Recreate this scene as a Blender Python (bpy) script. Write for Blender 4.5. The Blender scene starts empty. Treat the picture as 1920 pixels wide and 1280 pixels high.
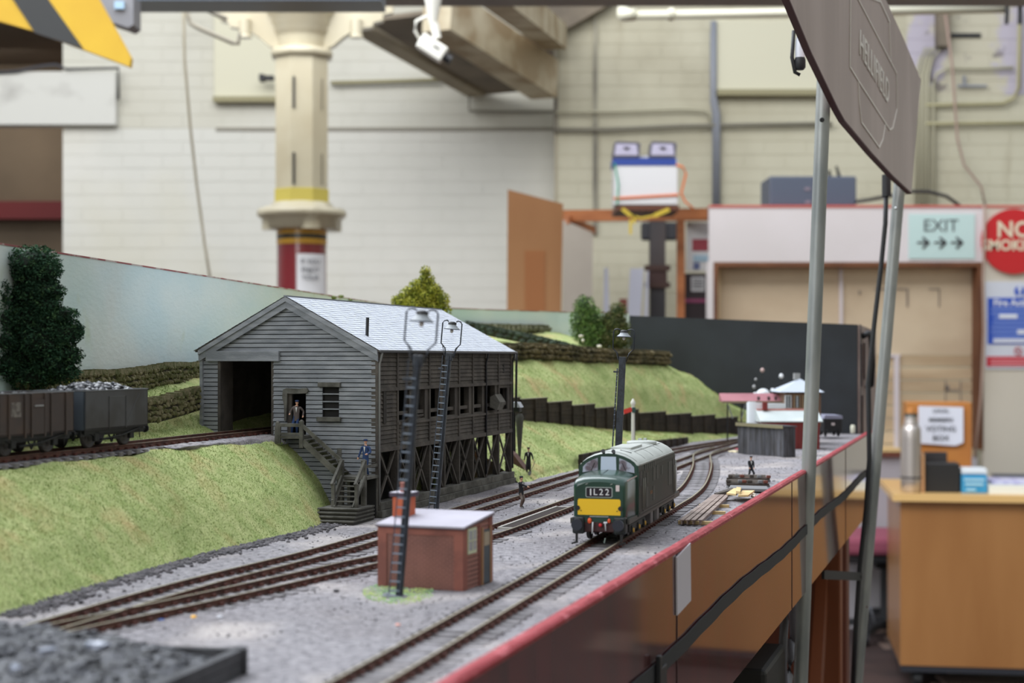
import bpy, bmesh, math, random
from mathutils import Vector, Matrix
random.seed(7)
C = bpy.context.scene.collection
S = 0.001                       # everything below is written in millimetres
sc = bpy.context.scene

# ---------------------------------------------------------------- camera, world, lights, exposure
cam_d = bpy.data.cameras.new('camera'); cam = bpy.data.objects.new('camera', cam_d); C.objects.link(cam)
cam.location = (0, 0, 100 * S); cam.rotation_euler = (math.radians(90), 0, 0)
cam_d.sensor_width = 36; cam_d.sensor_fit = 'HORIZONTAL'; cam_d.lens = 56.25
cam_d.shift_y = 30 / 1920; cam_d.clip_start = 0.02; cam_d.clip_end = 60
cam_d.dof.use_dof = True; cam_d.dof.focus_distance = 1.03; cam_d.dof.aperture_fstop = 14.5
sc.camera = cam
w = bpy.data.worlds.new('daylight'); sc.world = w; w.use_nodes = True
bg = w.node_tree.nodes['Background']; bg.inputs[0].default_value = (0.86, 0.92, 1.0, 1); bg.inputs[1].default_value = 0.6
def area(name, loc, target, sx, sy, power, col=(1, 1, 1)):
    l = bpy.data.lights.new(name, 'AREA'); l.shape = 'RECTANGLE'; l.size = sx; l.size_y = sy; l.energy = power; l.color = col
    o = bpy.data.objects.new(name, l); C.objects.link(o); o.location = loc
    o.rotation_euler = (Vector(target) - Vector(loc)).to_track_quat('-Z', 'Y').to_euler(); return o
area('skylight_over_layout', (-1.6, 2.6, 3.2), (0.1, 1.3, 0), 3.0, 5.0, 195, (0.90, 0.95, 1.0))
area('fill_behind', (-2.6, -1.9, 1.7), (0.0, 1.6, 0.0), 3.0, 2.0, 42, (0.95, 0.98, 1.0))  # added fill light from behind the camera for the surfaces facing it
area('fill_beyond', (-3.4, 9.9, 2.0), (-3.4, 10.5, 0.4), 0.8, 0.8, 9, (1.0, 0.93, 0.82))  # added fill light that brightens the brown wall beyond the opening
area('skylight_over_hall', (-1.6, 4.6, 3.4), (-0.6, 8.6, 0.6), 6.0, 2.6, 140, (1.0, 0.99, 0.96))
sc.view_settings.view_transform = 'Standard'; sc.view_settings.look = 'None'
sc.view_settings.exposure = 0.68; sc.view_settings.gamma = 1.0; sc.view_settings.use_curve_mapping = False

# ---------------------------------------------------------------- helpers
class MB:
    """collects shapes given in mm, becomes one mesh object"""
    def __init__(s): s.v = []; s.f = []; s.mi = []; s.cur = 0; s.M = None; s.smooth = []
    def add(s, vs, fs, sm=False):
        n = len(s.v)
        for p in vs:
            p = Vector(p)
            if s.M is not None: p = s.M @ p
            s.v.append((p.x, p.y, p.z))
        for f in fs: s.f.append([i + n for i in f]); s.mi.append(s.cur); s.smooth.append(sm)
        return s
    def box(s, x0, x1, y0, y1, z0, z1):
        return s.add([(x0,y0,z0),(x1,y0,z0),(x1,y1,z0),(x0,y1,z0),(x0,y0,z1),(x1,y0,z1),(x1,y1,z1),(x0,y1,z1)],
                     [(0,3,2,1),(4,5,6,7),(0,1,5,4),(1,2,6,5),(2,3,7,6),(3,0,4,7)])
    def bbox(s, x0, x1, y0, y1, z0, z1, b):
        """box with chamfered vertical and horizontal edges"""
        bm = bmesh.new(); bmesh.ops.create_cube(bm, size=1)
        bmesh.ops.scale(bm, vec=(x1-x0, y1-y0, z1-z0), verts=bm.verts)
        bmesh.ops.translate(bm, vec=((x0+x1)/2, (y0+y1)/2, (z0+z1)/2), verts=bm.verts)
        bmesh.ops.bevel(bm, geom=bm.edges[:], offset=b, segments=2, affect='EDGES', profile=0.5)
        s.bm(bm); return s
    def bm(s, bm, sm=False):
        bm.verts.index_update(); s.add([v.co[:] for v in bm.verts], [[v.index for v in f.verts] for f in bm.faces], sm); bm.free()
    def bar(s, p0, p1, wx, wy=None, up=(0,0,1)):
        """rectangular bar from p0 to p1: wx across, wy along up"""
        wy = wx if wy is None else wy
        p0 = Vector(p0); p1 = Vector(p1); d = (p1-p0).normalized(); up = Vector(up)
        if abs(d.dot(up)) > .98: up = Vector((0,1,0))
        a = d.cross(up).normalized()*wx/2; b = a.cross(d).normalized()*wy/2
        vs = [p0-a-b, p0+a-b, p0+a+b, p0-a+b, p1-a-b, p1+a-b, p1+a+b, p1-a+b]
        return s.add(vs, [(0,1,2,3),(4,7,6,5),(0,4,5,1),(1,5,6,2),(2,6,7,3),(3,7,4,0)])
    def cyl(s, p0, p1, r0, r1=None, n=12, cap=True):
        r1 = r0 if r1 is None else r1
        p0 = Vector(p0); p1 = Vector(p1); d = (p1-p0).normalized()
        up = Vector((0,0,1)) if abs(d.z) < .95 else Vector((1,0,0))
        a = d.cross(up).normalized(); b = a.cross(d).normalized()
        vs = []
        for p, r in ((p0, r0), (p1, r1)):
            for i in range(n):
                t = 2*math.pi*i/n; vs.append(p + a*math.cos(t)*r + b*math.sin(t)*r)
        s.add(vs, [(i, (i+1) % n, n+(i+1) % n, n+i) for i in range(n)], True)
        if cap: s.add(vs[:n], [list(range(n))[::-1]]); s.add(vs[n:], [list(range(n))])
        return s
    def tube(s, pts, r, n=8):
        pts = [Vector(p) for p in pts]; rings = []
        for i, p in enumerate(pts):
            d = (pts[min(i+1, len(pts)-1)] - pts[max(i-1, 0)]).normalized()
            up = Vector((0,0,1)) if abs(d.z) < .9 else Vector((0.3,1,0))
            a = d.cross(up).normalized(); b = a.cross(d).normalized()
            rr = r[i] if isinstance(r, (list, tuple)) else r
            rings.append([p + a*math.cos(2*math.pi*k/n)*rr + b*math.sin(2*math.pi*k/n)*rr for k in range(n)])
        vs = [v for R_ in rings for v in R_]; fs = []
        for i in range(len(pts)-1):
            for k in range(n): fs.append((i*n+k, i*n+(k+1) % n, (i+1)*n+(k+1) % n, (i+1)*n+k))
        fs.append(list(range(n))[::-1]); fs.append([len(vs)-n+k for k in range(n)])
        return s.add(vs, fs, True)
    def lathe(s, prof, c=(0,0,0), n=20, ph=0, sm=True):
        vs = []; fs = []
        for r, z in prof:
            for k in range(n):
                t = ph + 2*math.pi*k/n; vs.append((c[0]+r*math.cos(t), c[1]+r*math.sin(t), c[2]+z))
        for i in range(len(prof)-1):
            for k in range(n): fs.append((i*n+k, i*n+(k+1) % n, (i+1)*n+(k+1) % n, (i+1)*n+k))
        s.add(vs, fs, sm)
        s.add(vs[:n], [list(range(n))[::-1]]); s.add(vs[-n:], [list(range(n))]); return s
    def prism(s, poly, O, A, B, T):
        """poly: 2-D points in plane O + a*A + b*B, thickened along T"""
        O = Vector(O); A = Vector(A); B = Vector(B); T = Vector(T); n = len(poly)
        vs = [O + A*p[0] + B*p[1] for p in poly] + [O + A*p[0] + B*p[1] + T for p in poly]
        return s.add(vs, [list(range(n))[::-1], [n+i for i in range(n)]] + [(i, (i+1) % n, n+(i+1) % n, n+i) for i in range(n)])
    def sphere(s, c, r, seg=12, rings=8, sc_=(1,1,1)):
        bm = bmesh.new(); bmesh.ops.create_uvsphere(bm, u_segments=seg, v_segments=rings, radius=r)
        bmesh.ops.scale(bm, vec=sc_, verts=bm.verts); bmesh.ops.translate(bm, vec=c, verts=bm.verts); s.bm(bm, True); return s
    def rock(s, c, r, seed, sq=(1,1,.7)):
        rr = random.Random(seed); bm = bmesh.new(); bmesh.ops.create_icosphere(bm, subdivisions=1, radius=r)
        for v in bm.verts: v.co *= rr.uniform(.75, 1.2)
        bmesh.ops.scale(bm, vec=sq, verts=bm.verts)
        bmesh.ops.rotate(bm, cent=(0,0,0), matrix=Matrix.Rotation(rr.uniform(0, 6), 3, 'Z'), verts=bm.verts)
        bmesh.ops.translate(bm, vec=c, verts=bm.verts); s.bm(bm); return s
    def mesh(s, name, m):
        me = bpy.data.meshes.new(name); me.from_pydata([(x*S, y*S, z*S) for x, y, z in s.v], [], s.f)
        for mm in (m if isinstance(m, (list, tuple)) else [m]): me.materials.append(mm)
        for p, i, sm in zip(me.polygons, s.mi, s.smooth): p.material_index = i; p.use_smooth = sm
        bm = bmesh.new(); bm.from_mesh(me); bmesh.ops.recalc_face_normals(bm, faces=bm.faces); bm.to_mesh(me); bm.free()
        me.update(); return me
    def build(s, name, m, parent=None, label=None):
        o = bpy.data.objects.new(name, s.mesh(name, m)); C.objects.link(o)
        if parent: o.parent = parent
        if label: o['label'] = label
        return o
def box(name, m, parent, *a): return MB().box(*a).build(name, m, parent)
def tag(o, label, cat, group=None, kind=None):
    o['label'] = label; o['category'] = cat
    if group: o['group'] = group
    if kind: o['kind'] = kind
    return o
def struct(o, label=None):
    o['kind'] = 'structure'
    if label: o['label'] = label
    return o
def stuff(o): o['kind'] = 'stuff'; return o
def thing(name, label, cat, loc=(0,0,0), rz=0, group=None):
    o = bpy.data.objects.new(name, None); C.objects.link(o); o.empty_display_size = .01
    o.location = Vector(loc)*S; o.rotation_euler = (0, 0, rz); return tag(o, label, cat, group)
def link(name, mesh, parent, loc=(0,0,0), rot=(0,0,0), scale=(1,1,1)):
    o = bpy.data.objects.new(name, mesh); C.objects.link(o); o.parent = parent
    o.location = Vector(loc)*S; o.rotation_euler = rot; o.scale = scale; return o
def copy_tree(o, parent=None):
    c = o.copy(); C.objects.link(c)
    if parent: c.parent = parent
    for ch in list(o.children): copy_tree(ch, c)
    return c

# the layout's own axes: a to the right across the board, b away along it
ANG = -math.atan2(.288, .957)
LX = Vector((math.cos(ANG), math.sin(ANG), 0)); LY = Vector((-math.sin(ANG), math.cos(ANG), 0))
O0 = Vector((-84.7, 1000, 0))
def L(a, b, z=0): v = O0 + LX*a + LY*b; return Vector((v.x, v.y, z))
def toL(x, y): d = Vector((x, y, 0)) - O0; return d.dot(LX), d.dot(LY)
def at(px, D, z=0): return Vector(((px-960)*D/3000, D, z))            # measured point D mm away
def gp(px, py, z=0): D = 3000*(100-z)/(py-670); return Vector(((px-960)*D/3000, D, z))
LAYROT = Matrix.Translation(O0) @ Matrix.Rotation(ANG, 4, 'Z')

# ---------------------------------------------------------------- materials
MATS = {}
def rgb(r, g, b):
    f = lambda c: (c/255/12.92) if c/255 <= .04045 else ((c/255+.055)/1.055)**2.4
    return (f(r), f(g), f(b), 1)
def mat(name, col, rough=.7, metal=0, var=0, vscale=30, col2=None, bump=0, bscale=200, coat=0, spec=.5, stretch=(1,1,1),
        rnd=0, emit=0, detail=4, mixlo=.4, mixhi=.6, gen=False, trans=0):
    if name in MATS: return MATS[name]
    m = bpy.data.materials.new(name); m.use_nodes = True; MATS[name] = m
    nt = m.node_tree; N = nt.nodes; Lk = nt.links.new; b = N['Principled BSDF']
    b.inputs['Roughness'].default_value = rough; b.inputs['Metallic'].default_value = metal
    b.inputs['Coat Weight'].default_value = coat; b.inputs['Coat Roughness'].default_value = .12 if coat < 1 else .06; b.inputs['Specular IOR Level'].default_value = spec
    b.inputs['Base Color'].default_value = col; b.inputs['Transmission Weight'].default_value = trans
    tc = N.new('ShaderNodeTexCoord'); mp = N.new('ShaderNodeMapping'); mp.inputs['Scale'].default_value = stretch
    Lk(tc.outputs['Generated' if gen else 'Object'], mp.inputs[0])
    last = None
    if var or col2:
        n = N.new('ShaderNodeTexNoise'); n.inputs['Scale'].default_value = vscale; n.inputs['Detail'].default_value = detail
        Lk(mp.outputs[0], n.inputs['Vector'])
        r = N.new('ShaderNodeMapRange'); r.inputs[1].default_value = mixlo; r.inputs[2].default_value = mixhi; Lk(n.outputs['Fac'], r.inputs[0])
        mx = N.new('ShaderNodeMix'); mx.data_type = 'RGBA'
        c2 = col2 if col2 else tuple(c*(1-var) for c in col[:3]) + (1,)
        mx.inputs[6].default_value = col; mx.inputs[7].default_value = c2
        Lk(r.outputs[0], mx.inputs[0]); Lk(mx.outputs[2], b.inputs['Base Color']); last = mx.outputs[2]
    if rnd:
        oi = N.new('ShaderNodeObjectInfo'); r2 = N.new('ShaderNodeMapRange'); r2.inputs[3].default_value = 1-rnd; r2.inputs[4].default_value = 1+rnd
        Lk(oi.outputs['Random'], r2.inputs[0]); hv = N.new('ShaderNodeHueSaturation'); Lk(r2.outputs[0], hv.inputs['Value'])
        if last: Lk(last, hv.inputs['Color'])
        else: hv.inputs['Color'].default_value = col
        Lk(hv.outputs[0], b.inputs['Base Color']); last = hv.outputs[0]
    if bump:
        n2 = N.new('ShaderNodeTexNoise'); n2.inputs['Scale'].default_value = bscale; n2.inputs['Detail'].default_value = 3
        Lk(mp.outputs[0], n2.inputs['Vector']); bp = N.new('ShaderNodeBump'); bp.inputs['Strength'].default_value = bump
        bp.inputs['Distance'].default_value = .0006; Lk(n2.outputs['Fac'], bp.inputs['Height']); Lk(bp.outputs[0], b.inputs['Normal'])
    if emit: b.inputs['Emission Color'].default_value = col; b.inputs['Emission Strength'].default_value = emit
    return m
def addlayer(m, col, scale, lo, hi, stretch=(1,1,1), detail=3, amount=1.0, seed=0):
    """one more patch colour on top of a material's base colour"""
    nt = m.node_tree; N = nt.nodes; Lk = nt.links.new; b = N['Principled BSDF']
    tc = N.new('ShaderNodeTexCoord'); mp = N.new('ShaderNodeMapping'); mp.inputs['Scale'].default_value = stretch
    mp.inputs['Location'].default_value = (seed, seed*.7, 0); Lk(tc.outputs['Object'], mp.inputs[0])
    n = N.new('ShaderNodeTexNoise'); n.inputs['Scale'].default_value = scale; n.inputs['Detail'].default_value = detail; Lk(mp.outputs[0], n.inputs['Vector'])
    r = N.new('ShaderNodeMapRange'); r.inputs[1].default_value = lo; r.inputs[2].default_value = hi; r.inputs[4].default_value = amount; Lk(n.outputs['Fac'], r.inputs[0])
    mx = N.new('ShaderNodeMix'); mx.data_type = 'RGBA'; mx.inputs[7].default_value = col; Lk(r.outputs[0], mx.inputs[0])
    s = b.inputs['Base Color']
    if s.is_linked: Lk(s.links[0].from_socket, mx.inputs[6])
    else: mx.inputs[6].default_value = s.default_value
    Lk(mx.outputs[2], s); return m
def text(name, body, m, parent, loc, rot, size, align='CENTER', depth=.4, bold=0, xs=1, sp=1):
    cu = bpy.data.curves.new(name, 'FONT'); cu.body = body; cu.size = size*S; cu.align_x = align; cu.align_y = 'CENTER'
    cu.extrude = depth*S; cu.offset = bold*S; cu.resolution_u = 3; cu.space_character = sp; o = bpy.data.objects.new(name, cu); C.objects.link(o); dg = bpy.context.evaluated_depsgraph_get(); me = bpy.data.meshes.new_from_object(o.evaluated_get(dg)); bpy.data.objects.remove(o); me.materials.clear(); me.materials.append(m)
    o = bpy.data.objects.new(name, me); C.objects.link(o); o.parent = parent; o.location = Vector(loc)*S; o.rotation_euler = rot; o.scale = (xs, 1, 1); return o

M_ground = mat('cinder_ballast', rgb(150,146,150), .95, col2=rgb(104,101,106), vscale=260, detail=6, mixlo=.35, mixhi=.65, bump=1, bscale=1100)
addlayer(M_ground, rgb(196,186,180), 14, .52, .72, detail=5, amount=.75)
addlayer(M_ground, rgb(100,92,94), 9, .48, .68, detail=6, amount=.65, seed=3)
addlayer(M_ground, rgb(82,78,82), 420, .58, .68, detail=3, amount=.7, seed=7)
addlayer(M_ground, rgb(205,203,205), 1500, .62, .7, detail=1, amount=.6)
M_grass = mat('static_grass', rgb(150,166,104), 1, col2=rgb(184,190,134), vscale=120, detail=9, mixlo=.3, mixhi=.7, bump=1, bscale=1300, spec=.1)
addlayer(M_grass, rgb(192,166,122), 34, .52, .72, detail=8, amount=.7)
addlayer(M_grass, rgb(110,132,74), 28, .52, .74, detail=9, amount=.6, seed=5)
addlayer(M_grass, rgb(208,214,160), 1000, .55, .72, detail=2, amount=.6)
addlayer(M_grass, rgb(86,104,56), 760, .56, .72, detail=2, amount=.65, seed=9)
M_wood = mat('weathered_board', rgb(148,151,157), .8, col2=rgb(126,130,136), vscale=60, stretch=(1,1,5), bump=.5, bscale=700, rnd=.07)
addlayer(M_wood, rgb(70,68,66), 26, .58, .78, detail=5, amount=.5)
M_wood2 = mat('brown_grey_shaded_board', rgb(86,80,74), .85, col2=rgb(66,61,57), vscale=70, bump=.5, bscale=700, rnd=.08)  # darker copy of the boards, the shed side's shade is in the colour
M_oldw = mat('old_timber', rgb(104,102,96), .85, col2=rgb(72,70,64), vscale=90, bump=.6, bscale=600, rnd=.08)
M_dark = mat('shade_black_inside', rgb(30,29,29), .9)  # near-black standing in for the shade inside, also backs the dark joints
M_roof = mat('slate_paper_roof', rgb(196,201,211), .6, col2=rgb(184,189,200), vscale=200, bump=.3, bscale=500, rnd=.03)
M_black = mat('black_paint', rgb(30,31,35), .5)
M_lamp = mat('grey_black_metal', rgb(36,40,48), .45, col2=rgb(50,56,66), vscale=300, bump=.2, bscale=900)
M_rail = mat('rusty_rail', rgb(96,62,50), .7, col2=rgb(70,44,38), vscale=200)
M_railtop = mat('worn_rail_top', rgb(168,160,140), .35, metal=.6)
M_sleeper = mat('sleeper_grey', rgb(134,131,134), .9, col2=rgb(104,100,102), vscale=160, rnd=.15, stretch=(1,6,1))
M_chair = mat('rail_chair_brown', rgb(88,48,40), .8)
# ---------------------------------------------------------------- room shell
WD = 9000                        # distance of the far wall
FZ = -1120                       # room floor
def px_z(py, D): return 100 - (py-670)*D/3000
M_wallL = mat('white_limewash', rgb(218,217,211), .85, col2=rgb(208,208,202), vscale=.9, detail=5, bump=.25, bscale=40)
addlayer(M_wallL, rgb(206,203,186), 1.1, .55, .7, amount=.5, seed=2)
M_wallC = mat('cream_paint', rgb(198,194,174), .8, col2=rgb(186,181,160), vscale=1.3, detail=6, bump=.3, bscale=40)
addlayer(M_wallC, rgb(160,154,134), 1.6, .6, .8, detail=6, amount=.6, seed=4)
M_wallP = mat('peeling_paint', rgb(198,193,174), .8, col2=rgb(188,182,196), vscale=3, detail=6, mixlo=.5, mixhi=.55, bump=.3, bscale=40)
addlayer(M_wallP, rgb(120,112,112), 6, .6, .64, detail=6, amount=.8, seed=4)
def brickwork(parent, m, x0, x1, z0, z1, y, holes=(), course=75, bl=225, y_is='front'):
    mb = MB(); r = 0; z = z0
    while z < z1 - 5:
        x = x0 - (bl/2 if r % 2 else 0)
        while x < x1:
            a = max(x, x0); b = min(x+bl-4, x1)
            zz = min(z+course-4, z1)
            if b - a > 12 and not any(a < h[1] and b > h[0] and z < h[3] and zz > h[2] for h in holes):
                d = random.uniform(0, 1.2); mb.box(a, b, y-1.8-d, y+4, z, zz)
            x += bl
        z += course; r += 1
    return stuff(mb.build('brickwork', m, parent))
def plane_wall(name, m, x0, x1, z0, z1, y, th=120, label=None):
    return struct(MB().box(x0, x1, y, y+th, z0, z1).build(name, m), label)
zc = lambda py: px_z(py, WD)
xw = lambda px: (px-960)*WD/3000
ZTOP = 3050
# left white part, in pieces round the dark opening
xl = xw(118); xj = xw(1042)
wl = plane_wall('wall_back', M_wallL, xl, xj, FZ, zc(241), WD, label='white limewashed lower brick wall')
brickwork(wl, M_wallL, xl, xj, px_z(640, WD), zc(241)-4, WD)
M_wallC2 = mat('cream_grey_paint', rgb(198,196,184), .8, col2=rgb(206,205,196), vscale=1.0, detail=6, bump=.3, bscale=40)
addlayer(M_wallC2, rgb(150,146,132), 1.3, .6, .8, detail=6, amount=.5, seed=6)
wu = plane_wall('wall_back', M_wallC2, xl, xj, zc(241), ZTOP, WD, label='greyish cream upper brick wall above the lime wash')
brickwork(wu, M_wallC2, xl, xj, zc(241)+4, ZTOP-50, WD, bl=225)
struct(MB().box(xw(405), xw(1042), WD-12, WD, zc(245), zc(239)).build('trim_1', mat('dust_ledge', rgb(150,146,136), .9)))
plane_wall('wall_back', M_wallC2, xw(-700), xl, zc(-100)-300, ZTOP, WD, label='wall above the dark opening')
plane_wall('wall_back', M_wallL, xw(-1500), xw(-700), FZ, ZTOP, WD)
# lintel beam over the opening
lb = struct(MB().bbox(xw(-400), xw(222), WD-60, WD+60, zc(237), zc(137), 6).build('trim_2', mat('flaking_white_paint', rgb(206,206,201), .8, col2=rgb(160,158,154), vscale=3, mixlo=.6, mixhi=.8, detail=7)), 'white painted lintel beam over the dark opening')
M_brownin = mat('dim_brown_plaster', rgb(120,106,90), .9, col2=rgb(104,92,78), vscale=1)
rb = plane_wall('wall_beyond', M_brownin, xw(-800), xw(160), FZ, ZTOP, WD+1500, label='dim brown wall seen through the opening')
struct(MB().box(xw(-800), xw(118), WD+1380, WD+1500, px_z(410, 10380), px_z(377, 10380)).build('trim_3', mat('maroon_band', rgb(104,26,32), .6), None), 'maroon band on the wall beyond the opening')
struct(MB().box(xl-20, xl+90, WD+120, WD+1500, FZ, ZTOP).build('wall_beyond_side', M_brownin))
struct(MB().box(xw(-800), xl+60, WD+120, WD+1500, zc(30), zc(20)).build('ceiling_beyond', M_brownin))
tag(MB().box(xw(96), xw(122), WD+700, WD+760, zc(250), zc(236)).build('bracket', M_black), 'small black bracket under the lintel in the dark opening', 'bracket')
tag(MB().tube([at(-40, WD-70, zc(142)), at(30, WD-70, zc(138)), at(80, WD-70, zc(128)), at(105, WD-70, zc(126)), at(125, WD-70, zc(134)), at(222, WD-70, zc(132)), at(222, WD-70, zc(190))], 9, 6).build('cable', mat('sooty_cable', rgb(60,60,66), .6)), 'thin dark cable running along the white lintel beam', 'cable')
# right cream part: the wall steps forward at the corner
WR = 8700
xr = lambda px: (px-960)*WR/3000
zr = lambda py: px_z(py, WR)
wr = plane_wall('wall_right', M_wallC, xr(1042), xr(1700), FZ, ZTOP, WR, th=400, label='cream painted brick wall, right half')
brickwork(wr, M_wallC, xr(1046), xr(1700), zr(600), ZTOP-50, WR)
wp = plane_wall('wall_right', M_wallC, xr(1700), xr(2700), FZ, zr(178), WR, th=400, label='cream painted brick wall behind the no smoking roundel')
brickwork(wp, M_wallC, xr(1700), xr(2000), zr(400), zr(178)-4, WR)
wq = plane_wall('wall_right', M_wallP, xr(1700), xr(2700), zr(178), ZTOP, WR, th=400, label='peeling paint high on the right wall')
brickwork(wq, M_wallP, xr(1700), xr(2000), zr(178)+4, ZTOP-50, WR)
struct(MB().box(xr(1040), xr(1045), WR-8, WR+2, FZ, zr(250)).build('trim_6', mat('faint_corner', rgb(176,168,148), .9, col2=rgb(160,150,130), vscale=2)))
struct(MB().box(xr(980), xr(1042), WR+60, WR+80, zr(118), zr(60)).build('trim_7', mat('recess_shade', rgb(52,46,42), .9, col2=rgb(84,74,64), vscale=6)), 'dark panel standing in for the shaded recess above the deep roof beam')  # shade of the gap between the beams, painted as a dark panel
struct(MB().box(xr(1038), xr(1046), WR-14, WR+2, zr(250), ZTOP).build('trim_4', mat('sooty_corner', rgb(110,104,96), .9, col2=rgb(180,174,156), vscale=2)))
struct(MB().box(xr(1112), xr(1119), WR-22, WR+2, zr(440), zr(30)).build('trim_5', mat('grimy_joint', rgb(116,112,104), .9, col2=rgb(170,166,150), vscale=2)))
# painted-over panels
addlayer(M_wallC, rgb(150,138,112), 5, .58, .8, stretch=(1.6,1,.22), detail=6, amount=.55, seed=9)
MP = mat('pale_cream_board', rgb(208,205,184), .7)
p1 = tag(MB().bbox(xw(403), xw(560), WD-30, WD, zc(192), zc(-40), 4).build('wall_board', MP), 'pale cream board high on the wall left of the iron column', 'wall board')
MB().box(xw(403), xw(560), WD-70, WD-30, zc(194), zc(184)).build('ledge', mat('khaki_trim', rgb(150,144,114), .8), p1, 'khaki bottom ledge')
tag(MB().bbox(xw(493), xw(520), WD-140, WD-100, zc(158), zc(149), 4).bbox(xw(493), xw(503), WD-150, WD-90, zc(160), zc(147), 4).build('wall_hook', M_black), 'short black hook beside the iron column', 'hook')
p2 = tag(MB().bbox(xr(1342), xr(1640), WR-30, WR, zr(172), zr(40), 4).build('wall_board', MP), 'pale cream board on the wall behind the tilted sign', 'wall board')
MB().box(xr(1342), xr(1640), WR-70, WR-30, zr(182), zr(171)).build('ledge', mat('khaki_trim', rgb(150,144,114), .8), p2, 'khaki bottom ledge')
# floor
fl = struct(MB().box(-9000, 9000, -3000, 10500, FZ-60, FZ).build('floor', mat('dusty_floor', rgb(66,50,48), .65, col2=rgb(54,42,42), vscale=6)), 'brown wooden floor')
pm = MB().box(0, 138, 0, 1, 0, 4)
Mpl = mat('floor_plank', rgb(146,124,114), .4, col2=rgb(104,88,84), vscale=3, stretch=(1,1,1), rnd=.2)
pmesh = MB().bbox(0, 800, 0, 136, -10, 5, 2).mesh('plank', Mpl)
for i in range(14):
    for j in range(2): link('plank', pmesh, fl, (1560+j*806+(i % 3)*60, 5850+i*140-(0), FZ))
# skirting seen under the desk
struct(MB().box(xr(1500), xr(1760), 7180, 7200, FZ, FZ+95).box(xr(1500), xr(1760), 7160, 7182, FZ, FZ+22).build('baseboard_right', mat('dark_skirting', rgb(46,46,50), .6)))
# ceiling pieces: timber trusses meeting the far corner, steel beam in front, open skylight above
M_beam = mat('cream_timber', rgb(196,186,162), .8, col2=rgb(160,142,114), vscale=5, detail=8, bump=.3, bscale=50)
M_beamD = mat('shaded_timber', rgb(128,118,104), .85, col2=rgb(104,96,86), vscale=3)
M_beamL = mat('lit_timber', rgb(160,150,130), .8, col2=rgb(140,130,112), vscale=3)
def beam(name, m, p, q, wx, wy, label):
    o = MB().bar(p, q, wx, wy).build(name, m); return tag(o, label, 'beam', 'roof beams over the far corner')
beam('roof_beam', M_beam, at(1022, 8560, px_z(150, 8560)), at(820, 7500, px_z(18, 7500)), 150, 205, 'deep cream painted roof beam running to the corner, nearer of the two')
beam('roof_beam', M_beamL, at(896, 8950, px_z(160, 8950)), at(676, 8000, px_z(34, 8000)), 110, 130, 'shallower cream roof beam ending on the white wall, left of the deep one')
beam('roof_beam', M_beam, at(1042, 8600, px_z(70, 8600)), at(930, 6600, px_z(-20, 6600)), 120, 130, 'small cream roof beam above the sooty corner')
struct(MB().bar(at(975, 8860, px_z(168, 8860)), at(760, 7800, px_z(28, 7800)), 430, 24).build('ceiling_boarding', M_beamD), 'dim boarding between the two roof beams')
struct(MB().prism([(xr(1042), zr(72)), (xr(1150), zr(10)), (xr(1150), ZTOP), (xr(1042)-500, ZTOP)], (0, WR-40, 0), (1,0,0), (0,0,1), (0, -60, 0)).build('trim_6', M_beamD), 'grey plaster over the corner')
cb = struct(MB().box(-6000, 6000, 5250, 5560, px_z(12, 5560), px_z(-60, 5560)+140).build('ceiling_beam', mat('grey_soffit', rgb(150,146,140), .7, col2=rgb(132,130,128), vscale=2)), 'grey beam crossing the top of the picture')
tag(MB().box(at(250,4700).x, at(720,4700).x, 4600, 4760, px_z(15, 4700), px_z(-40, 4700)).build('cable_tray', mat('blue_grey_metal', rgb(74,84,96), .4)), 'blue grey metal cable tray along the top left', 'cable tray')
# plain side and rear walls of the hall, outside the picture, so that the light and reflections are those of a room
struct(MB().box(-6200, -6080, -3000, WD+200, FZ, ZTOP).build('wall_left', M_wallL))
struct(MB().box(6080, 6200, -3000, WD, FZ, ZTOP).build('wall_far_right', M_wallC))
struct(MB().box(-6200, 6200, -3100, -3000, FZ, ZTOP).build('wall_rear', M_wallC))

# ---------------------------------------------------------------- iron column
M_iron = mat('cream_gloss_paint', rgb(204,196,172), .28, col2=rgb(194,184,158), vscale=4, coat=.4)
CD = 6500
cx = (566-960)*CD/3000; zz = lambda py: px_z(py, CD)
col = thing('iron_column', 'cream octagonal cast iron column with maroon foot rising behind the blue backscene', 'column', (cx, CD, FZ))
def cz(py): return zz(py) - FZ
R8 = 113; ph = math.pi/8+.12
MB().lathe([(R8, cz(405)), (R8, cz(100))], n=8, ph=ph, sm=False).build('shaft', M_iron, col)
foot_ = MB().lathe([(100, 0), (100, cz(418))], n=32).build('foot', mat('maroon_gloss', rgb(122,22,34), .2, coat=.6), col, 'maroon painted lower shaft')
for i, (a, b, c) in enumerate(((430, 441, 0), (441, 449, 1), (449, 459, 0))):
    MB().lathe([(102, cz(b)), (102, cz(a))], n=32).build('stripe', mat('mustard_gloss', rgb(196,146,40), .25) if c == 0 else mat('black_gloss', rgb(30,34,34), .25), foot_, 'mustard stripe' if c == 0 else 'black stripe')
MB().lathe([(112, cz(356)), (117, cz(357)), (117, cz(388)), (112, cz(389))][::-1], n=8, ph=ph, sm=False).build('tape_band', mat('faded_yellow_tape', rgb(206,190,92), .6), col, 'faded yellow band')
collar = MB().lathe([(118, cz(432)), (152, cz(430)), (152, cz(412)), (176, cz(408)), (183, cz(402)), (176, cz(394)), (130, cz(390)), (122, cz(382)), (110, cz(380))], n=32)
for k in range(4):
    t = k*math.pi/2+.4; x_, y_ = 120*math.cos(t), 120*math.sin(t)
    collar.lathe([(45, cz(433)), (45, cz(412)), (60, cz(408)), (66, cz(402)), (60, cz(394)), (30, cz(389))], c=(x_, y_, 0), n=16)
collar.build('collar', M_iron, col, 'moulded collar ring')
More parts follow.
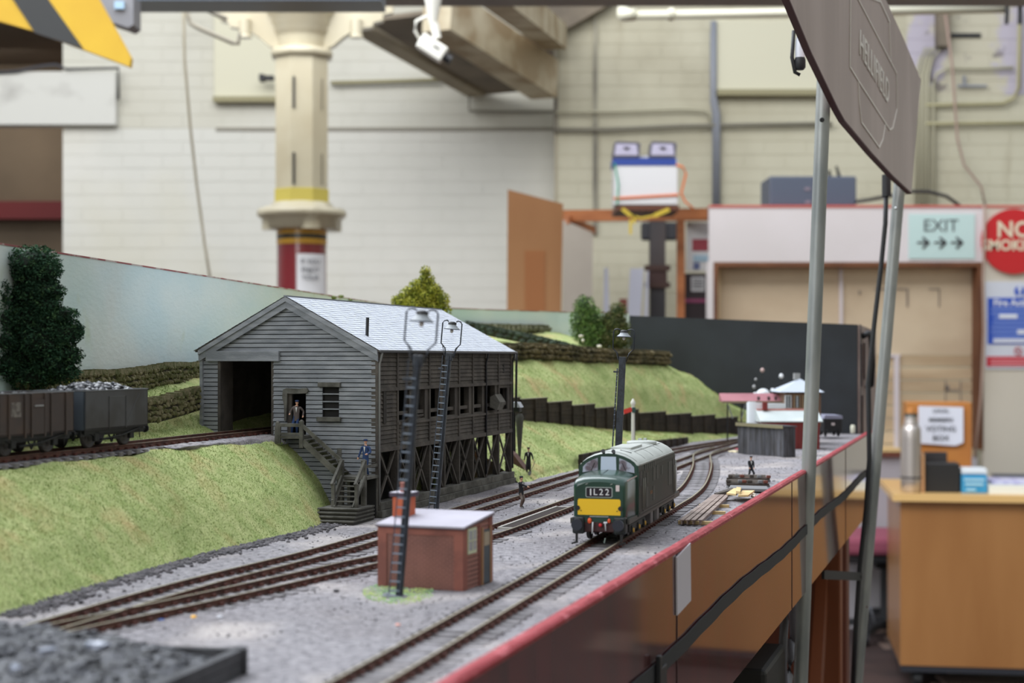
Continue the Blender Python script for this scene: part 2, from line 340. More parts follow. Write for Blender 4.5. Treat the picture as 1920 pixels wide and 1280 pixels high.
MB().lathe([(112, cz(112)), (128, cz(110)), (134, cz(103)), (128, cz(96)), (112, cz(93))], n=8, ph=ph).build('neck_ring', M_iron, col)
MB().lathe([(92, cz(95)), (98, cz(75)), (100, cz(66)), (112, cz(62)), (112, cz(50)), (122, cz(46)), (124, cz(34)), (140, cz(28)), (146, cz(12)), (150, cz(0))], n=20).build('capital', M_iron, col)
for sx in (-1, 1):
    poly = [(90, cz(95)), (130, cz(88)), (170, cz(72)), (205, cz(62)), (240, cz(62)), (242, cz(56)), (290, cz(52)), (292, cz(45)), (330, cz(40)), (332, cz(30)), (370, cz(26)), (370, cz(8)), (90, cz(8))]
    MB().prism([(sx*p, q) for p, q in poly], (0, -28, 0), (1,0,0), (0,0,1), (0, 56, 0)).cyl((sx*225, -34, cz(70)), (sx*225, -34, cz(40)), 24, 24, 12).cyl((sx*225, -34, cz(74)), (sx*225, -34, cz(70)), 30, 26, 12).build('bracket_arm', M_iron, col)
for py0, py1 in ((152, 210), (292, 350)):
    MB().box(-22, -13, -R8-1.5, -R8+14, cz(py1), cz(py0)).build('slot', M_black, col, 'dark vertical slot')
    MB().bar((R8*.80, -R8*.60, cz(py1)), (R8*.80, -R8*.60, cz(py0)), 5, 3).build('slot', mat('slot_shadow', rgb(120,112,96), .8), col, 'narrow slot')
nt = thing('notice', 'white paper notice wrapped round the maroon foot of the column', 'notice', (cx, CD, FZ))
vs = []; fs = []
for i in range(9):
    t = math.radians(-94 + i*9.5); 
    for z_ in (cz(560), cz(478)): vs.append((104*math.cos(t), 104*math.sin(t), z_))
for i in range(8): fs.append((2*i, 2*i+2, 2*i+3, 2*i+1))
MB().add(vs, fs, True).build('paper', mat('white_paper', rgb(226,226,230), .8), nt)
M_ink = mat('grey_ink', rgb(90,92,98), .8)
for k, t_ in enumerate(('IF YOU', 'ENJOY', 'YOUR')):
    text('lettering', t_, M_ink, nt, (48, -101-(0), cz(493+k*15)), (math.radians(90), 0, math.radians(24)), 26, bold=.3)

# ---------------------------------------------------------------- conduits, pipes and cables on the wall
M_cond = mat('painted_conduit', rgb(182,178,156), .6); M_condg = mat('grey_conduit', rgb(134,138,148), .5)
def run(name, pts, r, m, label, cat, group=None, n=8):
    return tag(MB().tube(pts, r, n).build(name, m), label, cat, group)
def rp(px, py, off=40): D = WR-off; return at(px, D, px_z(py, D))
def arc(p, q, c, n=6): return [p.lerp(c, t).lerp(c.lerp(q, t), t) for t in [i/n for i in range(n+1)]]
run('conduit', [rp(1338, 40), rp(1338, 175)] + [rp(1341, 195), rp(1345, 215)] + [rp(1345, 385)], 17, M_condg, 'grey vertical conduit with a bend, left of the pale cream board', 'conduit', 'wall conduits')
run('conduit', [rp(1334, 60), rp(1334, 190), rp(1338, 215), rp(1338, 385)], 8, M_condg, 'thin grey conduit clipped to the bent vertical one', 'conduit', 'wall conduits')
run('conduit', [rp(1042, 243), rp(1140, 243), rp(1280, 236), rp(1560, 232)], 11, mat('sooty_conduit', rgb(128,124,112), .7), 'sooty conduit running level from the corner to the sign', 'conduit', 'wall conduits')
run('conduit', [rp(1042, 211), rp(1160, 209), rp(1280, 204), rp(1318, 206), rp(1330, 214), rp(1334, 240)], 8, M_cond, 'upper level cream conduit ending in a bend', 'conduit', 'wall conduits')
run('conduit', [rp(880, 180, -250), rp(880, 208, -250), rp(940, 209, -250), rp(1040, 209, -250)], 7, mat('sooty_conduit', rgb(128,124,112), .7), 'sooty thin pipe under the roof beams, left of the corner', 'conduit', 'wall conduits')
run('conduit', [at(620, WD-40, zc(158)), at(830, WD-40, zc(152))], 12, mat('khaki_trim', rgb(150,144,114), .8), 'khaki batten on the wall right of the iron column', 'batten')
for i, px in enumerate((1718, 1726, 1733, 1740)):
    run('conduit', [rp(px+(6 if i == 3 else 0)+18, 90), rp(px+8, 110), rp(px, 140), rp(px-1, 385)], 9, M_cond, ['first', 'second', 'third', 'fourth'][i]+' cream conduit of the upright bundle right of the tilted sign', 'conduit', 'upright conduit bundle')
run('conduit', [rp(1752, 385), rp(1750, 160), rp(1756, 138), rp(1775, 128), rp(1840, 128), rp(1900, 127)], 9, M_cond, 'cream conduit that turns level under the dark slot', 'conduit', 'wall conduits')
run('conduit', [rp(1735, 197), rp(1800, 196), rp(1880, 194), rp(1900, 184), rp(1910, 165), rp(1912, 20)], 11, mat('khaki_conduit', rgb(168,162,128), .7), 'khaki conduit sweeping up at the right edge', 'conduit', 'wall conduits')
run('conduit', [rp(1735, 232), rp(1830, 231), rp(1960, 230)], 11, mat('khaki_conduit', rgb(168,162,128), .7), 'lower level khaki conduit at the right edge', 'conduit', 'wall conduits')
run('wire', [rp(1772, 25, 90), rp(1785, 120, 90), rp(1795, 260, 90), rp(1808, 310, 90), rp(1840, 350, 90), rp(1848, 390, 90)], 7, mat('pinkish_wire', rgb(170,146,134), .6), 'slack pinkish wire hanging down to the no smoking roundel', 'wire')
tag(MB().bar(rp(1808, 142, 30), rp(1808, 160, 30), 14).bar(rp(1795, 161, 30), rp(1850, 161, 30), 12).build('wall_bracket', M_condg), 'small grey bracket shaped like an upturned T on the wall', 'bracket')
tag(MB().box(xr(1752), xr(1774), WR-90, WR, zr(92), zr(-20)).build('roof_stub', M_beamD), 'grey stub of a beam hanging beside the dark slot', 'beam')
tag(MB().box(xr(1782), xr(1838), WR-12, WR+20, zr(71), zr(63)).build('wall_slot', M_black), 'black horizontal slot in the peeling wall', 'slot')
wp_ = thing('waste_pipe', 'thick white plastic pipe running level under the ceiling', 'pipe', (0, 0, 0))
PD = 6000; pz = lambda py: px_z(py, PD)
MB().tube([at(1170, PD, pz(29)), at(1500, PD, pz(24)), at(1885, PD, pz(16))], 17, 14).build('pipe', mat('white_plastic', rgb(228,226,206), .35), wp_)
for px, py in ((1258, 27), (1640, 21)):
    MB().cyl(at(px-5, PD, pz(py)), at(px+5, PD, pz(py)), 24, 24, 14).build('pipe_clip', mat('white_plastic', rgb(228,226,206), .35), wp_)
MB().tube([at(1192, PD, pz(28)), at(1176, PD, pz(28)), at(1170, PD+20, pz(26)), at(1168, PD+60, pz(20)), at(1168, PD+90, pz(5))], [22, 24, 25, 24, 22], 14).build('elbow', mat('white_plastic', rgb(228,226,206), .35), wp_)
sp = thing('spotlight', 'chrome and black spotlight clamp at the top right corner', 'lamp', (at(1897, PD).x, PD, pz(8)))
MB().sphere((0, -30, 6), 24).build('lamp_head', mat('chrome', rgb(200,200,206), .15, metal=1), sp)
MB().cyl((-22, -20, 0), (-26, -20, -78), 8).cyl((26, -20, 10), (24, -20, -78), 9).cyl((-10,-10,40), (30,-10,10), 20).build('clamp', M_black, sp)
run('wire', [at(345, 6100, px_z(-20, 6100)), at(345, 6100, px_z(40, 6100)), at(346, 6100, px_z(110, 6100)), at(356, 6100, px_z(230, 6100)), at(368, 6100, px_z(340, 6100)), at(384, 6100, px_z(460, 6100)), at(400, 6100, px_z(560, 6100))], 5.5, mat('beige_wire', rgb(168,160,140), .6), 'long slack beige wire hanging in front of the white wall', 'wire')
run('conduit', [at(352, 6000, pz(-10)), at(352, 6000, pz(30)), at(358, 6000, pz(44)), at(372, 6000, pz(52)), at(436, 6000, pz(80)), at(446, 6000, pz(82)), at(449, 6000, pz(62))], 9, mat('grey_cream_pipe', rgb(166,160,146), .5), 'bent cream pipe left of the column capital', 'pipe')
run('conduit', [at(330, 5200, px_z(-12, 5200)), at(380, 5200, px_z(14, 5200)), at(425, 5200, px_z(36, 5200))], 8, mat('grey_cream_pipe', rgb(166,160,146), .5), 'straight sloping cream pipe above the bent one', 'pipe')

# CCTV camera
KD = 5000; kz = lambda py: px_z(py, KD)
cc = thing('security_camera', 'white security camera with black lens hanging from the beam', 'camera', (at(812, KD).x, KD, kz(10)))
Mw = mat('white_housing', rgb(222,220,212), .4)
k = KD/3000
MB().cyl((0,0,30), (0,0,-35*k), 22*k*.8, 14*k*.55, 14).cyl((2*k,0,-35*k), (8*k,0,-62*k), 9*k, 8*k, 10).build('mount', Mw, cc)
o = MB().bbox(-27*k, 27*k, -16*k, 16*k, -15*k, 15*k, 3*k).build('housing', Mw, cc); o.location = Vector((-1*k, -8*k, -82*k))*S; o.rotation_euler = (0, math.radians(33), 0)
o2 = MB().cyl((27*k, 0, 0), (42*k, 0, 0), 8*k, 9*k, 14).build('lens', M_black, cc); o2.location = o.location; o2.rotation_euler = o.rotation_euler
o3 = MB().box(2*k, 14*k, -17*k, -16*k, 2*k, 5*k).build('nameplate', M_black, cc, 'small dark plate'); o3.location = o.location; o3.rotation_euler = o.rotation_euler
MB().tube([(-24*k, 0, -66*k), (-34*k, 0, -48*k), (-32*k, 0, -30*k), (-16*k, 0, -22*k), (0, 0, -24*k)], 3*k, 8).build('lead', Mw, cc)

# yellow and black signal arm, top left
SD = 4200; sz = lambda py: px_z(py, SD)
arm = thing('distant_signal', 'large yellow signal arm with a black chevron and a fishtail end, top left', 'signal')
M_yel = mat('signal_yellow', rgb(214,172,36), .45, col2=rgb(204,160,30), vscale=4)
def P2(l): return [(at(px, SD).x, sz(py)) for px, py in l]
MB().prism(P2([(-260,-90),(-60,-120),(150,-60),(178,-14),(190,8),(245,108),(243,125),(60,57),(0,40),(-260,-20)]), (0, SD, 0), (1,0,0), (0,0,1), (0, 26, 0)).build('blade', M_yel, arm)
MB().prism(P2([(-40,-110),(40,-100),(88,-5),(157,92),(66,62),(22,-5)]), (0, SD-3, 0), (1,0,0), (0,0,1), (0, 3.5, 0)).build('chevron', mat('signal_black', rgb(46,46,46), .5), arm, 'black chevron stripe')
tr = thing('junction_box', 'grey metal box behind the tip of the yellow signal arm', 'junction box')
MB().prism([(at(p, 4500).x, px_z(q, 4500)) for p, q in ((176,-8),(250,-8),(250,46),(240,52),(205,40),(190,22))], (0, 4500, 0), (1,0,0), (0,0,1), (0, 90, 0)).build('casing', mat('box_grey', rgb(130,130,136), .5), tr)
MB().box(at(214,4490).x, at(232,4490).x, 4492, 4499, px_z(16,4490), px_z(2,4490)).build('sticker', mat('blue_white_sticker', rgb(160,190,215), .5), tr, 'pale blue sticker')
# ---------------------------------------------------------------- things standing by the far wall
def bx(D, px0, px1, py0, py1, th, b=0, mb=None):
    """box whose front face is at distance D and spans the measured extent"""
    mb = mb or MB(); x0, x1 = at(px0, D).x, at(px1, D).x; z0, z1 = px_z(py1, D), px_z(py0, D)
    return mb.bbox(x0, x1, D, D+th, z0, z1, b) if b else mb.box(x0, x1, D, D+th, z0, z1)
M_ply = mat('orange_plywood', rgb(164,118,76), .6, col2=rgb(150,104,64), vscale=2.5, stretch=(1,1,.3))
pl = thing('plywood_sheet', 'tall orange brown plywood sheet with a sloping top standing by the cream wall', 'board')
D = 6600
MB().prism([(at(952, D).x, px_z(355, D)), (at(1056, D).x, px_z(382, D)), (at(1051, D).x, px_z(640, D)), (at(946, D).x, FZ), (at(1046, D).x, FZ)][0:3] + [(at(1046, D).x, FZ), (at(946, D).x, FZ)], (0, D, 0), (1,0,0), (0,0,1), (0, 18, 0)).build('sheet', M_ply, pl)
MB().box(at(984, D).x, at(1022, D).x, D-3, D, FZ+400, px_z(470, D)).build('patch', mat('plywood_darker', rgb(154,98,54), .6), pl, 'slightly darker patch')
pg = tag(MB().prism([(at(1055, 8000).x, px_z(412, 8000)), (at(1112, 8000).x, px_z(436, 8000)), (at(1103, 8000).x, FZ), (at(1055, 8000).x, FZ)], (0, 8000, 0), (1,0,0), (0,0,1), (0, 20, 0)).build('grey_board', mat('grey_beige_board', rgb(176,168,158), .8, col2=rgb(164,156,146), vscale=1.5)), 'grey beige board leaning in the corner behind the plywood sheet', 'board')
M_fir = mat('orange_fir', rgb(176,110,66), .6, col2=rgb(146,86,48), vscale=4, stretch=(.3,1,3))
sh = thing('timber_rack', 'orange timber frame with a long top rail and one upright', 'timber frame')
D = 7500
MB().bar(at(1054, 8100, px_z(405, 8100)), at(1332, D, px_z(402, D)), 60, 56).build('rail', M_fir, sh)
bx(D, 1270, 1284, 412, 980, 40).build('upright', M_fir, sh)
MB().bar(at(1062, 8000, px_z(412, 8000)), at(1112, 8300, px_z(432, 8300)), 30, 40).build('brace', M_fir, sh)
el = thing('emergency_light', 'white emergency light box with two square lamps on top, strapped with orange, green and blue', 'emergency light')
D = 7200; X = lambda p: at(p, D).x; Z = lambda p: px_z(p, D)
Mwb = mat('white_enamel', rgb(216,216,220), .35)
MB().bbox(X(1152), X(1271), D, D+180, Z(384), Z(300), 5).build('case', Mwb, el)
bx(D-4, 1150, 1268, 296, 310, 190).build('strap', mat('blue_strap', rgb(34,64,148), .5), el, 'blue strap')
MB().box(X(1176), X(1244), D+30, D+150, Z(300), Z(290)).build('lamp_base', Mwb, el)
for p in (1174, 1242):
    h = MB().prism([(-26,-16),(-22,14),(-18,17),(22,15),(27,11),(25,-15),(20,-18),(-21,-18)], (X(p), D-8, Z(280)), (2.4,0,0), (0,0,2.1), (0, 90, 0)).build('lamp_housing', mat('lamp_housing_grey', rgb(88,86,98), .4), el)
    MB().prism([(-22,-13),(-19,11),(19,10),(22,-13)], (X(p), D-12, Z(280)), (2.4,0,0), (0,0,2.1), (0, 6, 0)).build('lens', mat('lamp_glass', rgb(186,182,206), .1, coat=.5), h, 'pale lamp glass')
    MB().lathe([(2,0),(9,4),(16,10)], c=(X(p), D-14, Z(281)), n=12).build('bulb', mat('bulb_dark', rgb(90,84,90), .3), h)
MB().bar((X(1150), D-5, Z(372)), (X(1272), D-5, Z(365)), 6, 9).build('strap', mat('orange_strap', rgb(226,112,44), .5), el, 'orange strap')
MB().bar((X(1152), D-6, Z(306)), (X(1159), D-6, Z(345)), 6, 9).bar((X(1159), D-6, Z(345)), (X(1157), D-6, Z(384)), 6, 9).build('strap', mat('green_strap', rgb(46,158,122), .5), el, 'green strap')
MB().tube([(X(1268), D-5, Z(309)), (X(1280), D-5, Z(313)), (X(1286), D-5, Z(326)), (X(1277), D-5, Z(362)), (X(1284), D-8, Z(378)), (X(1300), D-10, Z(392))], 5, 6).build('loose_strap', mat('orange_strap', rgb(226,112,44), .5), el, 'loose end of the orange strap')
tb = tag(MB().box(X(1156), X(1274), D, D+340, Z(394), Z(385)).build('shelf_board', mat('dark_red_board', rgb(96,52,34), .6)), 'dark red board under the emergency light box', 'shelf')
tape = thing('barrier_tape', 'yellow tape looped over the timber rail below the emergency light', 'tape')
my = mat('yellow_tape', rgb(206,180,58), .6)
MB().bar((X(1166), D-20, Z(392)), (X(1182), D-20, Z(405)), 4, 16).bar((X(1182), D-20, Z(404)), (X(1200), D-20, Z(410)), 4, 9).bar((X(1200), D-20, Z(410)), (X(1226), D-20, Z(405)), 4, 9).bar((X(1226), D-20, Z(405)), (X(1254), D-20, Z(393)), 4, 18).build('loop', my, tape)
MB().box(X(1179), X(1184), D-22, D-20, Z(440), Z(412)).box(X(1186), X(1191), D-22, D-20, Z(420), Z(404)).build('tail', my, tape)
D = 8300
bp = thing('stanchion', 'black iron stanchion with two clamp brackets in front of the cream wall', 'post')
Mst = mat('stanchion_black', rgb(54,52,56), .6, col2=rgb(66,58,58), vscale=3)
bx(D, 1219, 1248, 412, 1020, 70).build('shaft', Mst, bp)
bx(D+20, 1203, 1271, 416, 450, 60, 12).build('head', mat('stanchion_head', rgb(44,44,50), .6), bp)
for py in (502, 534): bx(D-16, 1209, 1257, py-5, py+5, 30).build('clamp', mat('rusty_clamp', rgb(70,48,42), .7), bp)
bx(D-8, 1216, 1251, 500, 540, 8).build('plate', mat('rusty_plate', rgb(66,44,42), .7), bp)
def strip(px0, px1, px2, px3, py0, col, label, D=8200):
    return tag(MB().prism([(at(px0,D).x, px_z(py0,D)), (at(px1,D).x, px_z(py0,D)), (at(px3,D).x, px_z(640,D)), (at(px2,D).x, px_z(640,D))], (0,D,0), (1,0,0), (0,0,1), (0,14,0)).build('leaning_board', mat('pale_lilac_board', rgb(196,198,214), .6)), label, 'board')
strip(1182, 1207, 1174, 1198, 503, 0, 'wide pale board leaning left of the black stanchion')
strip(1133, 1140, 1131, 1144, 502, 0, 'narrow pale board leaning in the corner above the garden bush')
strip(1212, 1216, 1206, 1214, 508, 0, 'very thin pale strip leaning against the black stanchion')
tag(bx(8250, 1163, 1176, 560, 640, 60).build('red_box', mat('dull_red_card', rgb(132,66,58), .7)), 'dull red box standing by the leaning boards', 'box')
D = 7600
ps = thing('poster', 'white rounded poster with red and blue print beside the timber upright', 'poster')
bx(D, 1287, 1330, 416, 508, 6, 2).build('sheet', mat('poster_white', rgb(206,206,208), .6), ps)
bx(D-3, 1298, 1328, 448, 470, 3).build('print', mat('poster_red', rgb(150,58,70), .6), ps, 'red printed panel')
bx(D-3, 1300, 1328, 478, 490, 3).build('print', mat('poster_blue', rgb(160,188,206), .6), ps, 'pale blue printed panel')
bx(D-3, 1300, 1312, 492, 505, 3, 0).build('print', mat('poster_dark', rgb(90,100,140), .6), ps, 'dark blue printed mark')
bs = thing('black_case', 'black case with a white label and a pink band beside the timber upright', 'case')
bx(D, 1283, 1327, 512, 700, 120, 3).build('body', mat('case_black', rgb(42,32,38), .5), bs)
bx(D-4, 1296, 1321, 519, 546, 4).build('label_card', mat('label_white', rgb(190,190,194), .6), bs, 'white label')
for i in range(4): bx(D-7, 1299, 1318, 523+i*5, 525+i*5, 3).build('print_line', M_ink, bs)
bx(D-5, 1283, 1325, 560, 567, 5).build('band', mat('pink_band', rgb(132,60,96), .5), bs, 'pink band')

# white screen with the exit sign and the plywood hatch
D = 7200; X = lambda p: at(p, D).x; Z = lambda p: px_z(p, D)
scn = thing('display_screen', 'tall white display screen with a red top edge and a plywood filled opening', 'screen')
Mpan = mat('white_panel', rgb(222,216,220), .6, col2=rgb(214,208,210), vscale=1.5); Mcrm = mat('cream_panel', rgb(214,208,196), .6, col2=rgb(206,200,186), vscale=1.2)
bx(D, 1330, 1844, 388, 491, 40).build('top_panel', Mpan, scn)
bx(D-3, 1531, 1533, 388, 491, 3).build('joint', mat('joint_grey', rgb(198,194,200), .6), scn)
bx(D, 1326, 1338, 491, 1000, 40).build('side_panel', Mpan, scn)
MB().box(X(1844), X(2500), D, D+40, FZ, Z(388)).build('side_panel', Mcrm, scn, 'wide cream side panel')
bx(D-6, 1330, 2500, 384.5, 388.5, 52).build('edge_strip', mat('red_edge', rgb(206,104,96), .5), scn, 'red painted top edge')
Mfr = mat('brown_frame', rgb(120,76,48), .6, col2=rgb(98,60,40), vscale=3)
bx(D-4, 1338, 1844, 491, 500, 130).build('frame', Mfr, scn)
bx(D-4, 1338, 1346, 500, 990, 130).build('frame', Mfr, scn)
bx(D-4, 1834, 1843, 500, 842, 130).build('frame', Mfr, scn)
bx(D+60, 1346, 1350, 500, 990, 30).build('bead', mat('pale_bead', rgb(222,200,160), .6), scn)
bx(D+60, 1829, 1834, 500, 842, 30).build('bead', mat('pale_bead', rgb(222,200,160), .6), scn)
Mplyp = mat('pale_plywood', rgb(212,194,168), .7, col2=rgb(198,178,152), vscale=2.5, detail=6, stretch=(1,1,1.6))
addlayer(Mplyp, rgb(176,160,140), 5, .6, .75, detail=6, amount=.5)
bx(D+95, 1350, 1830, 500, 664, 12).build('plywood_panel', Mplyp, scn)
Mplank = mat('pale_plank', rgb(206,186,156), .7, col2=rgb(184,160,130), vscale=2.5, detail=6, stretch=(.5,1,4), rnd=.07)
y = 664
while y < 842: bx(D+93, 1350, 1830, y+1, y+23, 14, 2).build('plank', Mplank, scn); y += 24
Mwl = mat('white_batten', rgb(216,208,214), .6)
bx(D+80, 1575, 1580, 504, 610, 13).build('batten', Mwl, scn)
bx(D+80, 1660, 1688, 664, 669, 13).build('batten', Mwl, scn)
bx(D+80, 1677, 1686, 669, 842, 13).build('batten', Mwl, scn)
for (a, b_, c_, d_) in ((1772,1774,712,758),(1800,1802,714,758),(1774,1798,730,733),(1772,1780,722,732),(1610,1614,545,552),(1640,1700,541,543),(1742,1762,541,543),(1700,1703,541,575),(1760,1762,541,575)):
    bx(D+90, a, b_, c_, d_, 3).build('pencil_mark', mat('pencil_grey', rgb(140,128,120), .8), scn)
bx(D-20, 1648, 1692, 841, 847, 130).build('sill', mat('pale_sill', rgb(226,196,140), .6), scn)
bx(D-16, 1648, 1692, 847, 856, 110).build('sill', mat('sill_underside', rgb(118,66,50), .6), scn)
MB().box(X(1500), X(1834), D+10, D+40, FZ, Z(856)).build('lower_panel', mat('grey_panel', rgb(190,186,190), .6, col2=rgb(178,174,180), vscale=1.4), scn, 'pale grey lower panel')
# exit sign
ex = thing('exit_sign', 'pale blue paper sign reading EXIT with three arrows to the right', 'sign')
bx(D-6, 1704, 1828, 401, 485, 5).build('sheet', mat('pale_blue_paper', rgb(196,222,222), .6), ex)
M_dink = mat('dark_ink', rgb(84,92,96), .7)
text('lettering', 'EXIT', M_dink, ex, (X(1763), D-8, Z(424)), (math.radians(90), 0, 0), 78, bold=.2)
for p in (1730, 1762, 1793):
    mb = MB(); mb.bar((X(p-11), D-8, Z(455)), (X(p+8), D-8, Z(455)), 2, 9).bar((X(p-1), D-8, Z(445)), (X(p+11), D-8, Z(455.5)), 2, 10).bar((X(p-1), D-8, Z(466)), (X(p+11), D-8, Z(454.5)), 2, 10).build('arrow', mat('arrow_ink', rgb(60,58,62), .7), ex)
# roundel
ns = thing('no_smoking_sign', 'round red enamel NO SMOKING sign with cream lettering', 'sign')
MB().cyl((X(1899), D-20, Z(453)), (X(1899), D-5, Z(453)), 146, 146, 48).build('disc', mat('sign_red', rgb(200,40,46), .35), ns)
M_cr = mat('sign_cream', rgb(232,220,196), .4)
text('lettering', 'NO', M_cr, ns, (X(1899), D-23, Z(432)), (math.radians(90), 0, 0), 100, bold=2.2)
text('lettering', 'SMOKING', M_cr, ns, (X(1899), D-23, Z(461)), (math.radians(90), 0, 0), 66, bold=2, xs=.98)
run('wire', [at(1846, D-30, Z(386)), at(1846, D-30, Z(455)), at(1843, D-30, Z(520)), at(1845, D-30, Z(620)), at(1840, D-30, Z(740)), at(1828, D-30, Z(858))], 6, mat('pinkish_wire', rgb(170,146,134), .6), 'pinkish wire running down the right side of the screen', 'wire')
# fire action notice
fa = thing('fire_action_notice', 'white notice with a blue Fire Action panel and a red panel below', 'sign')
bx(D-6, 1848, 1960, 528, 692, 5).build('sheet', mat('notice_white', rgb(216,222,236), .5), fa)
bx(D-9, 1852, 1950, 558, 645, 3).build('panel', mat('notice_blue', rgb(44,86,196), .5), fa, 'blue panel')
bx(D-9, 1850, 1950, 668, 687, 3).build('panel', mat('notice_red', rgb(196,40,60), .5), fa, 'red panel')
M_wi = mat('white_ink', rgb(226,232,246), .6); M_pi = mat('pale_blue_ink', rgb(140,166,226), .6)
text('lettering', 'Fire Action', M_wi, fa, (X(1901), D-10, Z(568)), (math.radians(90), 0, 0), 42, bold=1.2)
MB().cyl((X(1911), D-9, Z(546)), (X(1911), D-6, Z(546)), 24, 24, 20).build('symbol', mat('notice_blue', rgb(44,86,196), .5), fa)
MB().box(X(1908), X(1914), D-11, D-9, Z(547), Z(536)).box(X(1908.5), X(1913.5), D-11, D-9, Z(556), Z(550)).build('symbol', M_wi, fa, 'white exclamation mark')
mbl = MB()
for i, (a, b_) in enumerate(((1858,1945),(1858,1940),(1862,1946),(1860,1930),(1858,1946),(1858,1925),(1860,1945))): mbl.box(X(a), X(b_), D-10.5, D-9, Z(581+i*8.5), Z(578+i*8.5))
mbl.build('small_print', M_pi, fa)
MB().box(X(1872), X(1906), D-11.5, D-9, Z(597), Z(589)).box(X(1906), X(1946), D-11.5, D-9, Z(626), Z(618)).box(X(1861), X(1946), D-11.5, D-9, Z(642), Z(635)).build('white_bar', M_wi, fa)
MB().lathe([(15, 0), (18, 0)], n=4).M
ring = [(math.cos(i*math.pi/12)*16+X(1908), D-10, math.sin(i*math.pi/12)*16+Z(658)) for i in range(25)]
MB().tube(ring, 2.2, 5).bar((X(1908)-11, D-10, Z(658)+11), (X(1908)+11, D-10, Z(658)-11), 3).build('symbol', mat('notice_red', rgb(196,40,60), .5), fa, 'red prohibition ring')
mr = MB()
for i in range(3): mr.box(X(1856), X(1925+i*5), D-10.5, D-9, Z(676+i*5), Z(673.5+i*5))
mr.build('small_print', mat('pale_red_ink', rgb(232,150,160), .6), fa)
# grey loudspeaker box on top of the screen
am = thing('speaker_box', 'slate grey box on top of the white screen', 'box')
bx(D+45, 1443, 1606, 330, 386, 260, 8).build('casing', mat('slate_grey', rgb(82,90,108), .5), am)
for p, q in ((1514,354),(1515,379)): bx(D+41, p-5, p+5, q-3, q+3, 4).build('badge', mat('pinkish_badge', rgb(130,120,134), .5), am)
MB().cyl(at(1556, D+60, Z(330)), at(1554, D+60, Z(316)), 9, 7, 8).cyl(at(1574, D+60, Z(330)), at(1568, D+60, Z(308)), 9, 5, 8).build('plug', M_black, am)
run('cable', [at(1604, 7236, px_z(378, 7236)), at(1632, 7236, px_z(374, 7236)), at(1670, 7236, px_z(367, 7236)), at(1700, 7236, px_z(359, 7236)), at(1740, 7226, px_z(359, 7226)), at(1775, 7216, px_z(368, 7216)), at(1800, 7212, px_z(386, 7212))], 8, M_black, 'black cable arching from the slate grey box to the right', 'cable')

# ---------------------------------------------------------------- desk and what stands on it
D = 5900
M_desk = mat('beech_veneer', rgb(160,112,66), .35, col2=rgb(148,100,56), vscale=2.5, detail=5, stretch=(2,2,.35), coat=.2)
M_edge = mat('beech_edge', rgb(222,182,120), .35)
dk = thing('desk', 'beech veneer desk with a pale top and castors at the right edge', 'desk')
F = lambda px, Dd, z: at(px, Dd, z)
ztop = px_z(925, D)
# front runs slightly towards the camera to the right
P0 = Vector((at(1688, D).x, D, 0)); dirx = Vector((1, -.16, 0)).normalized(); diry = Vector((.16, 1, 0)).normalized()
def dbox(mb, u0, u1, v0, v1, z0, z1, b=0):
    q = [P0 + dirx*u + diry*v for u, v in ((u0,v0),(u1,v0),(u1,v1),(u0,v1))]
    return mb.add([(p.x,p.y,z0) for p in q] + [(p.x,p.y,z1) for p in q], [(0,3,2,1),(4,5,6,7),(0,1,5,4),(1,2,6,5),(2,3,7,6),(3,0,4,7)])
dbox(MB(), -28, 1410, -28, 720, ztop-26, ztop).build('desk_top', M_edge, dk, 'pale desk top')
dbox(MB(), 0, 1395, 0, 18, FZ+86, ztop-26).build('front_panel', M_desk, dk)
dbox(MB(), 1380, 1396, 18, 640, FZ+86, ztop-26).build('side_panel', M_desk, dk)
dbox(MB(), 0, 18, 18, 640, FZ+86, ztop-26).build('side_panel', M_desk, dk)
dbox(MB(), 4, 1392, 4, 640, FZ+62, FZ+86).build('plinth', mat('plinth_black', rgb(40,42,50), .5), dk)
for u, v in ((60, 40), (60, 600), (1340, 40), (1340, 600)):
    p = P0 + dirx*u + diry*v
    c_ = MB().cyl((p.x-14, p.y, FZ+30), (p.x+14, p.y, FZ+30), 30, 30, 18).box(p.x-20, p.x+20, p.y-12, p.y+22, FZ+34, FZ+62).build('castor', mat('castor_black', rgb(26,26,28), .5), dk)
def onD(px, back): # point on the desk top
    p = P0 + diry*back; t = (px-960)/3000; u = (t*p.y - p.x)/(dirx.x - t*dirx.y); return p + dirx*u
Mchr = mat('brushed_steel', rgb(206,198,194), .34, metal=.75, col2=rgb(184,176,172), vscale=30, stretch=(1,1,.05))
p = onD(1708, 60); fl_ = thing('thermos_flask', 'tall brushed steel thermos flask with a tan stopper on the desk', 'flask', (p.x, p.y, ztop))
k = p.y/3000
MB().lathe([(16*k, 0), (18.5*k, 2*k), (19*k, 26*k), (19*k, 28*k)], n=28).build('base', Mchr, fl_)
MB().lathe([(19.3*k, 27*k), (19.3*k, 30*k)], n=28).build('base_ring', M_black, fl_, 'black ring')
MB().lathe([(18.8*k, 30*k), (18.5*k, 100*k), (18.3*k, 116*k), (17*k, 121*k), (14*k, 126*k)], n=28).build('body', Mchr, fl_)
MB().lathe([(13.5*k, 126*k), (14*k, 130*k), (12.5*k, 133*k), (12.5*k, 136*k), (11.8*k, 143*k)], n=28).build('shoulder', Mchr, fl_)
MB().lathe([(12.6*k, 143*k), (12.4*k, 147*k), (9*k, 148*k)], n=24).build('neck_ring', mat('dark_green_rubber', rgb(32,48,44), .5), fl_)
MB().lathe([(8*k, 148*k), (7.6*k, 157*k), (7*k, 158*k)], n=20).build('stopper', mat('tan_cork', rgb(192,124,58), .6), fl_)
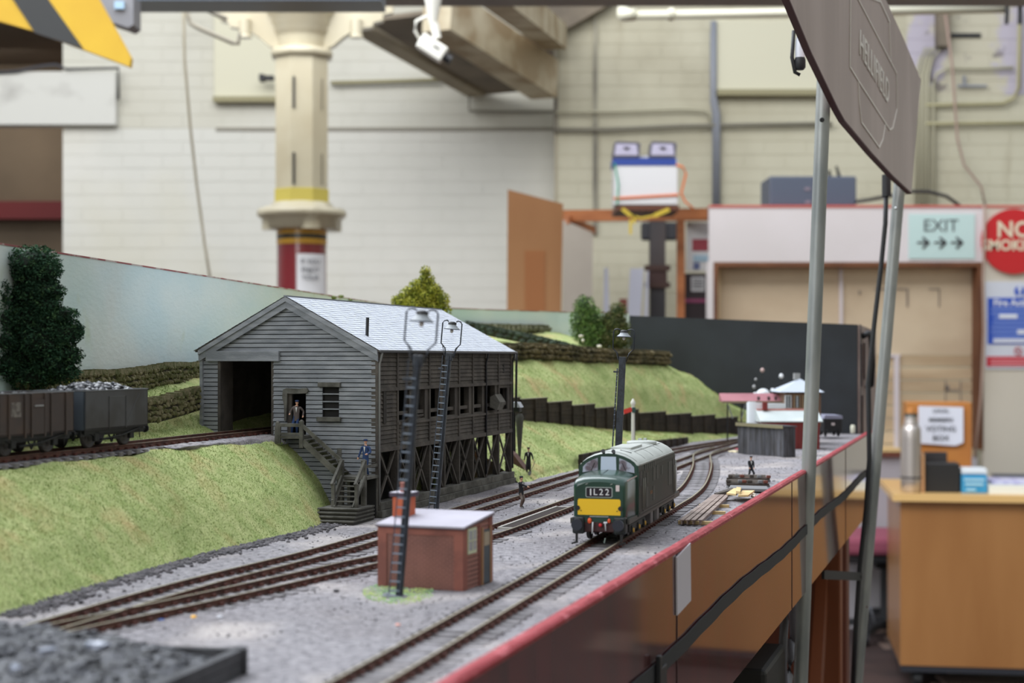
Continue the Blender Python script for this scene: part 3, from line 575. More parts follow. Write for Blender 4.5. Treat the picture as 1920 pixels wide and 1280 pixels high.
def deskbox(px0, px1, h, back, depth, name, m, parent, b=3):
    a = onD(px0, back); b2 = onD(px1, back); kk = a.y/3000; wv = (b2-a).length
    mb = MB(); mb.M = Matrix.Translation(Vector((a.x, a.y, ztop))) @ Matrix.Rotation(math.atan2(dirx.y, dirx.x), 4, 'Z')
    mb.bbox(0, wv, 0, depth, 0, h*kk, b); return mb.build(name, m, parent)
bk = thing('letter_tray', 'black box held in a pale wooden holder beside the flask', 'box')
deskbox(1733, 1800, 54, 70, 120, 'box', mat('box_black', rgb(28,27,28), .6), bk)
deskbox(1728, 1733.5, 72, 50, 200, 'side_board', mat('holder_wood', rgb(196,148,104), .5), bk, 1)
deskbox(1733, 1776, 70, 200, 30, 'back_board', mat('dark_slate', rgb(52,48,50), .6), bk, 1)
vb = thing('voting_box', 'wooden voting box behind the flask with a handwritten paper sign', 'box')
deskbox(1700, 1822, 158, 330, 200, 'box', mat('voting_wood', rgb(190,124,58), .5, col2=rgb(176,110,48), vscale=4), vb)
a = onD(1722, 318); b2 = onD(1806, 318)
kk = a.y/3000
mp_ = Matrix.Translation(Vector((a.x, a.y, ztop))) @ Matrix.Rotation(math.atan2(dirx.y, dirx.x), 4, 'Z')
mb = MB(); mb.M = mp_; wv = (b2-a).length
mb.prism([(0, 82*kk), (0, 152*kk), (wv, 150*kk), (wv, 84*kk), (wv-14*kk, 78*kk)], (0, -3, 0), (1,0,0), (0,0,1), (0, 2, 0)).build('paper', mat('sign_paper', rgb(218,220,232), .7), vb, 'white paper sign')
for i, t_ in enumerate(('LOCAL', 'MEMBERS', 'VOTING', 'BOX')):
    q = mp_ @ Vector((wv*.5, -6, (143-i*17)*kk)); text('lettering', t_, M_ink, vb, q[:], (math.radians(90), 0, math.atan2(dirx.y, dirx.x)), [19, 22, 30, 30][i], bold=.3)
cb_ = thing('blue_carton', 'blue and white carton on the desk beside the black box', 'carton')
deskbox(1803, 1851, 34, 60, 120, 'carton', mat('carton_blue', rgb(44,140,190), .5, col2=rgb(60,150,198), vscale=9), cb_)
deskbox(1803, 1851, 10, 66, 110, 'lid', mat('carton_white', rgb(220,228,236), .5), cb_).location = (0, 0, 34*kk*S)
for a0, a1, h0 in ((1808, 1846, 22), (1810, 1844, 14), (1812, 1830, 4)): deskbox(a0, a1, 4, 57, 4, 'printing', mat('carton_print', rgb(170,214,232), .5), cb_, .5).location = (0, 0, h0*kk*S)
pp = thing('leaflets', 'stack of white and lilac leaflets at the right end of the desk', 'papers')
deskbox(1855, 1990, 16, 30, 300, 'stack', mat('leaflet_white', rgb(226,228,220), .6), pp, 1)
deskbox(1860, 1990, 5, 80, 220, 'leaflet', mat('leaflet_lilac', rgb(164,160,206), .5, col2=rgb(212,214,232), vscale=30), pp, 1).location = (0, 0, 16*kk*S)
deskbox(1862, 1990, 4, 290, 60, 'folder', mat('folder_dark', rgb(70,74,80), .5), pp, 1).location = (0, 0, 22*kk*S)
# pink chair behind
ch = thing('office_chair', 'chair with a pink padded seat half hidden behind the desk', 'chair', (at(1662, 6930).x, 6930, FZ))
zs = px_z(998, 6930)-FZ
MB().bbox(-230, 230, -210, 230, zs-76, zs, 22).build('seat', mat('pink_fabric', rgb(150,78,98), .9), ch)
MB().bbox(-215, 215, -190, 215, zs-110, zs-76, 8).bbox(-60, 60, -60, 60, zs-150, zs-110, 6).build('seat_base', M_black, ch)
MB().cyl((0,0,60), (0,0,zs-150), 26, 26, 14).build('gas_stem', M_black, ch)
for i in range(5):
    t = i*2*math.pi/5+.3
    MB().bar((0,0,80), (215*math.cos(t), 215*math.sin(t), 62), 40, 26).cyl((215*math.cos(t)-10, 215*math.sin(t), 28), (215*math.cos(t)+10, 215*math.sin(t), 28), 28, 28, 12).build('leg', M_black, ch)
MB().bar((-130,0,zs-100), (-215,-20,zs-96), 12, 14).build('lever', mat('lever_grey', rgb(180,184,190), .4), ch)
tag(MB().box(at(1500, 6900).x, at(1700, 6900).x, 6900, 6912, px_z(1228, 6900), px_z(1220, 6900)).build('floor_trunking', mat('blue_white_trunking', rgb(170,176,210), .4)), 'pale strip of trunking on the floor behind the table leg', 'trunking')
tag(MB().tube([at(1618, 6800, px_z(1120, 6800)), at(1632, 6800, px_z(1140, 6800)), at(1640, 6800, px_z(1168, 6800))], 5, 6).build('wire', M_condg), 'thin grey wire curling down by the skirting', 'wire')
# ================================================================ the model railway layout
FA = 218                       # a of the fascia's outer face
def lay(name, m, parent=None, mb=None, label=None): return mb.build(name, m, parent, label)
class LB(MB):
    """collector whose shapes are given in the layout's own axes"""
    def __init__(s): super().__init__(); s.M = LAYROT
def bs_a(b):                   # a of the backscene at b
    if b < 784: return -136 - .1618*(b+198)
    t = (b-784)/(1113-784); t = min(1, t)
    return -294.7 + (115)*t**1.6 + max(0, (b-1113))*.85
def lerp_tab(tab, x):
    if x <= tab[0][0]: return tab[0][1]
    for (x0, y0), (x1, y1) in zip(tab, tab[1:]):
        if x <= x1: return y0 + (y1-y0)*(x-x0)/(x1-x0)
    return tab[-1][1]
# fascia and board
Mred = mat('maroon_gloss_board', rgb(82,16,24), .5, col2=rgb(58,12,18), vscale=12, coat=1.0, detail=6, spec=.2, stretch=(4,4,.6))
Medge = mat('chipped_red_edge', rgb(150,36,48), .5, col2=rgb(190,96,104), vscale=160, mixlo=.56, mixhi=.7, detail=6, bump=1, bscale=400)
fas = thing('layout_table', 'long maroon painted trestle table top that carries the model railway', 'table')
bmx = LB(); bmx.box(FA-4, FA, -900, 1199, -97, 4.2).build('fascia', Mred, fas, 'glossy maroon fascia board')
e = LB(); n = 160
vs = []; fs = []
for i in range(n+1):
    b = -900 + 2099*i/n; j = random.uniform(-.35, .35)
    for a, z in ((FA-4.8+j, 3.0), (FA-4.4+j, 5.2+j), (FA-.8, 5.3+j), (FA+.5, 4.2), (FA+.5, 2.6)): vs.append((a, b, z))
for i in range(n):
    for k in range(4): fs.append((i*5+k, i*5+k+1, (i+1)*5+k+1, (i+1)*5+k))
e.add(vs, fs); e.build('edge_strip', Medge, fas, 'chipped red painted top edge')
LB().box(-330, FA-4, -900, 1198, -97, -3).build('board', mat('bare_board', rgb(150,110,74), .8), fas)
Mleg = mat('brown_red_leg', rgb(112,52,30), .5, col2=rgb(94,42,24), vscale=5)
for b in (150, 640, 1120, -600):
    for a in (150, -250): LB().bbox(a, a+42, b, b+42, FZ, -97, 3).build('leg', Mleg, fas)
LB().bbox(FA-52, FA-14, 900, 930, -1100, -97, 2).build('leg', mat('orange_leg', rgb(126,66,32), .5), fas, 'orange wooden leg')
LB().bar((FA-34, 930, -110), (FA-34, 560, -700), 12, 30).build('strut', mat('orange_leg', rgb(126,66,32), .5), fas)
st = LB(); st.prism([(-21,26),(20,20),(21,-20),(-20,-24)], (FA+.2, 0, 0), (0,1,0), (0,0,1), (1.2, 0, 0))
pt = gp(1283, 1100, -24)      # the white sticker on the fascia
aa, bb = toL(pt.x, pt.y)
stk = LB(); stk.prism([(-13,14),(12,17),(13,-13),(-12,-15)], (FA+.3, -131, -13), (0,1.5,0), (0,0,1), (.8, 0, 0))
tag(stk.build('fabric_patch', mat('white_velcro', rgb(196,190,196), .9)), 'white fabric patch stuck on the maroon fascia', 'patch')
for b_ in (-640, -146, 330, 806): LB().box(FA-.5, FA+.35, b_, b_+1.2, -97, 4).build('fascia_joint', mat('joint_maroon', rgb(44,10,16), .6), fas)
# black cord along the fascia
cord = LB(); pts = []
for i in range(39):
    b = -320 + i*39; pts.append((FA+3.2, b, -44 - 1.6*math.sin(i*.5) - (.6 if i % 2 else 0)))
vs = []; fs = []
for i, p in enumerate(pts):
    for dz in (-4, 4): vs.append((p[0]-2.6, p[1], p[2]+dz)); vs.append((p[0]-1.8, p[1], p[2]+dz))
for i in range(len(pts)-1):
    o = i*4; q = o+4
    fs += [(o, o+1, q+1, q), (o+2, q+2, q+3, o+3), (o, q, q+2, o+2), (o+1, o+3, q+3, q+1)]
cord.add(vs, fs); tag(cord.build('black_strap', mat('black_webbing', rgb(30,32,36), .7)), 'black webbing strap running along the maroon fascia', 'strap')
kn = LB(); kn.bbox(FA+1.8, FA+3.2, -204, -186, -56, -45, .4).bbox(FA+1.6, FA+4, -206, -201, -54, -38, .5)
tag(kn.build('strap_knot', M_black), 'knotted end of the black strap low on the fascia', 'knot')
tag(LB().bbox(FA-70, FA-16, 300, 420, -420, -140, 4).build('equipment_case', mat('dull_black_case', rgb(24,24,24), .6)), 'black equipment case under the layout behind the nearer pole', 'case')  # the case itself is black
tag(LB().tube([(FA-20+math.cos(t*.3)*2, 470+26*math.cos(t*.42), -150+42*math.sin(t*.42)) for t in range(16)], 4, 8).build('cable_coil', mat('grey_sleeve', rgb(104,104,110), .4)), 'coil of grey cable hanging under the layout behind the nearer pole', 'cable')

# ground and terrain
def surf(name, m, rows, nb, label, noise=0, seed=1, nsub=6, bs=None):
    """rows: functions b -> (a, z); lofted across and sampled along b"""
    rr = random.Random(seed); from mathutils import noise as nz
    vs = []; fs = []; na = (len(rows)-1)*nsub + 1
    for i, b in enumerate(bs):
        pr = [r(b) for r in rows]
        for j in range(na):
            s_ = j/nsub; k = min(int(s_), len(rows)-2); t = s_-k
            p0 = pr[max(k-1, 0)]; p1 = pr[k]; p2 = pr[k+1]; p3 = pr[min(k+2, len(rows)-1)]
            def cr(q0, q1, q2, q3):
                return q1 + .5*t*(q2-q0 + t*(2*q0-5*q1+4*q2-q3 + t*(3*(q1-q2)+q3-q0)))
            a = p1[0]+(p2[0]-p1[0])*t
            z = .6*(p1[1]+(p2[1]-p1[1])*t) + .4*cr(p0[1], p1[1], p2[1], p3[1])
            nn = nz.noise(Vector((a*.03+seed, b*.03, 0)))*noise*2.2 + nz.noise(Vector((a*.14, b*.14, seed)))*noise*.8 + nz.noise(Vector((a*.5, b*.5, seed+3)))*noise*.35
            edge = 0 if j in (0, na-1) else 1
            vs.append((a, b, z + nn*edge))
    for i in range(len(bs)-1):
        for j in range(na-1): fs.append((i*na+j, i*na+j+1, (i+1)*na+j+1, (i+1)*na+j))
    mb = LB(); mb.add(vs, fs, True); o = mb.build(name, m); return struct(o, label)
def rng(a, b, st): 
    n = int((b-a)/st); return [a + (b-a)*i/n for i in range(n+1)]
surf('ground', M_ground, [lambda b: (-100, 0), lambda b: (0, 0), lambda b: (100, 0), lambda b: (FA-4.3, 0)], 0, 'grey cinder ground of the yard', noise=.45, seed=4, nsub=16, bs=rng(-900, 1200, 8))
def T(tab): return lambda b: lerp_tab(tab, b)
foot = T([(-700,8),(-400,1),(-300,-8),(-190,-14),(-90,-10),(-30,-16),(0,-26),(60,-44),(290,-40)])
def R(fa, fz): return lambda b: (fa(b), fz(b))
z50 = T([(-700,48),(0,48.5),(300,48.5)])
surf('embankment', M_grass, [
    R(foot, lambda b: -.5), R(lambda b: foot(b)*.66-22, lambda b: 20 if b < 0 else 24), R(lambda b: foot(b)*.22-50, lambda b: 40),
    R(lambda b: -66, z50), R(lambda b: -104, z50), R(lambda b: -122, lambda b: 57 if b < 0 else 57+min(b, 200)*.05), R(lambda b: -131, T([(-200,70),(0,68),(300,72)])), R(lambda b: bs_a(b)-2, T([(-400,78),(-200,82),(0,84),(300,98)]))],
    0, 'grass covered embankment on the left', noise=1.0, seed=2, nsub=7, bs=rng(-420, 300, 5))
# track bed on top of the embankment
surf('track_bed', M_ground, [R(lambda b: -69, lambda b: 49.0), R(lambda b: -72, lambda b: 50.2), R(lambda b: -100, lambda b: 50.2), R(lambda b: -104, lambda b: 49)], 0, 'cinder bed of the upper track', noise=.25, seed=6, bs=rng(-420, 300, 6))
surf('spoil_heap', M_ground, [R(T([(-140,-70),(-70,-65),(0,-60),(10,-60)]), T([(-140,47.5),(-70,46.5),(0,45),(10,45)])), R(lambda b: -66, lambda b: 49.6), R(lambda b: -74, lambda b: 50.8)], 0, 'cinders spilling over the bank before the shed', noise=.7, seed=8, bs=rng(-140, 8, 3))
# right hillside
f2 = T([(280,9),(465,13),(946,28),(1030,56),(1133,64),(1200,70)])
zwa = T([(290,-72),(504,-58),(828,-23),(1133,57),(1200,72)]); zwz = T([(290,50),(504,42),(828,17),(1133,1),(1200,0)]); zwt = T([(290,66),(504,60),(828,37),(1000,27),(1133,17),(1200,12)])
swa = T([(290,-128),(646,-108),(1038,-19),(1145,26),(1200,56)]); swz = T([(290,90),(646,99),(900,95),(1038,90),(1090,75),(1145,48),(1200,26)])
bkz = T([(290,98),(500,120),(700,134),(1113,134),(1160,100),(1200,40)])
surf('hillside', M_grass, [R(f2, lambda b: -.5), R(lambda b: f2(b)-6, lambda b: 5 if b < 465 else 10*max(0, 1-max(0, b-900)/120)), R(zwa, zwz)], 0, 'lower grass slope beside the tracks', noise=.9, seed=11, nsub=9, bs=rng(290, 1135, 6))
surf('hillside', M_grass, [R(lambda b: zwa(b)-1.5, zwt), R(lambda b: (zwa(b)*.62+swa(b)*.38), lambda b: zwt(b)*.56+swz(b)*.44+5), R(lambda b: (zwa(b)*.2+swa(b)*.8), lambda b: zwt(b)*.15+swz(b)*.85+1.5), R(swa, swz),
    R(lambda b: swa(b)*.5+min(bs_a(b), swa(b)-2)*.5, lambda b: (swz(b)+bkz(b))/2+1), R(lambda b: min(bs_a(b), swa(b)-2)-3, bkz)], 0, 'rounded grass hillside above the stepped wall', noise=1.3, seed=12, nsub=9, bs=rng(290, 1196, 6))
surf('yard_fill', M_ground, [R(lambda b: -60, lambda b: 0.2), R(lambda b: FA-12, lambda b: .2)], 0, 'cinder yard at the far end', noise=.1, seed=3, bs=rng(1100, 1198, 20))
# backscene
Mbs = mat('pale_sky_paint', rgb(218,226,221), .75, col2=rgb(200,218,219), vscale=7, detail=5, mixlo=.4, mixhi=.62, bump=.5, bscale=160, stretch=(1,1,2.2))
addlayer(Mbs, rgb(208,210,202), 9, .55, .75, amount=.7, seed=1); addlayer(Mbs, rgb(174,204,198), 6, .58, .74, amount=.6, seed=8)
addlayer(Mbs, rgb(176,186,130), 18, .68, .78, amount=.6, seed=12)
bk = thing('backscene', 'long pale blue green painted backscene board behind the model hills', 'backscene')
vs = []; fs = []; bs = [-420] + rng(-300, 1200, 30)
for b in bs:
    a = bs_a(b); zt = 160 + random.uniform(-.25, .25)
    for da, z in ((0, 40), (0, zt), (-4, zt), (-4, 40)): vs.append((a+da, b, z))
for i in range(len(bs)-1):
    for k in range(4): fs.append((i*4+k, i*4+(k+1) % 4, (i+1)*4+(k+1) % 4, (i+1)*4+k))
m_ = LB(); m_.add(vs, fs); m_.build('board', Mbs, bk)
e_ = LB(); pts = [(bs_a(b)-2, b, 160.4) for b in bs[1:]]
for p, q in zip(pts, pts[1:]): e_.bar(p, q, 4.6, 1.0)
e_.build('edge', mat('chipped_board_edge', rgb(190,176,170), .8, col2=rgb(150,86,86), vscale=60, mixlo=.45, mixhi=.55), bk, 'chipped top edge')
for b, z in ((520, 158.5), (590, 158.7), (552, 161.2)): LB().rock((bs_a(b)+1, b, z), 3, b, (1,1.6,.7)).build('moss_tuft', mat('moss', rgb(110,120,70), 1), bk)
# black end screen
es = thing('end_screen', 'matt black screen closing the far end of the layout', 'screen')
Mbk = mat('matt_black_card', rgb(34,37,42), .7, col2=rgb(40,44,50), vscale=20)
def zt_(a): return 143 + (199-a)*.046
LB().prism([(199, -97), (199, zt_(199)), (-125, zt_(-125)), (-125, -97)], (0, 1200, 0), (1,0,0), (0,0,1), (0, 5, 0)).build('front_sheet', Mbk, es)
LB().prism([(1202, -97), (1202, 142.6), (1500, 139), (1500, -97)], (199, 0, 0), (0,1,0), (0,0,1), (3, 0, 0)).build('side_sheet', mat('pinkish_ply', rgb(152,132,124), .6, col2=rgb(120,100,96), vscale=14), es, 'pinkish side sheet')
LB().prism([(1202, -97), (1202, 143.2), (1209, 143.2), (1209, -97)], (201, 0, 0), (0,1,0), (0,0,1), (2, 0, 0)).build('corner_strip', M_black, es)
hnd = LB().tube([(204, 1225, 128), (210, 1232, 132), (212, 1262, 131), (212, 1290, 90), (210, 1292, 62), (204, 1290, 58)], 4, 8).build('handle', M_black, es, 'black cable loop')
for b_, z0, z1 in ((1215, 62, 118), (1228, -20, 50), (1260, 70, 120)): LB().box(202, 204, b_, b_+6, z0, z1).build('strip', mat('dark_maroon_strip', rgb(60,36,40), .6), es)
tag(LB().lathe([(2.4, 0), (3, 1), (3, 9), (2, 11)], c=(195, 1175, 2), n=12).build('white_peg', mat('white_plastic', rgb(228,226,206), .35)), 'tiny white peg at the far corner of the board', 'peg')

# ---------------------------------------------------------------- tracks
def resample(pts, st):
    """smooth curve through world points, sampled every st mm"""
    P = [Vector((p[0], p[1], 0)) for p in pts]; out = []
    for i in range(len(P)-1):
        p0 = P[max(i-1, 0)]; p1 = P[i]; p2 = P[i+1]; p3 = P[min(i+2, len(P)-1)]
        if i == 0: p0 = p1*2-p2
        if i == len(P)-2: p3 = p2*2-p1
        for k in range(24):
            t = k/24; out.append(p1 + .5*t*(p2-p0 + t*(2*p0-5*p1+4*p2-p3 + t*(3*(p1-p2)+p3-p0))))
    out.append(P[-1]); res = [out[0]]; acc = 0
    for a, b in zip(out, out[1:]):
        d = (b-a).length
        while acc + d >= st:
            t = (st-acc)/d; a = a.lerp(b, t); res.append(a.copy()); d = (b-a).length; acc = 0
        acc += d
    return res
smesh = MB().bbox(-16, 16, -2.1, 2.1, -2.2, .35, .25).mesh('sleeper', M_sleeper)
def track(pts, z, label, step=8.6, skip=None, zf=None, group='railway tracks', sink=0):
    t = thing('railway_track', label, 'railway track', group=group)
    c = resample(pts, step); n = len(c); nl = len([1 for _ in c])
    rails = [[], []]; ch = MB(); sl = 0
    for i, p in enumerate(c):
        d = (c[min(i+1, n-1)] - c[max(i-1, 0)]).normalized(); nrm = Vector((d.y, -d.x, 0))
        zz_ = z if zf is None else zf(i)
        for k, s_ in enumerate((-8.25, 8.25)):
            q = p + nrm*s_; rails[k].append(Vector((q.x, q.y, zz_)))
            if p.y < 1500: ch.M = Matrix.Translation(Vector((q.x, q.y, zz_+.75))) @ Matrix.Rotation(math.atan2(d.y, d.x), 4, 'Z'); ch.box(-1.1, 1.1, -1.9, 1.9, -.6, .7)
        if sl < 298 and not (skip and skip(p)):
            o = link('sleeper', smesh, t, (p.x, p.y, zz_ + .1 - sink + random.uniform(-.5, .12)), (0, 0, math.atan2(d.y, d.x)-math.pi/2 + random.uniform(-.03, .03))); sl += 1
    if len(ch.v): stuff(ch.build('rail_chairs', M_chair, t))
    for rl in rails:
        m = MB(); m.cur = 0; f = []; vs = []
        prof = [(-.9,.5),(-.25,.8),(-.25,2.2),(-.55,2.4),(-.55,3.0),(.55,3.0),(.55,2.4),(.25,2.2),(.25,.8),(.9,.5)]
        for i, p in enumerate(rl):
            d = (rl[min(i+1, n-1)] - rl[max(i-1, 0)]).normalized(); nrm = Vector((d.y, -d.x, 0))
            for x, h in prof: vs.append(p + nrm*x + Vector((0,0,h)))
        K = len(prof)
        for i in range(n-1):
            for k in range(K-1): f.append((i*K+k, i*K+k+1, (i+1)*K+k+1, (i+1)*K+k))
        m.add(vs, f); m.mi = [1 if (j % (K-1)) == 4 else 0 for j in range(len(f))]
        m.build('rail', [M_rail, M_railtop], t)
    return t
T1 = [(-120,200),(-46,477),(49,846),(98,1040),(119,1123),(138,1217),(157,1338),(173,1455),(190,1599),(206,1672),(228,1735)]
track(T1, .3, 'front track that the green locomotive stands on')
T2 = [(-215,470),(-161,577),(-128,640),(-86,727),(-72,757),(-50,800),(-22,868),(0,936),(57,1136),(120,1356),(190,1603),(232,1737),(275,1870),(318,1990),(352,2090)]
pitline = lambda p: 925 < p.y < 1055
track(T2, .3, 'middle track with the ash pit between its rails', skip=pitline)
T3 = [(-225,375),(-168,578),(-136,690),(-83.5,838),(0,1136),(57,1340),(108,1500),(158,1650),(215,1785),(262,1880),(310,1975),(345,2070)]
track(T3, .3, 'rear track running close past the timber shed')
T4 = [L(-84,-420),L(-84.5,-300),L(-85.5,-140),L(-89,0),L(-89,285)]
track([(p.x, p.y) for p in T4], 50.4, 'upper track on the embankment leading into the shed')
# ash pit
pit = thing('ash_pit', 'dark ash pit with pale concrete edging between the rails of the middle track', 'pit')
pc = [Vector((x_, y_, 0)) for x_, y_ in ((-2,928),(8,963),(35,1058))]
for (p, q) in ((pc[0], pc[2]),):
    d = (q-p).normalized(); nrm = Vector((d.y, -d.x, 0))
    for s_ in (-5.4, 5.4): MB().bar(p+nrm*s_+Vector((0,0,.6)), q+nrm*s_+Vector((0,0,.6)), 1.6, 2.4).build('edging', mat('pale_concrete', rgb(170,166,160), .8), pit)
    MB().bar(p+Vector((0,0,.75)), q+Vector((0,0,.75)), 8.6, .8).build('pit_floor', mat('dark_brown_pit', rgb(44,32,30), .9), pit)  # pit floor is a flat dark brown strip
    for t in (0, 1): MB().bar(p.lerp(q, t)-nrm*6.5+Vector((0,0,.6)), p.lerp(q, t)+nrm*6.5+Vector((0,0,.6)), 2.4, 1.6).build('edging', mat('pale_concrete', rgb(170,166,160), .8), pit)

# ---------------------------------------------------------------- walls on the layout
Mst1 = mat('moss_stone', rgb(128,120,92), .95, col2=rgb(92,94,58), vscale=220, mixlo=.42, mixhi=.6, bump=.8, bscale=500)
Mmort = mat('dark_wall_core', rgb(54,50,36), 1)
def stone_wall(label, line, h, th, size=(3.6, 2.7), wob=1.0, group=None, m=Mst1, seed=0):
    rr = random.Random(seed); t = thing('stone_wall', label, 'stone wall', group=group)
    P = [Vector(p) for p in line]; core = LB(); st_ = LB(); cp = LB(); dist = 0
    for p, q in zip(P, P[1:]):
        d = (q-p); Ln = d.length; d.normalize(); nrm = Vector((d.y, -d.x, 0)).normalized()
        core.bar(p+Vector((0,0,h/2-1.2)), q+Vector((0,0,h/2-1.2)), th-1.6, h+1.5)
        rows = int(h/size[1])
        for r in range(rows):
            u = rr.uniform(-size[0]*.5, 0)
            while u < Ln:
                w_ = size[0]*rr.uniform(.6, 1.3); c = p + d*min(u+w_/2, Ln) + Vector((0,0,(r+.5)*h/rows - 1 + rr.uniform(-.9,.9)*wob))
                for sgn in (-1, 1):
                    cc_ = c + nrm*sgn*(th/2-.6)
                    st_.rock(cc_, 1, rr.random(), (1,1,1)); nvert = 12; hz_ = rr.uniform(.40,.74); cc_ = cc_ + Vector((0,0,0))
                    vv = st_.v[-nvert:]; base = LAYROT @ cc_
                    for k in range(nvert):
                        o = Vector(vv[k]) - base; o = Vector((o.x*w_*.56, o.y*w_*.40, o.z*h/rows*hz_)); st_.v[len(st_.v)-nvert+k] = tuple(base+o)
                u += w_
        u = 0
        while u < Ln:
            c = p + d*u + Vector((0,0,h-1.0)); cp.bar(c-nrm*th*.62+Vector((0,0,rr.uniform(-.3,.5))), c+nrm*th*.62+Vector((0,0,rr.uniform(-.3,.5))), 1.7, rr.uniform(2.2, 3.4)); u += 2.0
    core.build('core', Mmort, t); stuff(st_.build('stones', m, t)); stuff(cp.build('coping_stones', m, t)); return t
stone_wall('tall mossy stone wall at the foot of the backscene, left of the shed', [(bs_a(b)+7, b, 76+ (b+170)*.03 + 1.0*math.sin(b*.045)) for b in (-185,-140,-95,-50,-5,45,95,150)], 13, 5, group='dry stone walls', seed=1)
stone_wall('lower mossy stone wall that meets the left corner of the shed', [(-116,-170,59),(-118,-120,61),(-119,-72,62.5),(-119.5,-62,62.5),(-122,-30,65),(-124,4,68.5)], 13, 5, group='dry stone walls', seed=2)
Mst2 = mat('brown_stone', rgb(104,94,66), .95, col2=rgb(72,68,46), vscale=40, mixlo=.42, mixhi=.6)
stone_wall('long brown stone wall along the top of the hillside', [(swa(b)+1, b, swz(b)+.5+math.sin(b*.02)*1.2) for b in (560,620,680,740,800,860,920,975,1030)], 15, 6, size=(9,5), m=Mst2, seed=3)
stone_wall('faint stone wall below the backscene at the top of the field', [(bs_a(b)+5, b, bkz(b)-1) for b in (640,720,800,880,960,1040,1085)], 9, 5, size=(9,5), m=mat('dull_stone', rgb(120,118,98), .95, col2=rgb(96,96,76), vscale=40), seed=4)
stone_wall('dark green stone wall crossing the upper field at a slant', [(-225,855,133),(-185,865,124),(-150,872,117),(-112,880,108),(-90,884,101)], 10, 5, size=(9,5), m=mat('green_black_stone', rgb(66,78,66), .95, col2=rgb(46,54,46), vscale=40), seed=5)
# stepped timber retaining wall on the hillside
Mtar = mat('tarred_timber', rgb(58,48,40), .9, col2=rgb(40,33,28), vscale=60, rnd=.12, stretch=(3,1,1))
Mtop = mat('grey_timber_top', rgb(120,114,100), .9)
rw = thing('retaining_wall', 'stepped dark timber retaining wall across the hillside', 'retaining wall')
b = 440; zprev = None; seg = []
while b < 1120:
    z_ = zwt(b)+.6 if (int((b-440)/34) % 2 == 0) else zprev
    zprev = z_; b1 = min(b+34, 1128)
    p = Vector((zwa(b), b, 0)); q = Vector((zwa(b1), b1, 0)); seg.append((p, q, z_, zwz((b+b1)/2)))
    zlo = zwz(b1)-2; hh = z_-zlo; nrow = max(2, round(hh/4.6))
    for r in range(nrow):
        za = zlo + hh*r/nrow; LB().bar(p+Vector((0,0,za+hh/nrow/2)), q+Vector((0,0,za+hh/nrow/2)), 2.4+.7*(r % 2), hh/nrow-.1).build('plank', Mtar, rw)
    LB().bar(p+Vector((2.2,0,zlo)), p+Vector((2.2,0,z_)), 2.6).build('post', Mtar, rw)
    LB().bar(p+Vector((.3,0,z_+.4)), q+Vector((.3,0,z_+.4)), 4, .9).build('capping', Mtop, rw)
    b = b1
rw2 = thing('retaining_wall', 'low dark timber retaining wall right behind the locomotive roof', 'retaining wall')
b = 458
while b < 900:
    b1 = b+30; hh = lerp_tab([(458,13),(700,12),(900,7)], b)
    p = Vector((f2(b)+1.2, b, 0)); q = Vector((f2(b1)+1.2, b1, 0))
    for r in range(3): LB().bar(p+Vector((0,0,hh*(r+.5)/3)), q+Vector((0,0,hh*(r+.5)/3)), 2.6+.7*(r % 2), hh/3-.1).build('plank', Mtar, rw2)
    LB().bar(p+Vector((2,0,0)), p+Vector((2,0,hh+.4)), 2.4).build('post', Mtar, rw2)
    b = b1

def blades(label, n_, arange, brange, zfun_objs, ln, seed, mm):
    rr = random.Random(seed); m = MB()
    from mathutils.bvhtree import BVHTree
    trees = []
    for o in zfun_objs:
        me = o.data; trees.append(BVHTree.FromPolygons([v.co/S for v in me.vertices], [p.vertices[:] for p in me.polygons]))
    for i in range(n_):
        b = rr.uniform(*brange); t = rr.random(); a = arange(b, t); p = L(a, b, 400); hit = None
        for tr_ in trees:
            h = tr_.ray_cast(p, Vector((0,0,-1)))
            if h[0] is not None and (hit is None or h[0].z > hit.z): hit = h[0]
        if hit is None or abs(-85-a) < 19 and b < 290 and b > -420: continue
        d = Vector((rr.gauss(0,.5), rr.gauss(0,.5), 1)).normalized()*ln*rr.uniform(.5, 1.4); s_ = Vector((rr.uniform(-1,1), rr.uniform(-1,1), 0)).normalized()*ln*.22
        m.add([hit-s_-d*.1, hit+s_-d*.1, hit+d], [(0,1,2)])
    return tag(m.build('grass_blades', mm), label, 'grass', kind='stuff')
M_bl = mat('grass_blade', rgb(168,180,118), .9, col2=rgb(132,150,90), vscale=130, detail=8, mixlo=.3, mixhi=.7, spec=.1)
addlayer(M_bl, rgb(194,168,124), 34, .52, .72, detail=8, amount=.6)
grounds = [o for o in bpy.data.objects if o.name.split('.')[0] in ('embankment', 'hillside')]
blades('fine static grass on the left bank and behind the upper track', 52000, lambda b, t: foot(b) + (bs_a(b)+3-foot(b))*t, (-400, 40), grounds, 1.0, 3, M_bl)
blades('fine static grass on the hillsides right of the shed', 42000, lambda b, t: f2(b) + (max(bs_a(b)+4, swa(b)-75)-f2(b))*t, (290, 1190), grounds, 1.5, 4, M_bl)
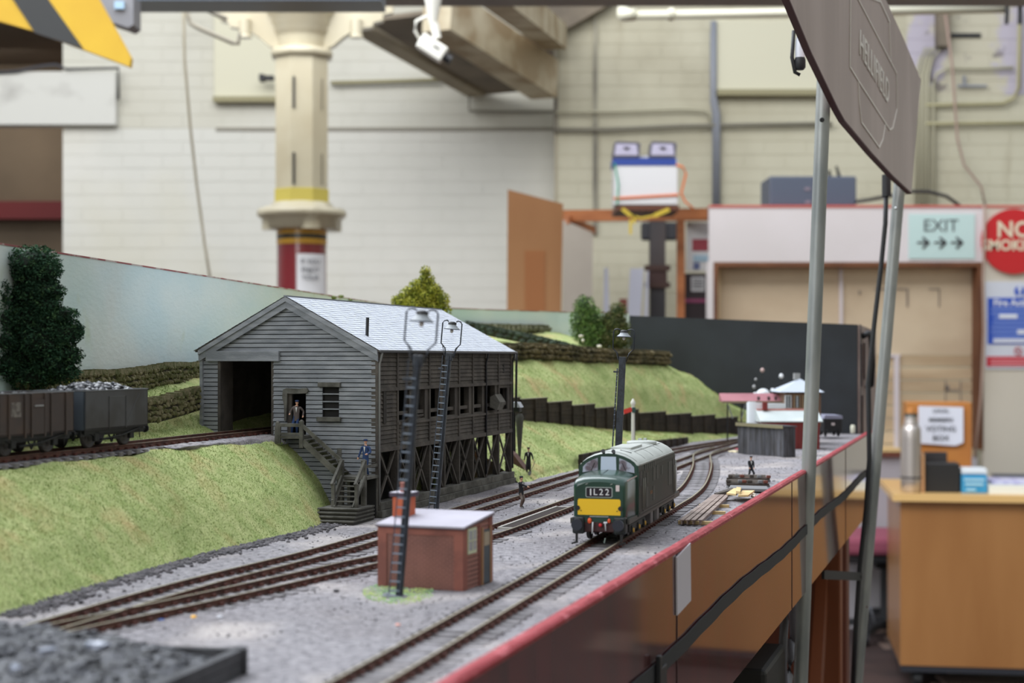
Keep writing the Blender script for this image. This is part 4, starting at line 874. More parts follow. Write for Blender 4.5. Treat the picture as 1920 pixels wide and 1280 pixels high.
# ================================================================ timber coaling shed
W = 120.5; LN = 289
shed = thing('timber_shed', 'large grey weatherboarded model shed on timber trestles with a pale roof', 'shed', O0[:], ANG)
Msoot = mat('sooty_patch_board', rgb(84,84,86), .85, col2=rgb(60,60,62), vscale=60, rnd=.05)
eave = 104; ridge = 136.5
def roofz(x): return eave + (ridge-eave)*(1-abs(x+W/2)/(W/2))
holes = [(-108.4,-70.2,50,98), (-60.3,-47.4,50,78), (-36.2,-24.8,62.5,81.5)]
def cut(x0, x1, z0, z1, hs):
    segs = [(x0, x1)]
    for h in hs:
        if z1 <= h[2]+.6 or z0 >= h[3]-.6: continue
        ns = []
        for a, b in segs:
            if h[1] <= a or h[0] >= b: ns.append((a, b)); continue
            if h[0] > a: ns.append((a, h[0]))
            if h[1] < b: ns.append((h[1], b))
        segs = ns
    return [s for s in segs if s[1]-s[0] > .8]
PB = 2.78
z = 1.0
while z < ridge-3:
    zt = z + PB - .5
    lim = (W/2)*(1-(max(zt, eave)-eave)/(ridge-eave)) if zt > eave else W/2
    x0 = -W/2-lim; x1 = -W/2+lim
    if z < 47: x0 = max(x0, -62 + (47-z)*.6)
    for a, b in cut(x0, x1, z, zt, holes):
        d = random.uniform(0, .25); m_ = Msoot if (98 < z < 106 and a < -60 and b < -40) else M_wood
        MB().prism([(-1.1-d, z), (-.95-d*.7, zt), (0, zt), (0, z)], (a, 0, 0), (0,1,0), (0,0,1), (b-a, 0, 0)).build('board', m_, shed)
    z += PB
# backing so that joints are dark and no light leaks
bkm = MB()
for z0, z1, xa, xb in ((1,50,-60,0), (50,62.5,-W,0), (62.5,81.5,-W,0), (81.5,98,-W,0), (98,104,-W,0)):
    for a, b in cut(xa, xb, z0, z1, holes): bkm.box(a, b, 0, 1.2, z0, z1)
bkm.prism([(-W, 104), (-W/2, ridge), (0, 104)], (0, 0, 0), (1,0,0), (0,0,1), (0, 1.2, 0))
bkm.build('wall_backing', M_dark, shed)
# big doorway frame, lintels, windows
MB().bbox(-116.6, -65.2, -3.6, -1, 97.6, 104.2, .3).build('lintel', M_wood, shed, 'wide lintel board over the track doorway')
MB().box(-108.9, -107.0, -1.5, 16, 50, 98).build('door_post', M_wood2, shed)
MB().box(-71.4, -69.8, -1.2, 3, 50, 98).build('door_post', M_wood2, shed)
MB().prism([(-63,74.5),(-62.6,79.6),(-60,80.6),(-52,80.2),(-46.2,80.8),(-45.2,79),(-46.4,77.4),(-55,77),(-59.6,77.2),(-60.2,60),(-61.6,60),(-61.8,70)], (0,-2.9,0), (1,0,0), (0,0,1), (0,1.6,0)).build('door_lintel', M_oldw, shed, 'rotten lintel over the small door')
MB().box(-60.3, -57.4, -.8, 1.2, 50, 77.6).build('door_jamb', M_wood2, shed)
MB().bbox(-38.6, -23.4, -3.2, -1, 81.4, 84.4, .25).build('window_lintel', M_oldw, shed)
MB().bbox(-39.2, -23.2, -3.8, -1, 59.8, 62.6, .25).build('window_sill', M_oldw, shed)
MB().box(-36.2, -24.8, 1.3, 2, 62, 82).build('window_dark', M_dark, shed)
for zz_ in (67.1, 71.8, 76.6): MB().box(-36.2, -24.8, -.6, .6, zz_, zz_+.8).build('glazing_bar', M_wood, shed)
# barge boards
for sgn in (-1, 1):
    for k_, (off, hgt, yy) in enumerate(((0, 7.2, -3.4), (0, 3.0, -4.4))):
        x_e = -W/2 + sgn*(W/2+ (2.2 if sgn > 0 else 1.2)); ze = roofz(-W/2+sgn*W/2) - 1.0
        zr_ = ridge+2.0
        MB().prism([(-W/2, zr_), (x_e, ze+1.6), (x_e, ze+1.6-hgt), (-W/2, zr_-hgt)], (0, yy, 0), (1,0,0), (0,0,1), (0, 1.0, 0)).build('barge_board', M_wood, shed)
MB().box(-W-.8, -W+1.2, -2.6, .8, 46, 103).build('corner_board', M_wood, shed)
MB().box(-.1, 1.7, -1.7, 1.2, 1, 103).build('corner_board', M_wood2, shed)
# roof
for sgn in (-1, 1):
    x0 = -W/2; x1 = -W/2+sgn*(W/2+3.2); z0 = ridge+2.4; z1 = eave+.6
    MB().prism([(x0, z0-.2), (x1, z1-.2), (x1, z1-1.2), (x0, z0-1.4)], (0, -4, 0), (1,0,0), (0,0,1), (0, LN+8, 0)).build('roof_deck', M_wood2, shed)
    sl = MB(); nr = 24; 
    for r in range(nr):
        ta = r/nr; tb_ = (r+1)/nr
        xa = x0+(x1-x0)*ta; xb = x0+(x1-x0)*(tb_+.012); za = z0+(z1-z0)*ta; zb = z0+(z1-z0)*(tb_+.012)
        yy = -4.4
        while yy < LN+4:
            wd = random.uniform(3.6, 5.0) if r % 2 else random.uniform(4, 5.4); j = random.uniform(-.12, .16)
            y2 = min(yy+wd-.12, LN+4.4)
            jb = random.uniform(-.15, .15)*sgn
            sl.add([(xa, yy, za+.02), (xa, y2, za+.02), (xb+jb, y2, zb+.34+j*.4), (xb+jb, yy, zb+.34+j*.4), (xb+jb, y2, zb-.1), (xb+jb, yy, zb-.1)], [(0,1,2,3), (3,2,4,5)])
            yy += wd
    stuff(sl.build('roof_slates', M_roof, shed, 'pale grey roof slates'))
MB().box(-W/2-1.0, -W/2+1.0, -4.6, LN+4.5, ridge+2.0, ridge+2.9).build('ridge_tile', mat('ridge_grey', rgb(120,124,132), .7), shed)
MB().cyl((-13.7, 18, 111), (-13.2, 18, 125.5), 1.05, 1.05, 12).build('stove_pipe', M_black, shed)
MB().tube([(4.2, -4.2, 103.9), (4.2, LN+4, 103.9)], .95, 8).build('gutter', mat('gutter_grey', rgb(86,86,88), .5), shed)
for yy, c_ in ((-.6, 1), (219, 0), (288, 0)):
    MB().tube([(4.0, yy, 103), (3.4, yy, 100), (2.2, yy, 96), (2.2, yy, 8 if c_ else 12)], .75, 8).build('downpipe', mat('downpipe_grey', rgb(124,124,122), .5) if c_ else M_black, shed, 'pale downpipe' if c_ else 'dark downpipe')
MB().tube([(4.2, 293, 103.5), (4.0, 293, 96), (3.6, 293, 60)], .9, 8).build('downpipe', M_black, shed, 'dark downpipe')
# side wall: posts, boards, openings, braces
PY = [0, 33, 64, 94, 125, 157, 189, 221, 253, 286]
def side_board(y0, y1, z0, z1, x=0, m=M_wood2):
    MB().prism([(1.2+random.uniform(0,.2), z0), (.7, z1), (0, z1), (0, z0)], (x, y0, 0), (1,0,0), (0,0,1), (0, y1-y0, 0)).build('board', m, shed)
z = 80.6
while z < 101.6:
    for y0, y1 in zip(PY, PY[1:]): side_board(y0+1.2, y1-1.2, z, z+PB-.3)
    z += PB
side_board(1, 288, 101.4, 104)
z = 43
while z < 80:
    side_board(1.2, 35, z, z+PB-.3); 
    if z < 57 or z > 76: side_board(255, 286, z, z+PB-.3)
    if z < 57:
        for y0, y1 in list(zip(PY, PY[1:]))[1:8]: side_board(max(y0+1, 37), y1-1, z, z+PB-.3)
    z += PB
MB().box(1.1, 1.7, 8, 13, 58.5, 79).build('slit_panel', mat('slit_dark', rgb(48,44,40), .9), shed)
MB().box(-.6, 1.3, 266, 269, 88, 95).build('slit', M_dark, shed)
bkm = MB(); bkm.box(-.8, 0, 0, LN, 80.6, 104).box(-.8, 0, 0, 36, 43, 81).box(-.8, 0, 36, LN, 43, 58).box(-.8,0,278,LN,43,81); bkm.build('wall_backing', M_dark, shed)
for i, yy in enumerate(PY):
    MB().box(-3, 1.9, yy-1.1, yy+1.3, 8, 104 if i in (0, 9) or True else 80).build('post', M_wood2, shed)
    MB().box(-26, -23, yy-1.4, yy+1.4, 2, 43).build('inner_post', M_oldw, shed)
    if i > 0: MB().box(-3, .8, yy-7.5, yy-1.2, 57, 81).build('window_jamb', M_wood2, shed)
for y0, y1 in list(zip(PY, PY[1:]))[1:]: MB().box(-1.6, -.2, y0+1, y1-1, 62.6, 65).build('window_rail', M_wood2, shed)
MB().box(-2.4, 2.2, 0, LN, 78.8, 80.9).build('head_beam', M_wood2, shed)
MB().box(-2.4, 2.2, 33, LN, 56.6, 58.2).build('sill_beam', M_wood2, shed)
MB().box(-2.6, 2.4, 0, LN, 40.6, 43.4).build('floor_beam', M_wood2, shed)
for y0, y1 in zip(PY, PY[1:]):
    for (a, b) in ((y0+1.5, y1-1.5), (y1-1.5, y0+1.5)):
        MB().bar((.6, a, 9.4), (.6, b, 42), 1.5, 1.1, up=(1,0,0)).build('brace', M_wood2, shed)
        MB().bar((-24.5, a, 4), (-24.5, b, 42), 1.8, 1.1, up=(1,0,0)).build('inner_brace', M_oldw, shed)
MB().bbox(-5, 4.6, -2, LN+1, 0, 4.4, .3).build('base_beam', M_oldw, shed)
MB().bbox(-5, 3.4, -1, LN+1, 4.5, 9.3, .3).build('base_beam', M_oldw, shed)
MB().box(-W, -1, 2, LN-1, 41, 43).build('floor', mat('shed_floor_dark', rgb(60,54,50), .9), shed)
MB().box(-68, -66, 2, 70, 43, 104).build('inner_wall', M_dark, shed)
# left and rear walls
MB().box(-W, -W+1.2, 0, LN, 48, 104).build('left_wall', M_wood2, shed)
rz = [(-108, -66, 50, 98)]
bkm = MB()
for z0, z1 in ((43,50), (50,58), (58,80), (80,98), (98,104)):
    for a, b in cut(-W, 0, z0, z1, rz): bkm.box(a, b, LN-1.2, LN, z0, z1)
bkm.prism([(-W, 104), (-W/2, ridge), (0, 104)], (0, LN-1.2, 0), (1,0,0), (0,0,1), (0, 1.2, 0)); bkm.build('rear_wall', M_wood2, shed)
for x_ in (-50, -38, -26, -14): MB().box(x_, x_+2, LN-3, LN-1, 0, 43).build('rear_post', M_oldw, shed)
for y0_, y1_ in ((2,118),(126,150),(168,190),(198,226),(234,287)): MB().box(-31, -29.5, y0_, y1_, 0, 41).build('shade_panel', M_dark, shed)  # dark panels added so the space under the shed looks shaded
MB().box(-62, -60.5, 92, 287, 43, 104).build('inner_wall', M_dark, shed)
# tipping panels hanging on the side
MB().prism([(0, 57), (9, 62), (9, 63), (0, 58.4)], (2, 37, 0), (1,0,0), (0,0,1), (0, 19, 0)).build('chute_flap', M_wood2, shed)
MB().prism([(0, 62), (5.5, 60), (8, 66), (4, 72), (0, 70)], (2, 229, 0), (1,0,0), (0,0,1), (0, 15, 0)).build('hopper_box', M_oldw, shed, 'grey hopper box on the side wall')
# landing and stairs
MB().bbox(-62.5, -43, -15, 0, 49.2, 51.2, .2).build('landing', M_oldw, shed)
def post(x, y, z0, z1, s_=1.5): MB().bbox(x-s_, x+s_, y-s_, y+s_, z0, z1, .3).lathe([(s_*.9, z1), (s_*.5, z1+.7)], c=(x, y, 0), n=6).build('stair_post', M_oldw, shed)
post(-60.6, -14.4, 47, 59.5, 1.2); post(-44.2, -14.8, 43.5, 60.5, 1.3)
MB().bbox(-60, -44, -15.2, -14, 56.6, 58.8, .2).build('hand_rail', M_oldw, shed)
MB().bbox(-60, -44, -15.2, -14, 51.6, 53, .2).build('hand_rail', M_oldw, shed)
MB().bbox(-62.5, -58.5, -15.4, -13.8, 46, 57, .2).build('landing_board', M_oldw, shed)
MB().bar((-43.4, -15, 57.4), (-16.4, -15, 35.2), 1.2, 2.3).build('hand_rail', M_oldw, shed)
MB().bar((-43.4, -15, 47.6), (-17, -15, 25.4), 1.1, 3.6).build('stringer', M_oldw, shed)
MB().bar((-43.4, -3, 47.6), (-17, -3, 25.4), 1.1, 3.6).build('stringer', M_oldw, shed)
for i in range(9):
    t = (i+.5)/9; x_ = -43+25.5*t; zz_ = 50-22.6*t; MB().bbox(x_-1.5, x_+1.5, -14.6, -3, zz_-.5, zz_+.3, .1).build('step', M_oldw, shed)
MB().bbox(-18.5, 2, -20, 0, 25, 26.8, .2).build('landing', M_oldw, shed)
for x_, y_ in ((-17.5, -2), (-9, -3), (.5, -2)): MB().box(x_-1, x_+1, y_-1, y_+1, 0, 25).build('landing_leg', M_oldw, shed)
post(-15.6, -19.4, 8, 37); post(-.6, -19.4, 8, 37)
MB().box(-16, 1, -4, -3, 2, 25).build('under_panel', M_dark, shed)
post(-14.6, -34, 7, 23.6, 1.1); post(.8, -34.5, 7, 23.6, 1.1)
for x_ in (-15.1, .1):
    MB().bar((x_, -19.4, 36.4), (x_, -35.4, 22.6), 1.6, 2.2).build('hand_rail', M_oldw, shed)
    MB().bar((x_+.4, -20, 27.5), (x_+.4, -35, 13.0), 1.1, 1.8).build('lower_rail', M_oldw, shed)
    MB().bar((x_+(1.6 if x_ < -5 else -1.6), -19.5, 24.5), (x_+(1.6 if x_ < -5 else -1.6), -34.5, 8.6), .9, 3.2).build('stringer', M_oldw, shed)
MB().bar((.6, -18, 33), (1.2, -2, 33), 1, 1.6).build('hand_rail', M_oldw, shed)
for i in range(6):
    t = (i+.6)/6; MB().bbox(-13, -2.2, -20-15*t-1.4, -20-15*t+1.2, 26-17.4*t-.5, 26-17.4*t+.25, .1).build('step', M_oldw, shed)
for i, (yf, zt) in enumerate(((-48.5, 2.5), (-46, 4.8), (-43.6, 7), (-41.2, 9.2))):
    MB().bbox(-25+i*1.0, 4.5, yf, -14, zt-1.0, zt, .15).build('step', M_oldw, shed)
    MB().box(-24+i*1.0, 3.8, yf+.9, -14, zt-2.4, zt-1.0).build('riser', mat('riser_dark', rgb(58,56,52), .9), shed)

# ================================================================ people
M_skin = mat('painted_skin', rgb(206,158,132), .7); M_navy = mat('navy_cloth', rgb(40,62,104), .85); M_blue2 = mat('dark_blue_cloth', rgb(30,40,72), .85)
M_cap = mat('cap_blue', rgb(36,56,96), .8); M_brownj = mat('brown_grey_jacket', rgb(92,82,80), .85); M_blk = mat('black_cloth', rgb(34,34,38), .9)
M_coat = mat('dirty_brown_coat', rgb(104,84,76), .9, col2=rgb(128,120,112), vscale=300); M_shirt = mat('white_shirt', rgb(216,216,214), .8); M_boot = mat('boot_grey', rgb(90,88,86), .8)
def person(label, loc, rz, H=21.5, lh=(-.18,-.10,.46), rh=(.18,-.10,.46), lf=(-.06,-.03,0), rf=(.06,.03,0), lean=0, tw=0, jacket=None, trousers=None, cap=None, skirt=False, crouch=0, headyaw=0, boots=None, group=None):
    """stands at loc facing its own -y; hands and feet in body heights"""
    jacket = jacket or M_navy; trousers = trousers or M_blue2; cap = cap or M_cap; boots = boots or M_boot
    p = thing('person', label, 'person', loc, rz, group=group)
    V = lambda x, y, z: Vector((x+lean*z, y, z))*H
    hipz = .50-crouch; sh_ = .815-crouch
    J = {'pel': V(0,0,hipz), 'wai': V(0,-.01,hipz+.11), 'che': V(0,-.01,sh_-.07), 'nec': V(0,0,sh_+.035), 'hd0': V(0,-.005,sh_+.085)}
    pts = []; rad = []; edges = []; cls = []
    def nd(v, r, c, par=None):
        pts.append(v); rad.append(r*H); cls.append(c)
        if par is not None: edges.append((par, len(pts)-1))
        return len(pts)-1
    a0 = nd(J['pel'], .078, 't'); a1 = nd(J['wai'], .074, 'j', a0); a2 = nd(J['che'], .088, 'j', a1); a3 = nd(J['nec'], .034, 's', a2); nd(J['hd0'], .034, 's', a3)
    def ik(a, b, l1, l2, hint):
        d = b-a; L_ = min(d.length, (l1+l2)*.995); dn = d.normalized(); x_ = (l1*l1-l2*l2+L_*L_)/(2*L_); h = math.sqrt(max(l1*l1-x_*x_, 0))
        hn = (hint - dn*hint.dot(dn)).normalized(); return a+dn*x_+hn*h, a+dn*L_
    for sx, hp, fp in ((-1, lh, lf), (1, rh, rf)):
        s0 = nd(V(sx*.105, 0, sh_-.01), .044, 'j', a2)
        sp_ = pts[s0]; tgt = Vector(hp)*H; tgt.x += lean*hp[2]*H; tgt.z -= 0
        el_, hd = ik(sp_, tgt, .165*H, .15*H, Vector((sx*.5, .8, -.3)))
        s1 = nd(el_, .033, 'j', s0); s2 = nd(el_.lerp(hd, .9), .026, 'j', s1); s3 = nd(hd, .020, 'h', s2)
        dn = (hd-el_).normalized(); side = dn.cross(Vector((0,1,0.01))).normalized()
        palm = nd(hd+dn*.03*H, .022, 'h', s3)
        for f_ in range(4): nd(hd + dn*(.062+.006*(1.5-abs(f_-1.5)))*H + side*(f_-1.5)*.011*H + Vector((0,-.008*H,0)), .0065, 'h', palm)
        nd(hd + dn*.035*H + side*.03*H*sx, .007, 'h', s3)
        h0 = nd(V(sx*.045, 0, hipz-.03), .060, 't', a0); ft = Vector(fp)*H + Vector((0, 0, .045*H))
        kn_, ak = ik(pts[h0], ft, .235*H, .225*H, Vector((sx*.1, -1, 0)))
        k0 = nd(kn_, .044, 't', h0); k1 = nd(kn_.lerp(ak, .45), .040, 't', k0); k2 = nd(ak, .030, 't', k1)
        f0 = nd(ak+Vector((0, .01*H, -.018*H)), .028, 'b', k2); nd(ak+Vector((sx*.012*H, -.075*H, -.026*H)), .022, 'b', f0)
    me = bpy.data.meshes.new('body'); me.from_pydata([(v*S)[:] for v in pts], edges, [])
    o = bpy.data.objects.new('body', me); C.objects.link(o)
    md = o.modifiers.new('skin', 'SKIN'); md.use_smooth_shade = True
    for i, sv in enumerate(me.skin_vertices[0].data): sv.radius = (rad[i]*S, rad[i]*S*(.72 if cls[i] in 'jt' and i < 3 else 1)); sv.use_root = (i == 0)
    ss = o.modifiers.new('sub', 'SUBSURF'); ss.levels = 1; ss.render_levels = 1
    dg = bpy.context.evaluated_depsgraph_get(); m2 = bpy.data.meshes.new_from_object(o.evaluated_get(dg)); bpy.data.objects.remove(o)
    mats_ = {'t': trousers, 'j': jacket, 's': M_skin, 'h': M_skin, 'b': boots}; keys = list(mats_)
    for k_ in keys: m2.materials.append(mats_[k_])
    for f in m2.polygons:
        c_ = Vector(f.center)/S; i = min(range(len(pts)), key=lambda q: (pts[q]-c_).length-rad[q]); f.material_index = keys.index(cls[i]); f.use_smooth = True
    ob = bpy.data.objects.new('body', m2); C.objects.link(ob); ob.parent = p
    # head with face
    hc = J['hd0'] + Vector((0,-.004,.045))*H; r = .052*H
    hd = MB(); hd.M = Matrix.Translation(hc) @ Matrix.Rotation(headyaw, 4, 'Z')
    hd.sphere((0,0,0), r, 14, 10, (.84,.96,1.2)); hd.cyl((0,-r*.86,r*.15), (0,-r*1.16,-r*.16), r*.07, r*.16, 6); hd.sphere((0,-r*.55,-r*.85), r*.42, 8, 6)
    for sx in (-1, 1): hd.sphere((sx*r*.84,0.05*r,0), r*.22, 6, 4, (.4,1,1.3))
    h_ = hd.build('head', M_skin, p)
    fc = MB(); fc.M = hd.M
    for sx in (-1, 1): fc.sphere((sx*r*.33,-r*.84,r*.14), r*.10, 6, 4)
    fc.box(-r*.26, r*.26, -r*.98, -r*.86, -r*.52, -r*.44); fc.build('eyes_and_mouth', mat('face_dark', rgb(92,52,46), .7), p)
    hr = MB(); hr.M = hd.M; hr.sphere((0,r*.14,r*.22), r*1.02, 12, 8, (.88,.95,1.05)); hr.build('hair', mat('hair_brown', rgb(60,44,38), .9), p)
    cpm = MB(); cpm.M = hd.M; cpm.lathe([(r*.95, r*.45), (r*1.12, r*.85), (r*1.18, r*1.15), (r*.9, r*1.36), (r*.2, r*1.44)], n=16); cpm.prism([(-r*.8,-r*.6),(r*.8,-r*.6),(r*.6,-r*1.35),(-r*.6,-r*1.35)], (0,0,r*.5), (1,0,0), (0,1,0), (0,0,r*.12)); cpm.build('cap', cap, p)
    ct = MB()
    if skirt: ct.lathe([(.085*H*1.15, (hipz-.36)*H), (.10*H, (hipz-.2)*H), (.09*H, hipz*H), (.082*H, (hipz+.1)*H), (.10*H, (sh_-.09)*H), (.05*H, (sh_+.02)*H)][0:5], n=16)
    else: ct.lathe([(.096*H, (hipz-.09)*H), (.094*H, hipz*H), (.084*H, (hipz+.1)*H), (.098*H, (sh_-.1)*H), (.07*H, (sh_-.005)*H)], n=16)
    for i, v in enumerate(ct.v): ct.v[i] = (v[0]+lean*v[2], v[1]*.72-.1, v[2])
    ct.build('jacket', jacket, p)
    sm_ = MB(); sm_.prism([(-.025*H, (sh_-.005)*H), (.025*H, (sh_-.005)*H), (0, (sh_-.16)*H)], (lean*sh_*H, -.085*H, 0), (1,0,0), (0,0,1), (0, .02*H, 0)); sm_.build('shirt', M_shirt, p)
    return p
def pl(a, b, z): return L(a, b, z)[:]
person('person in a blue cap and grey jacket leaning in the small doorway of the shed', pl(-53.0, -5, 51.2), ANG+.2, 21.5, lh=(-.17,-.13,.62), rh=(.2,-.02,.56), lean=.06, lf=(-.10,-.04,0), rf=(.05,-.02,0), jacket=M_brownj, trousers=M_navy, headyaw=.4)
person('person in a blue uniform standing on the small stair landing', pl(-2.8, -11, 26.8), ANG-.1, 22.3, lh=(-.21,-.06,.47), rh=(.13,-.17,.62), jacket=M_navy, trousers=M_navy, headyaw=.5)
w1 = gp(977, 951, .6)
person('person in a dark cap and long dirty coat pointing along the track', w1[:], ANG+1.15, 20.5, lh=(.02,-.34,.66), rh=(.12,.05,.45), jacket=M_blk, trousers=M_coat, cap=mat('cap_black', rgb(44,48,56), .8), skirt=False, headyaw=.2)
w2 = gp(991, 886, 5.5)
person('person in a long dark coat with a shovel at the foot of the bank', w2[:], ANG+.1, 20.5, lh=(-.16,-.10,.48), rh=(.22,-.12,.50), jacket=M_blk, trousers=M_blk, cap=M_blk, skirt=True)
sv = thing('shovel', 'pale shovel held by the long coated person at the foot of the bank', 'shovel', (w2.x, w2.y, 4))
MB().cyl((5.2, -4, 11), (1.6, -5.5, 2.4), .3, .3, 6).build('handle', mat('pale_shaft', rgb(150,140,124), .7), sv)
MB().prism([(-1.3,0),(1.3,0),(1.2,-2.6),(0,-3.4),(-1.2,-2.6)], (1.2,-5.7,3.0), (1,0,0), (.2,.2,1), (0,.3,0)).build('blade', mat('shovel_grey', rgb(110,110,112), .5), sv)
w3 = gp(1408, 893, 0)
person('person in dark clothes bending behind the scrap track panels', w3[:], ANG+.4, 20, lh=(-.10,-.20,.34), rh=(.08,-.20,.34), crouch=.16, jacket=M_blk, trousers=M_blk, cap=M_blk, lf=(-.10,.06,0), rf=(.10,.06,0))
person('person in a brown jacket seen inside the shed through a side opening', pl(-8, 178, 43), ANG-1.3, 24, lh=(-.12,-.20,.62), rh=(.12,-.20,.62), jacket=mat('rust_jacket', rgb(132,92,76), .9), trousers=M_blk, cap=M_skin)
# ================================================================ green diesel locomotive
lo = thing('diesel_locomotive', 'dark green diesel locomotive with a yellow panel and the headcode 1L22', 'locomotive', (45.6, 838, 3.3), -math.atan2(.2526, 1))
ZR = 3.3
M_gr = mat('loco_green', rgb(22,62,50), .3, coat=.5, col2=rgb(18,54,44), vscale=60)
M_sd = mat('loco_shaded_side_green', rgb(32,40,33), .55, coat=.0, spec=.35, col2=rgb(42,40,34), vscale=40)  # darker copy of the green, shade of the side put into the colour
M_rf = mat('loco_roof_grey', rgb(176,180,176), .45, col2=rgb(166,170,166), vscale=60)
M_gl = mat('loco_glass', rgb(176,182,200), .12, coat=.6, col2=rgb(110,100,110), vscale=130, mixlo=.5, mixhi=.62)
M_glc = mat('loco_glass_pale', rgb(200,214,236), .15, coat=.6)
M_yp = mat('loco_yellow', rgb(236,190,28), .4)
M_un = mat('underframe_black', rgb(24,25,26), .6)
M_gg = mat('grille_green', rgb(26,36,32), .5)
Y0, Y1, YE = 27, 160, 188
half = [(16.2, 11), (16.5, 14), (16.5, 36), (16.1, 38.4), (14.9, 40.2), (12.4, 42.2), (8.5, 44.2), (4.4, 45.4), (0, 45.8)]
prof = half + [(-x, z) for x, z in half[::-1][1:]]
n = len(prof)
b = MB(); vs = [(x, Y0, z-(1.3 if z > 40 else 0)) for x, z in prof] + [(x, Y0+4, z) for x, z in prof] + [(x, Y1-4, z) for x, z in prof] + [(x, Y1, z-(1.3 if z > 40 else 0)) for x, z in prof]
fs = []; mi = []
for k in range(3):
    for i in range(n-1):
        fs.append((k*n+i, k*n+i+1, (k+1)*n+i+1, (k+1)*n+i)); mi.append(2 if (38 < prof[i][1] or 38 < prof[i+1][1]) and min(prof[i][1], prof[i+1][1]) > 37 else (1 if k > -1 else 0))
    fs.append((k*n+n-1, k*n, (k+1)*n, (k+1)*n+n-1)); mi.append(1)
fs += [list(range(n)), [3*n+i for i in range(n)][::-1]]; mi += [0, 0]
b.add(vs, fs); b.mi = mi; b.smooth = [m_ == 2 for m_ in mi]; b.build('body', [M_gr, M_sd, M_rf], lo)
# window band surround, slightly proud
arch = [(15.6, 34.5), (15.7, 38), (14.2, 40.2), (11.6, 42), (8, 43.6), (4.2, 44.6), (0, 45)]
ap = arch + [(-x, z) for x, z in arch[::-1][1:]]
MB().prism(ap, (0, Y0-.5, 0), (1,0,0), (0,0,1), (0, .9, 0)).build('cab_front', M_gr, lo)
MB().prism([(-4.3,36.0),(4.3,36.0),(4.1,43.2),(-4.1,43.2)], (0, Y0-.75, 0), (1,0,0), (0,0,1), (0, .4, 0)).build('windscreen', M_glc, lo, 'pale reflecting centre windscreen')
for s_ in (-1, 1):
    MB().prism([(s_*5.8,36.0),(s_*14.2,34.6),(s_*14.0,37.6),(s_*12.2,39.6),(s_*9,41.4),(s_*5.9,42.5)], (0, Y0-.75, 0), (1,0,0), (0,0,1), (0, .4, 0)).build('windscreen', M_gl, lo)
    MB().bar((s_*9.5, Y0-1.0, 35.6), (s_*7.6, Y0-1.0, 39.8), .25, .25).build('wiper', M_black, lo)
def nose(y0, y1, sgn):
    N = MB(); sec = []
    # stations from the face backwards: (y, half width, bottom, shoulder z, crown z)
    for t, hw, sh_, cr in ((0, 12.6, 29.5, 31.6), (.6, 13.4, 31.0, 33.0), (2, 13.9, 32.2, 34.0), (6, 14.3, 33.0, 34.9), (27, 15.4, 34.0, 36.2)):
        y = y0 + sgn*t*(abs(y1-y0)/27); ring = [(hw-.6, y, 10.5), (hw, y, 12), (hw, y, sh_-3), (hw-.3, y, sh_-1.2), (hw-1.6, y, sh_), (hw*.6, y, (sh_+cr)/2+.35), (hw*.3, y, cr-.15), (0, y, cr)]
        ring += [(-p[0], p[1], p[2]) for p in ring[::-1][1:]]; sec.append(ring)
    m = len(sec[0]); vs = [p for r in sec for p in r]; fs = []
    for i in range(len(sec)-1):
        for k in range(m): fs.append((i*m+k, i*m+(k+1) % m, (i+1)*m+(k+1) % m, (i+1)*m+k))
    N.add(vs, fs, True); N.add(sec[0], [list(range(m))]); return N
nose(0, Y0, 1).build('nose', M_gr, lo); nose(YE, Y1, -1).build('nose', M_gr, lo)
hcf = MB().prism([(-6.6,-.0),(6.6,0),(7.2,.6),(7.2,4.9),(6.6,5.5),(-6.6,5.5),(-7.2,4.9),(-7.2,.6)], (0, -.3, 23.4), (1,0,0), (0,0,1), (0, .5, 0)).build('headcode_frame', mat('headcode_grey', rgb(150,160,156), .4), lo, 'grey headcode frame')
MB().prism([(-6.3,.0),(6.3,0),(6.7,.4),(6.7,4.3),(6.3,4.7),(-6.3,4.7),(-6.7,4.3),(-6.7,.4)], (0, -.42, 23.8), (1,0,0), (0,0,1), (0, .5, 0)).build('headcode_panel', mat('headcode_black', rgb(30,22,34), .3), hcf, 'black headcode panel')
M_hw = mat('headcode_white', rgb(222,224,226), .5)
for ch_, x_ in (('1', -4.4), ('L', -1.9), ('2', 1.2), ('2', 4.4)):
    if ch_ == '1': MB().box(x_-.33, x_+.33, -.62, -.4, 24.5, 27.9).build('numeral', M_hw, hcf)
    else: text('numeral', ch_, M_hw, hcf, (x_, -.5, 26.15), (math.radians(90), 0, 0), 4.7, depth=.06, bold=.02)
MB().prism([(-11.4,0),(11.4,0),(11.4,7.6),(10.8,8.4),(-10.8,8.4),(-11.4,7.6)], (0, -.16, 14.2), (1,0,0), (0,0,1), (0, .3, 0)).build('warning_panel', M_yp, lo, 'yellow warning panel')
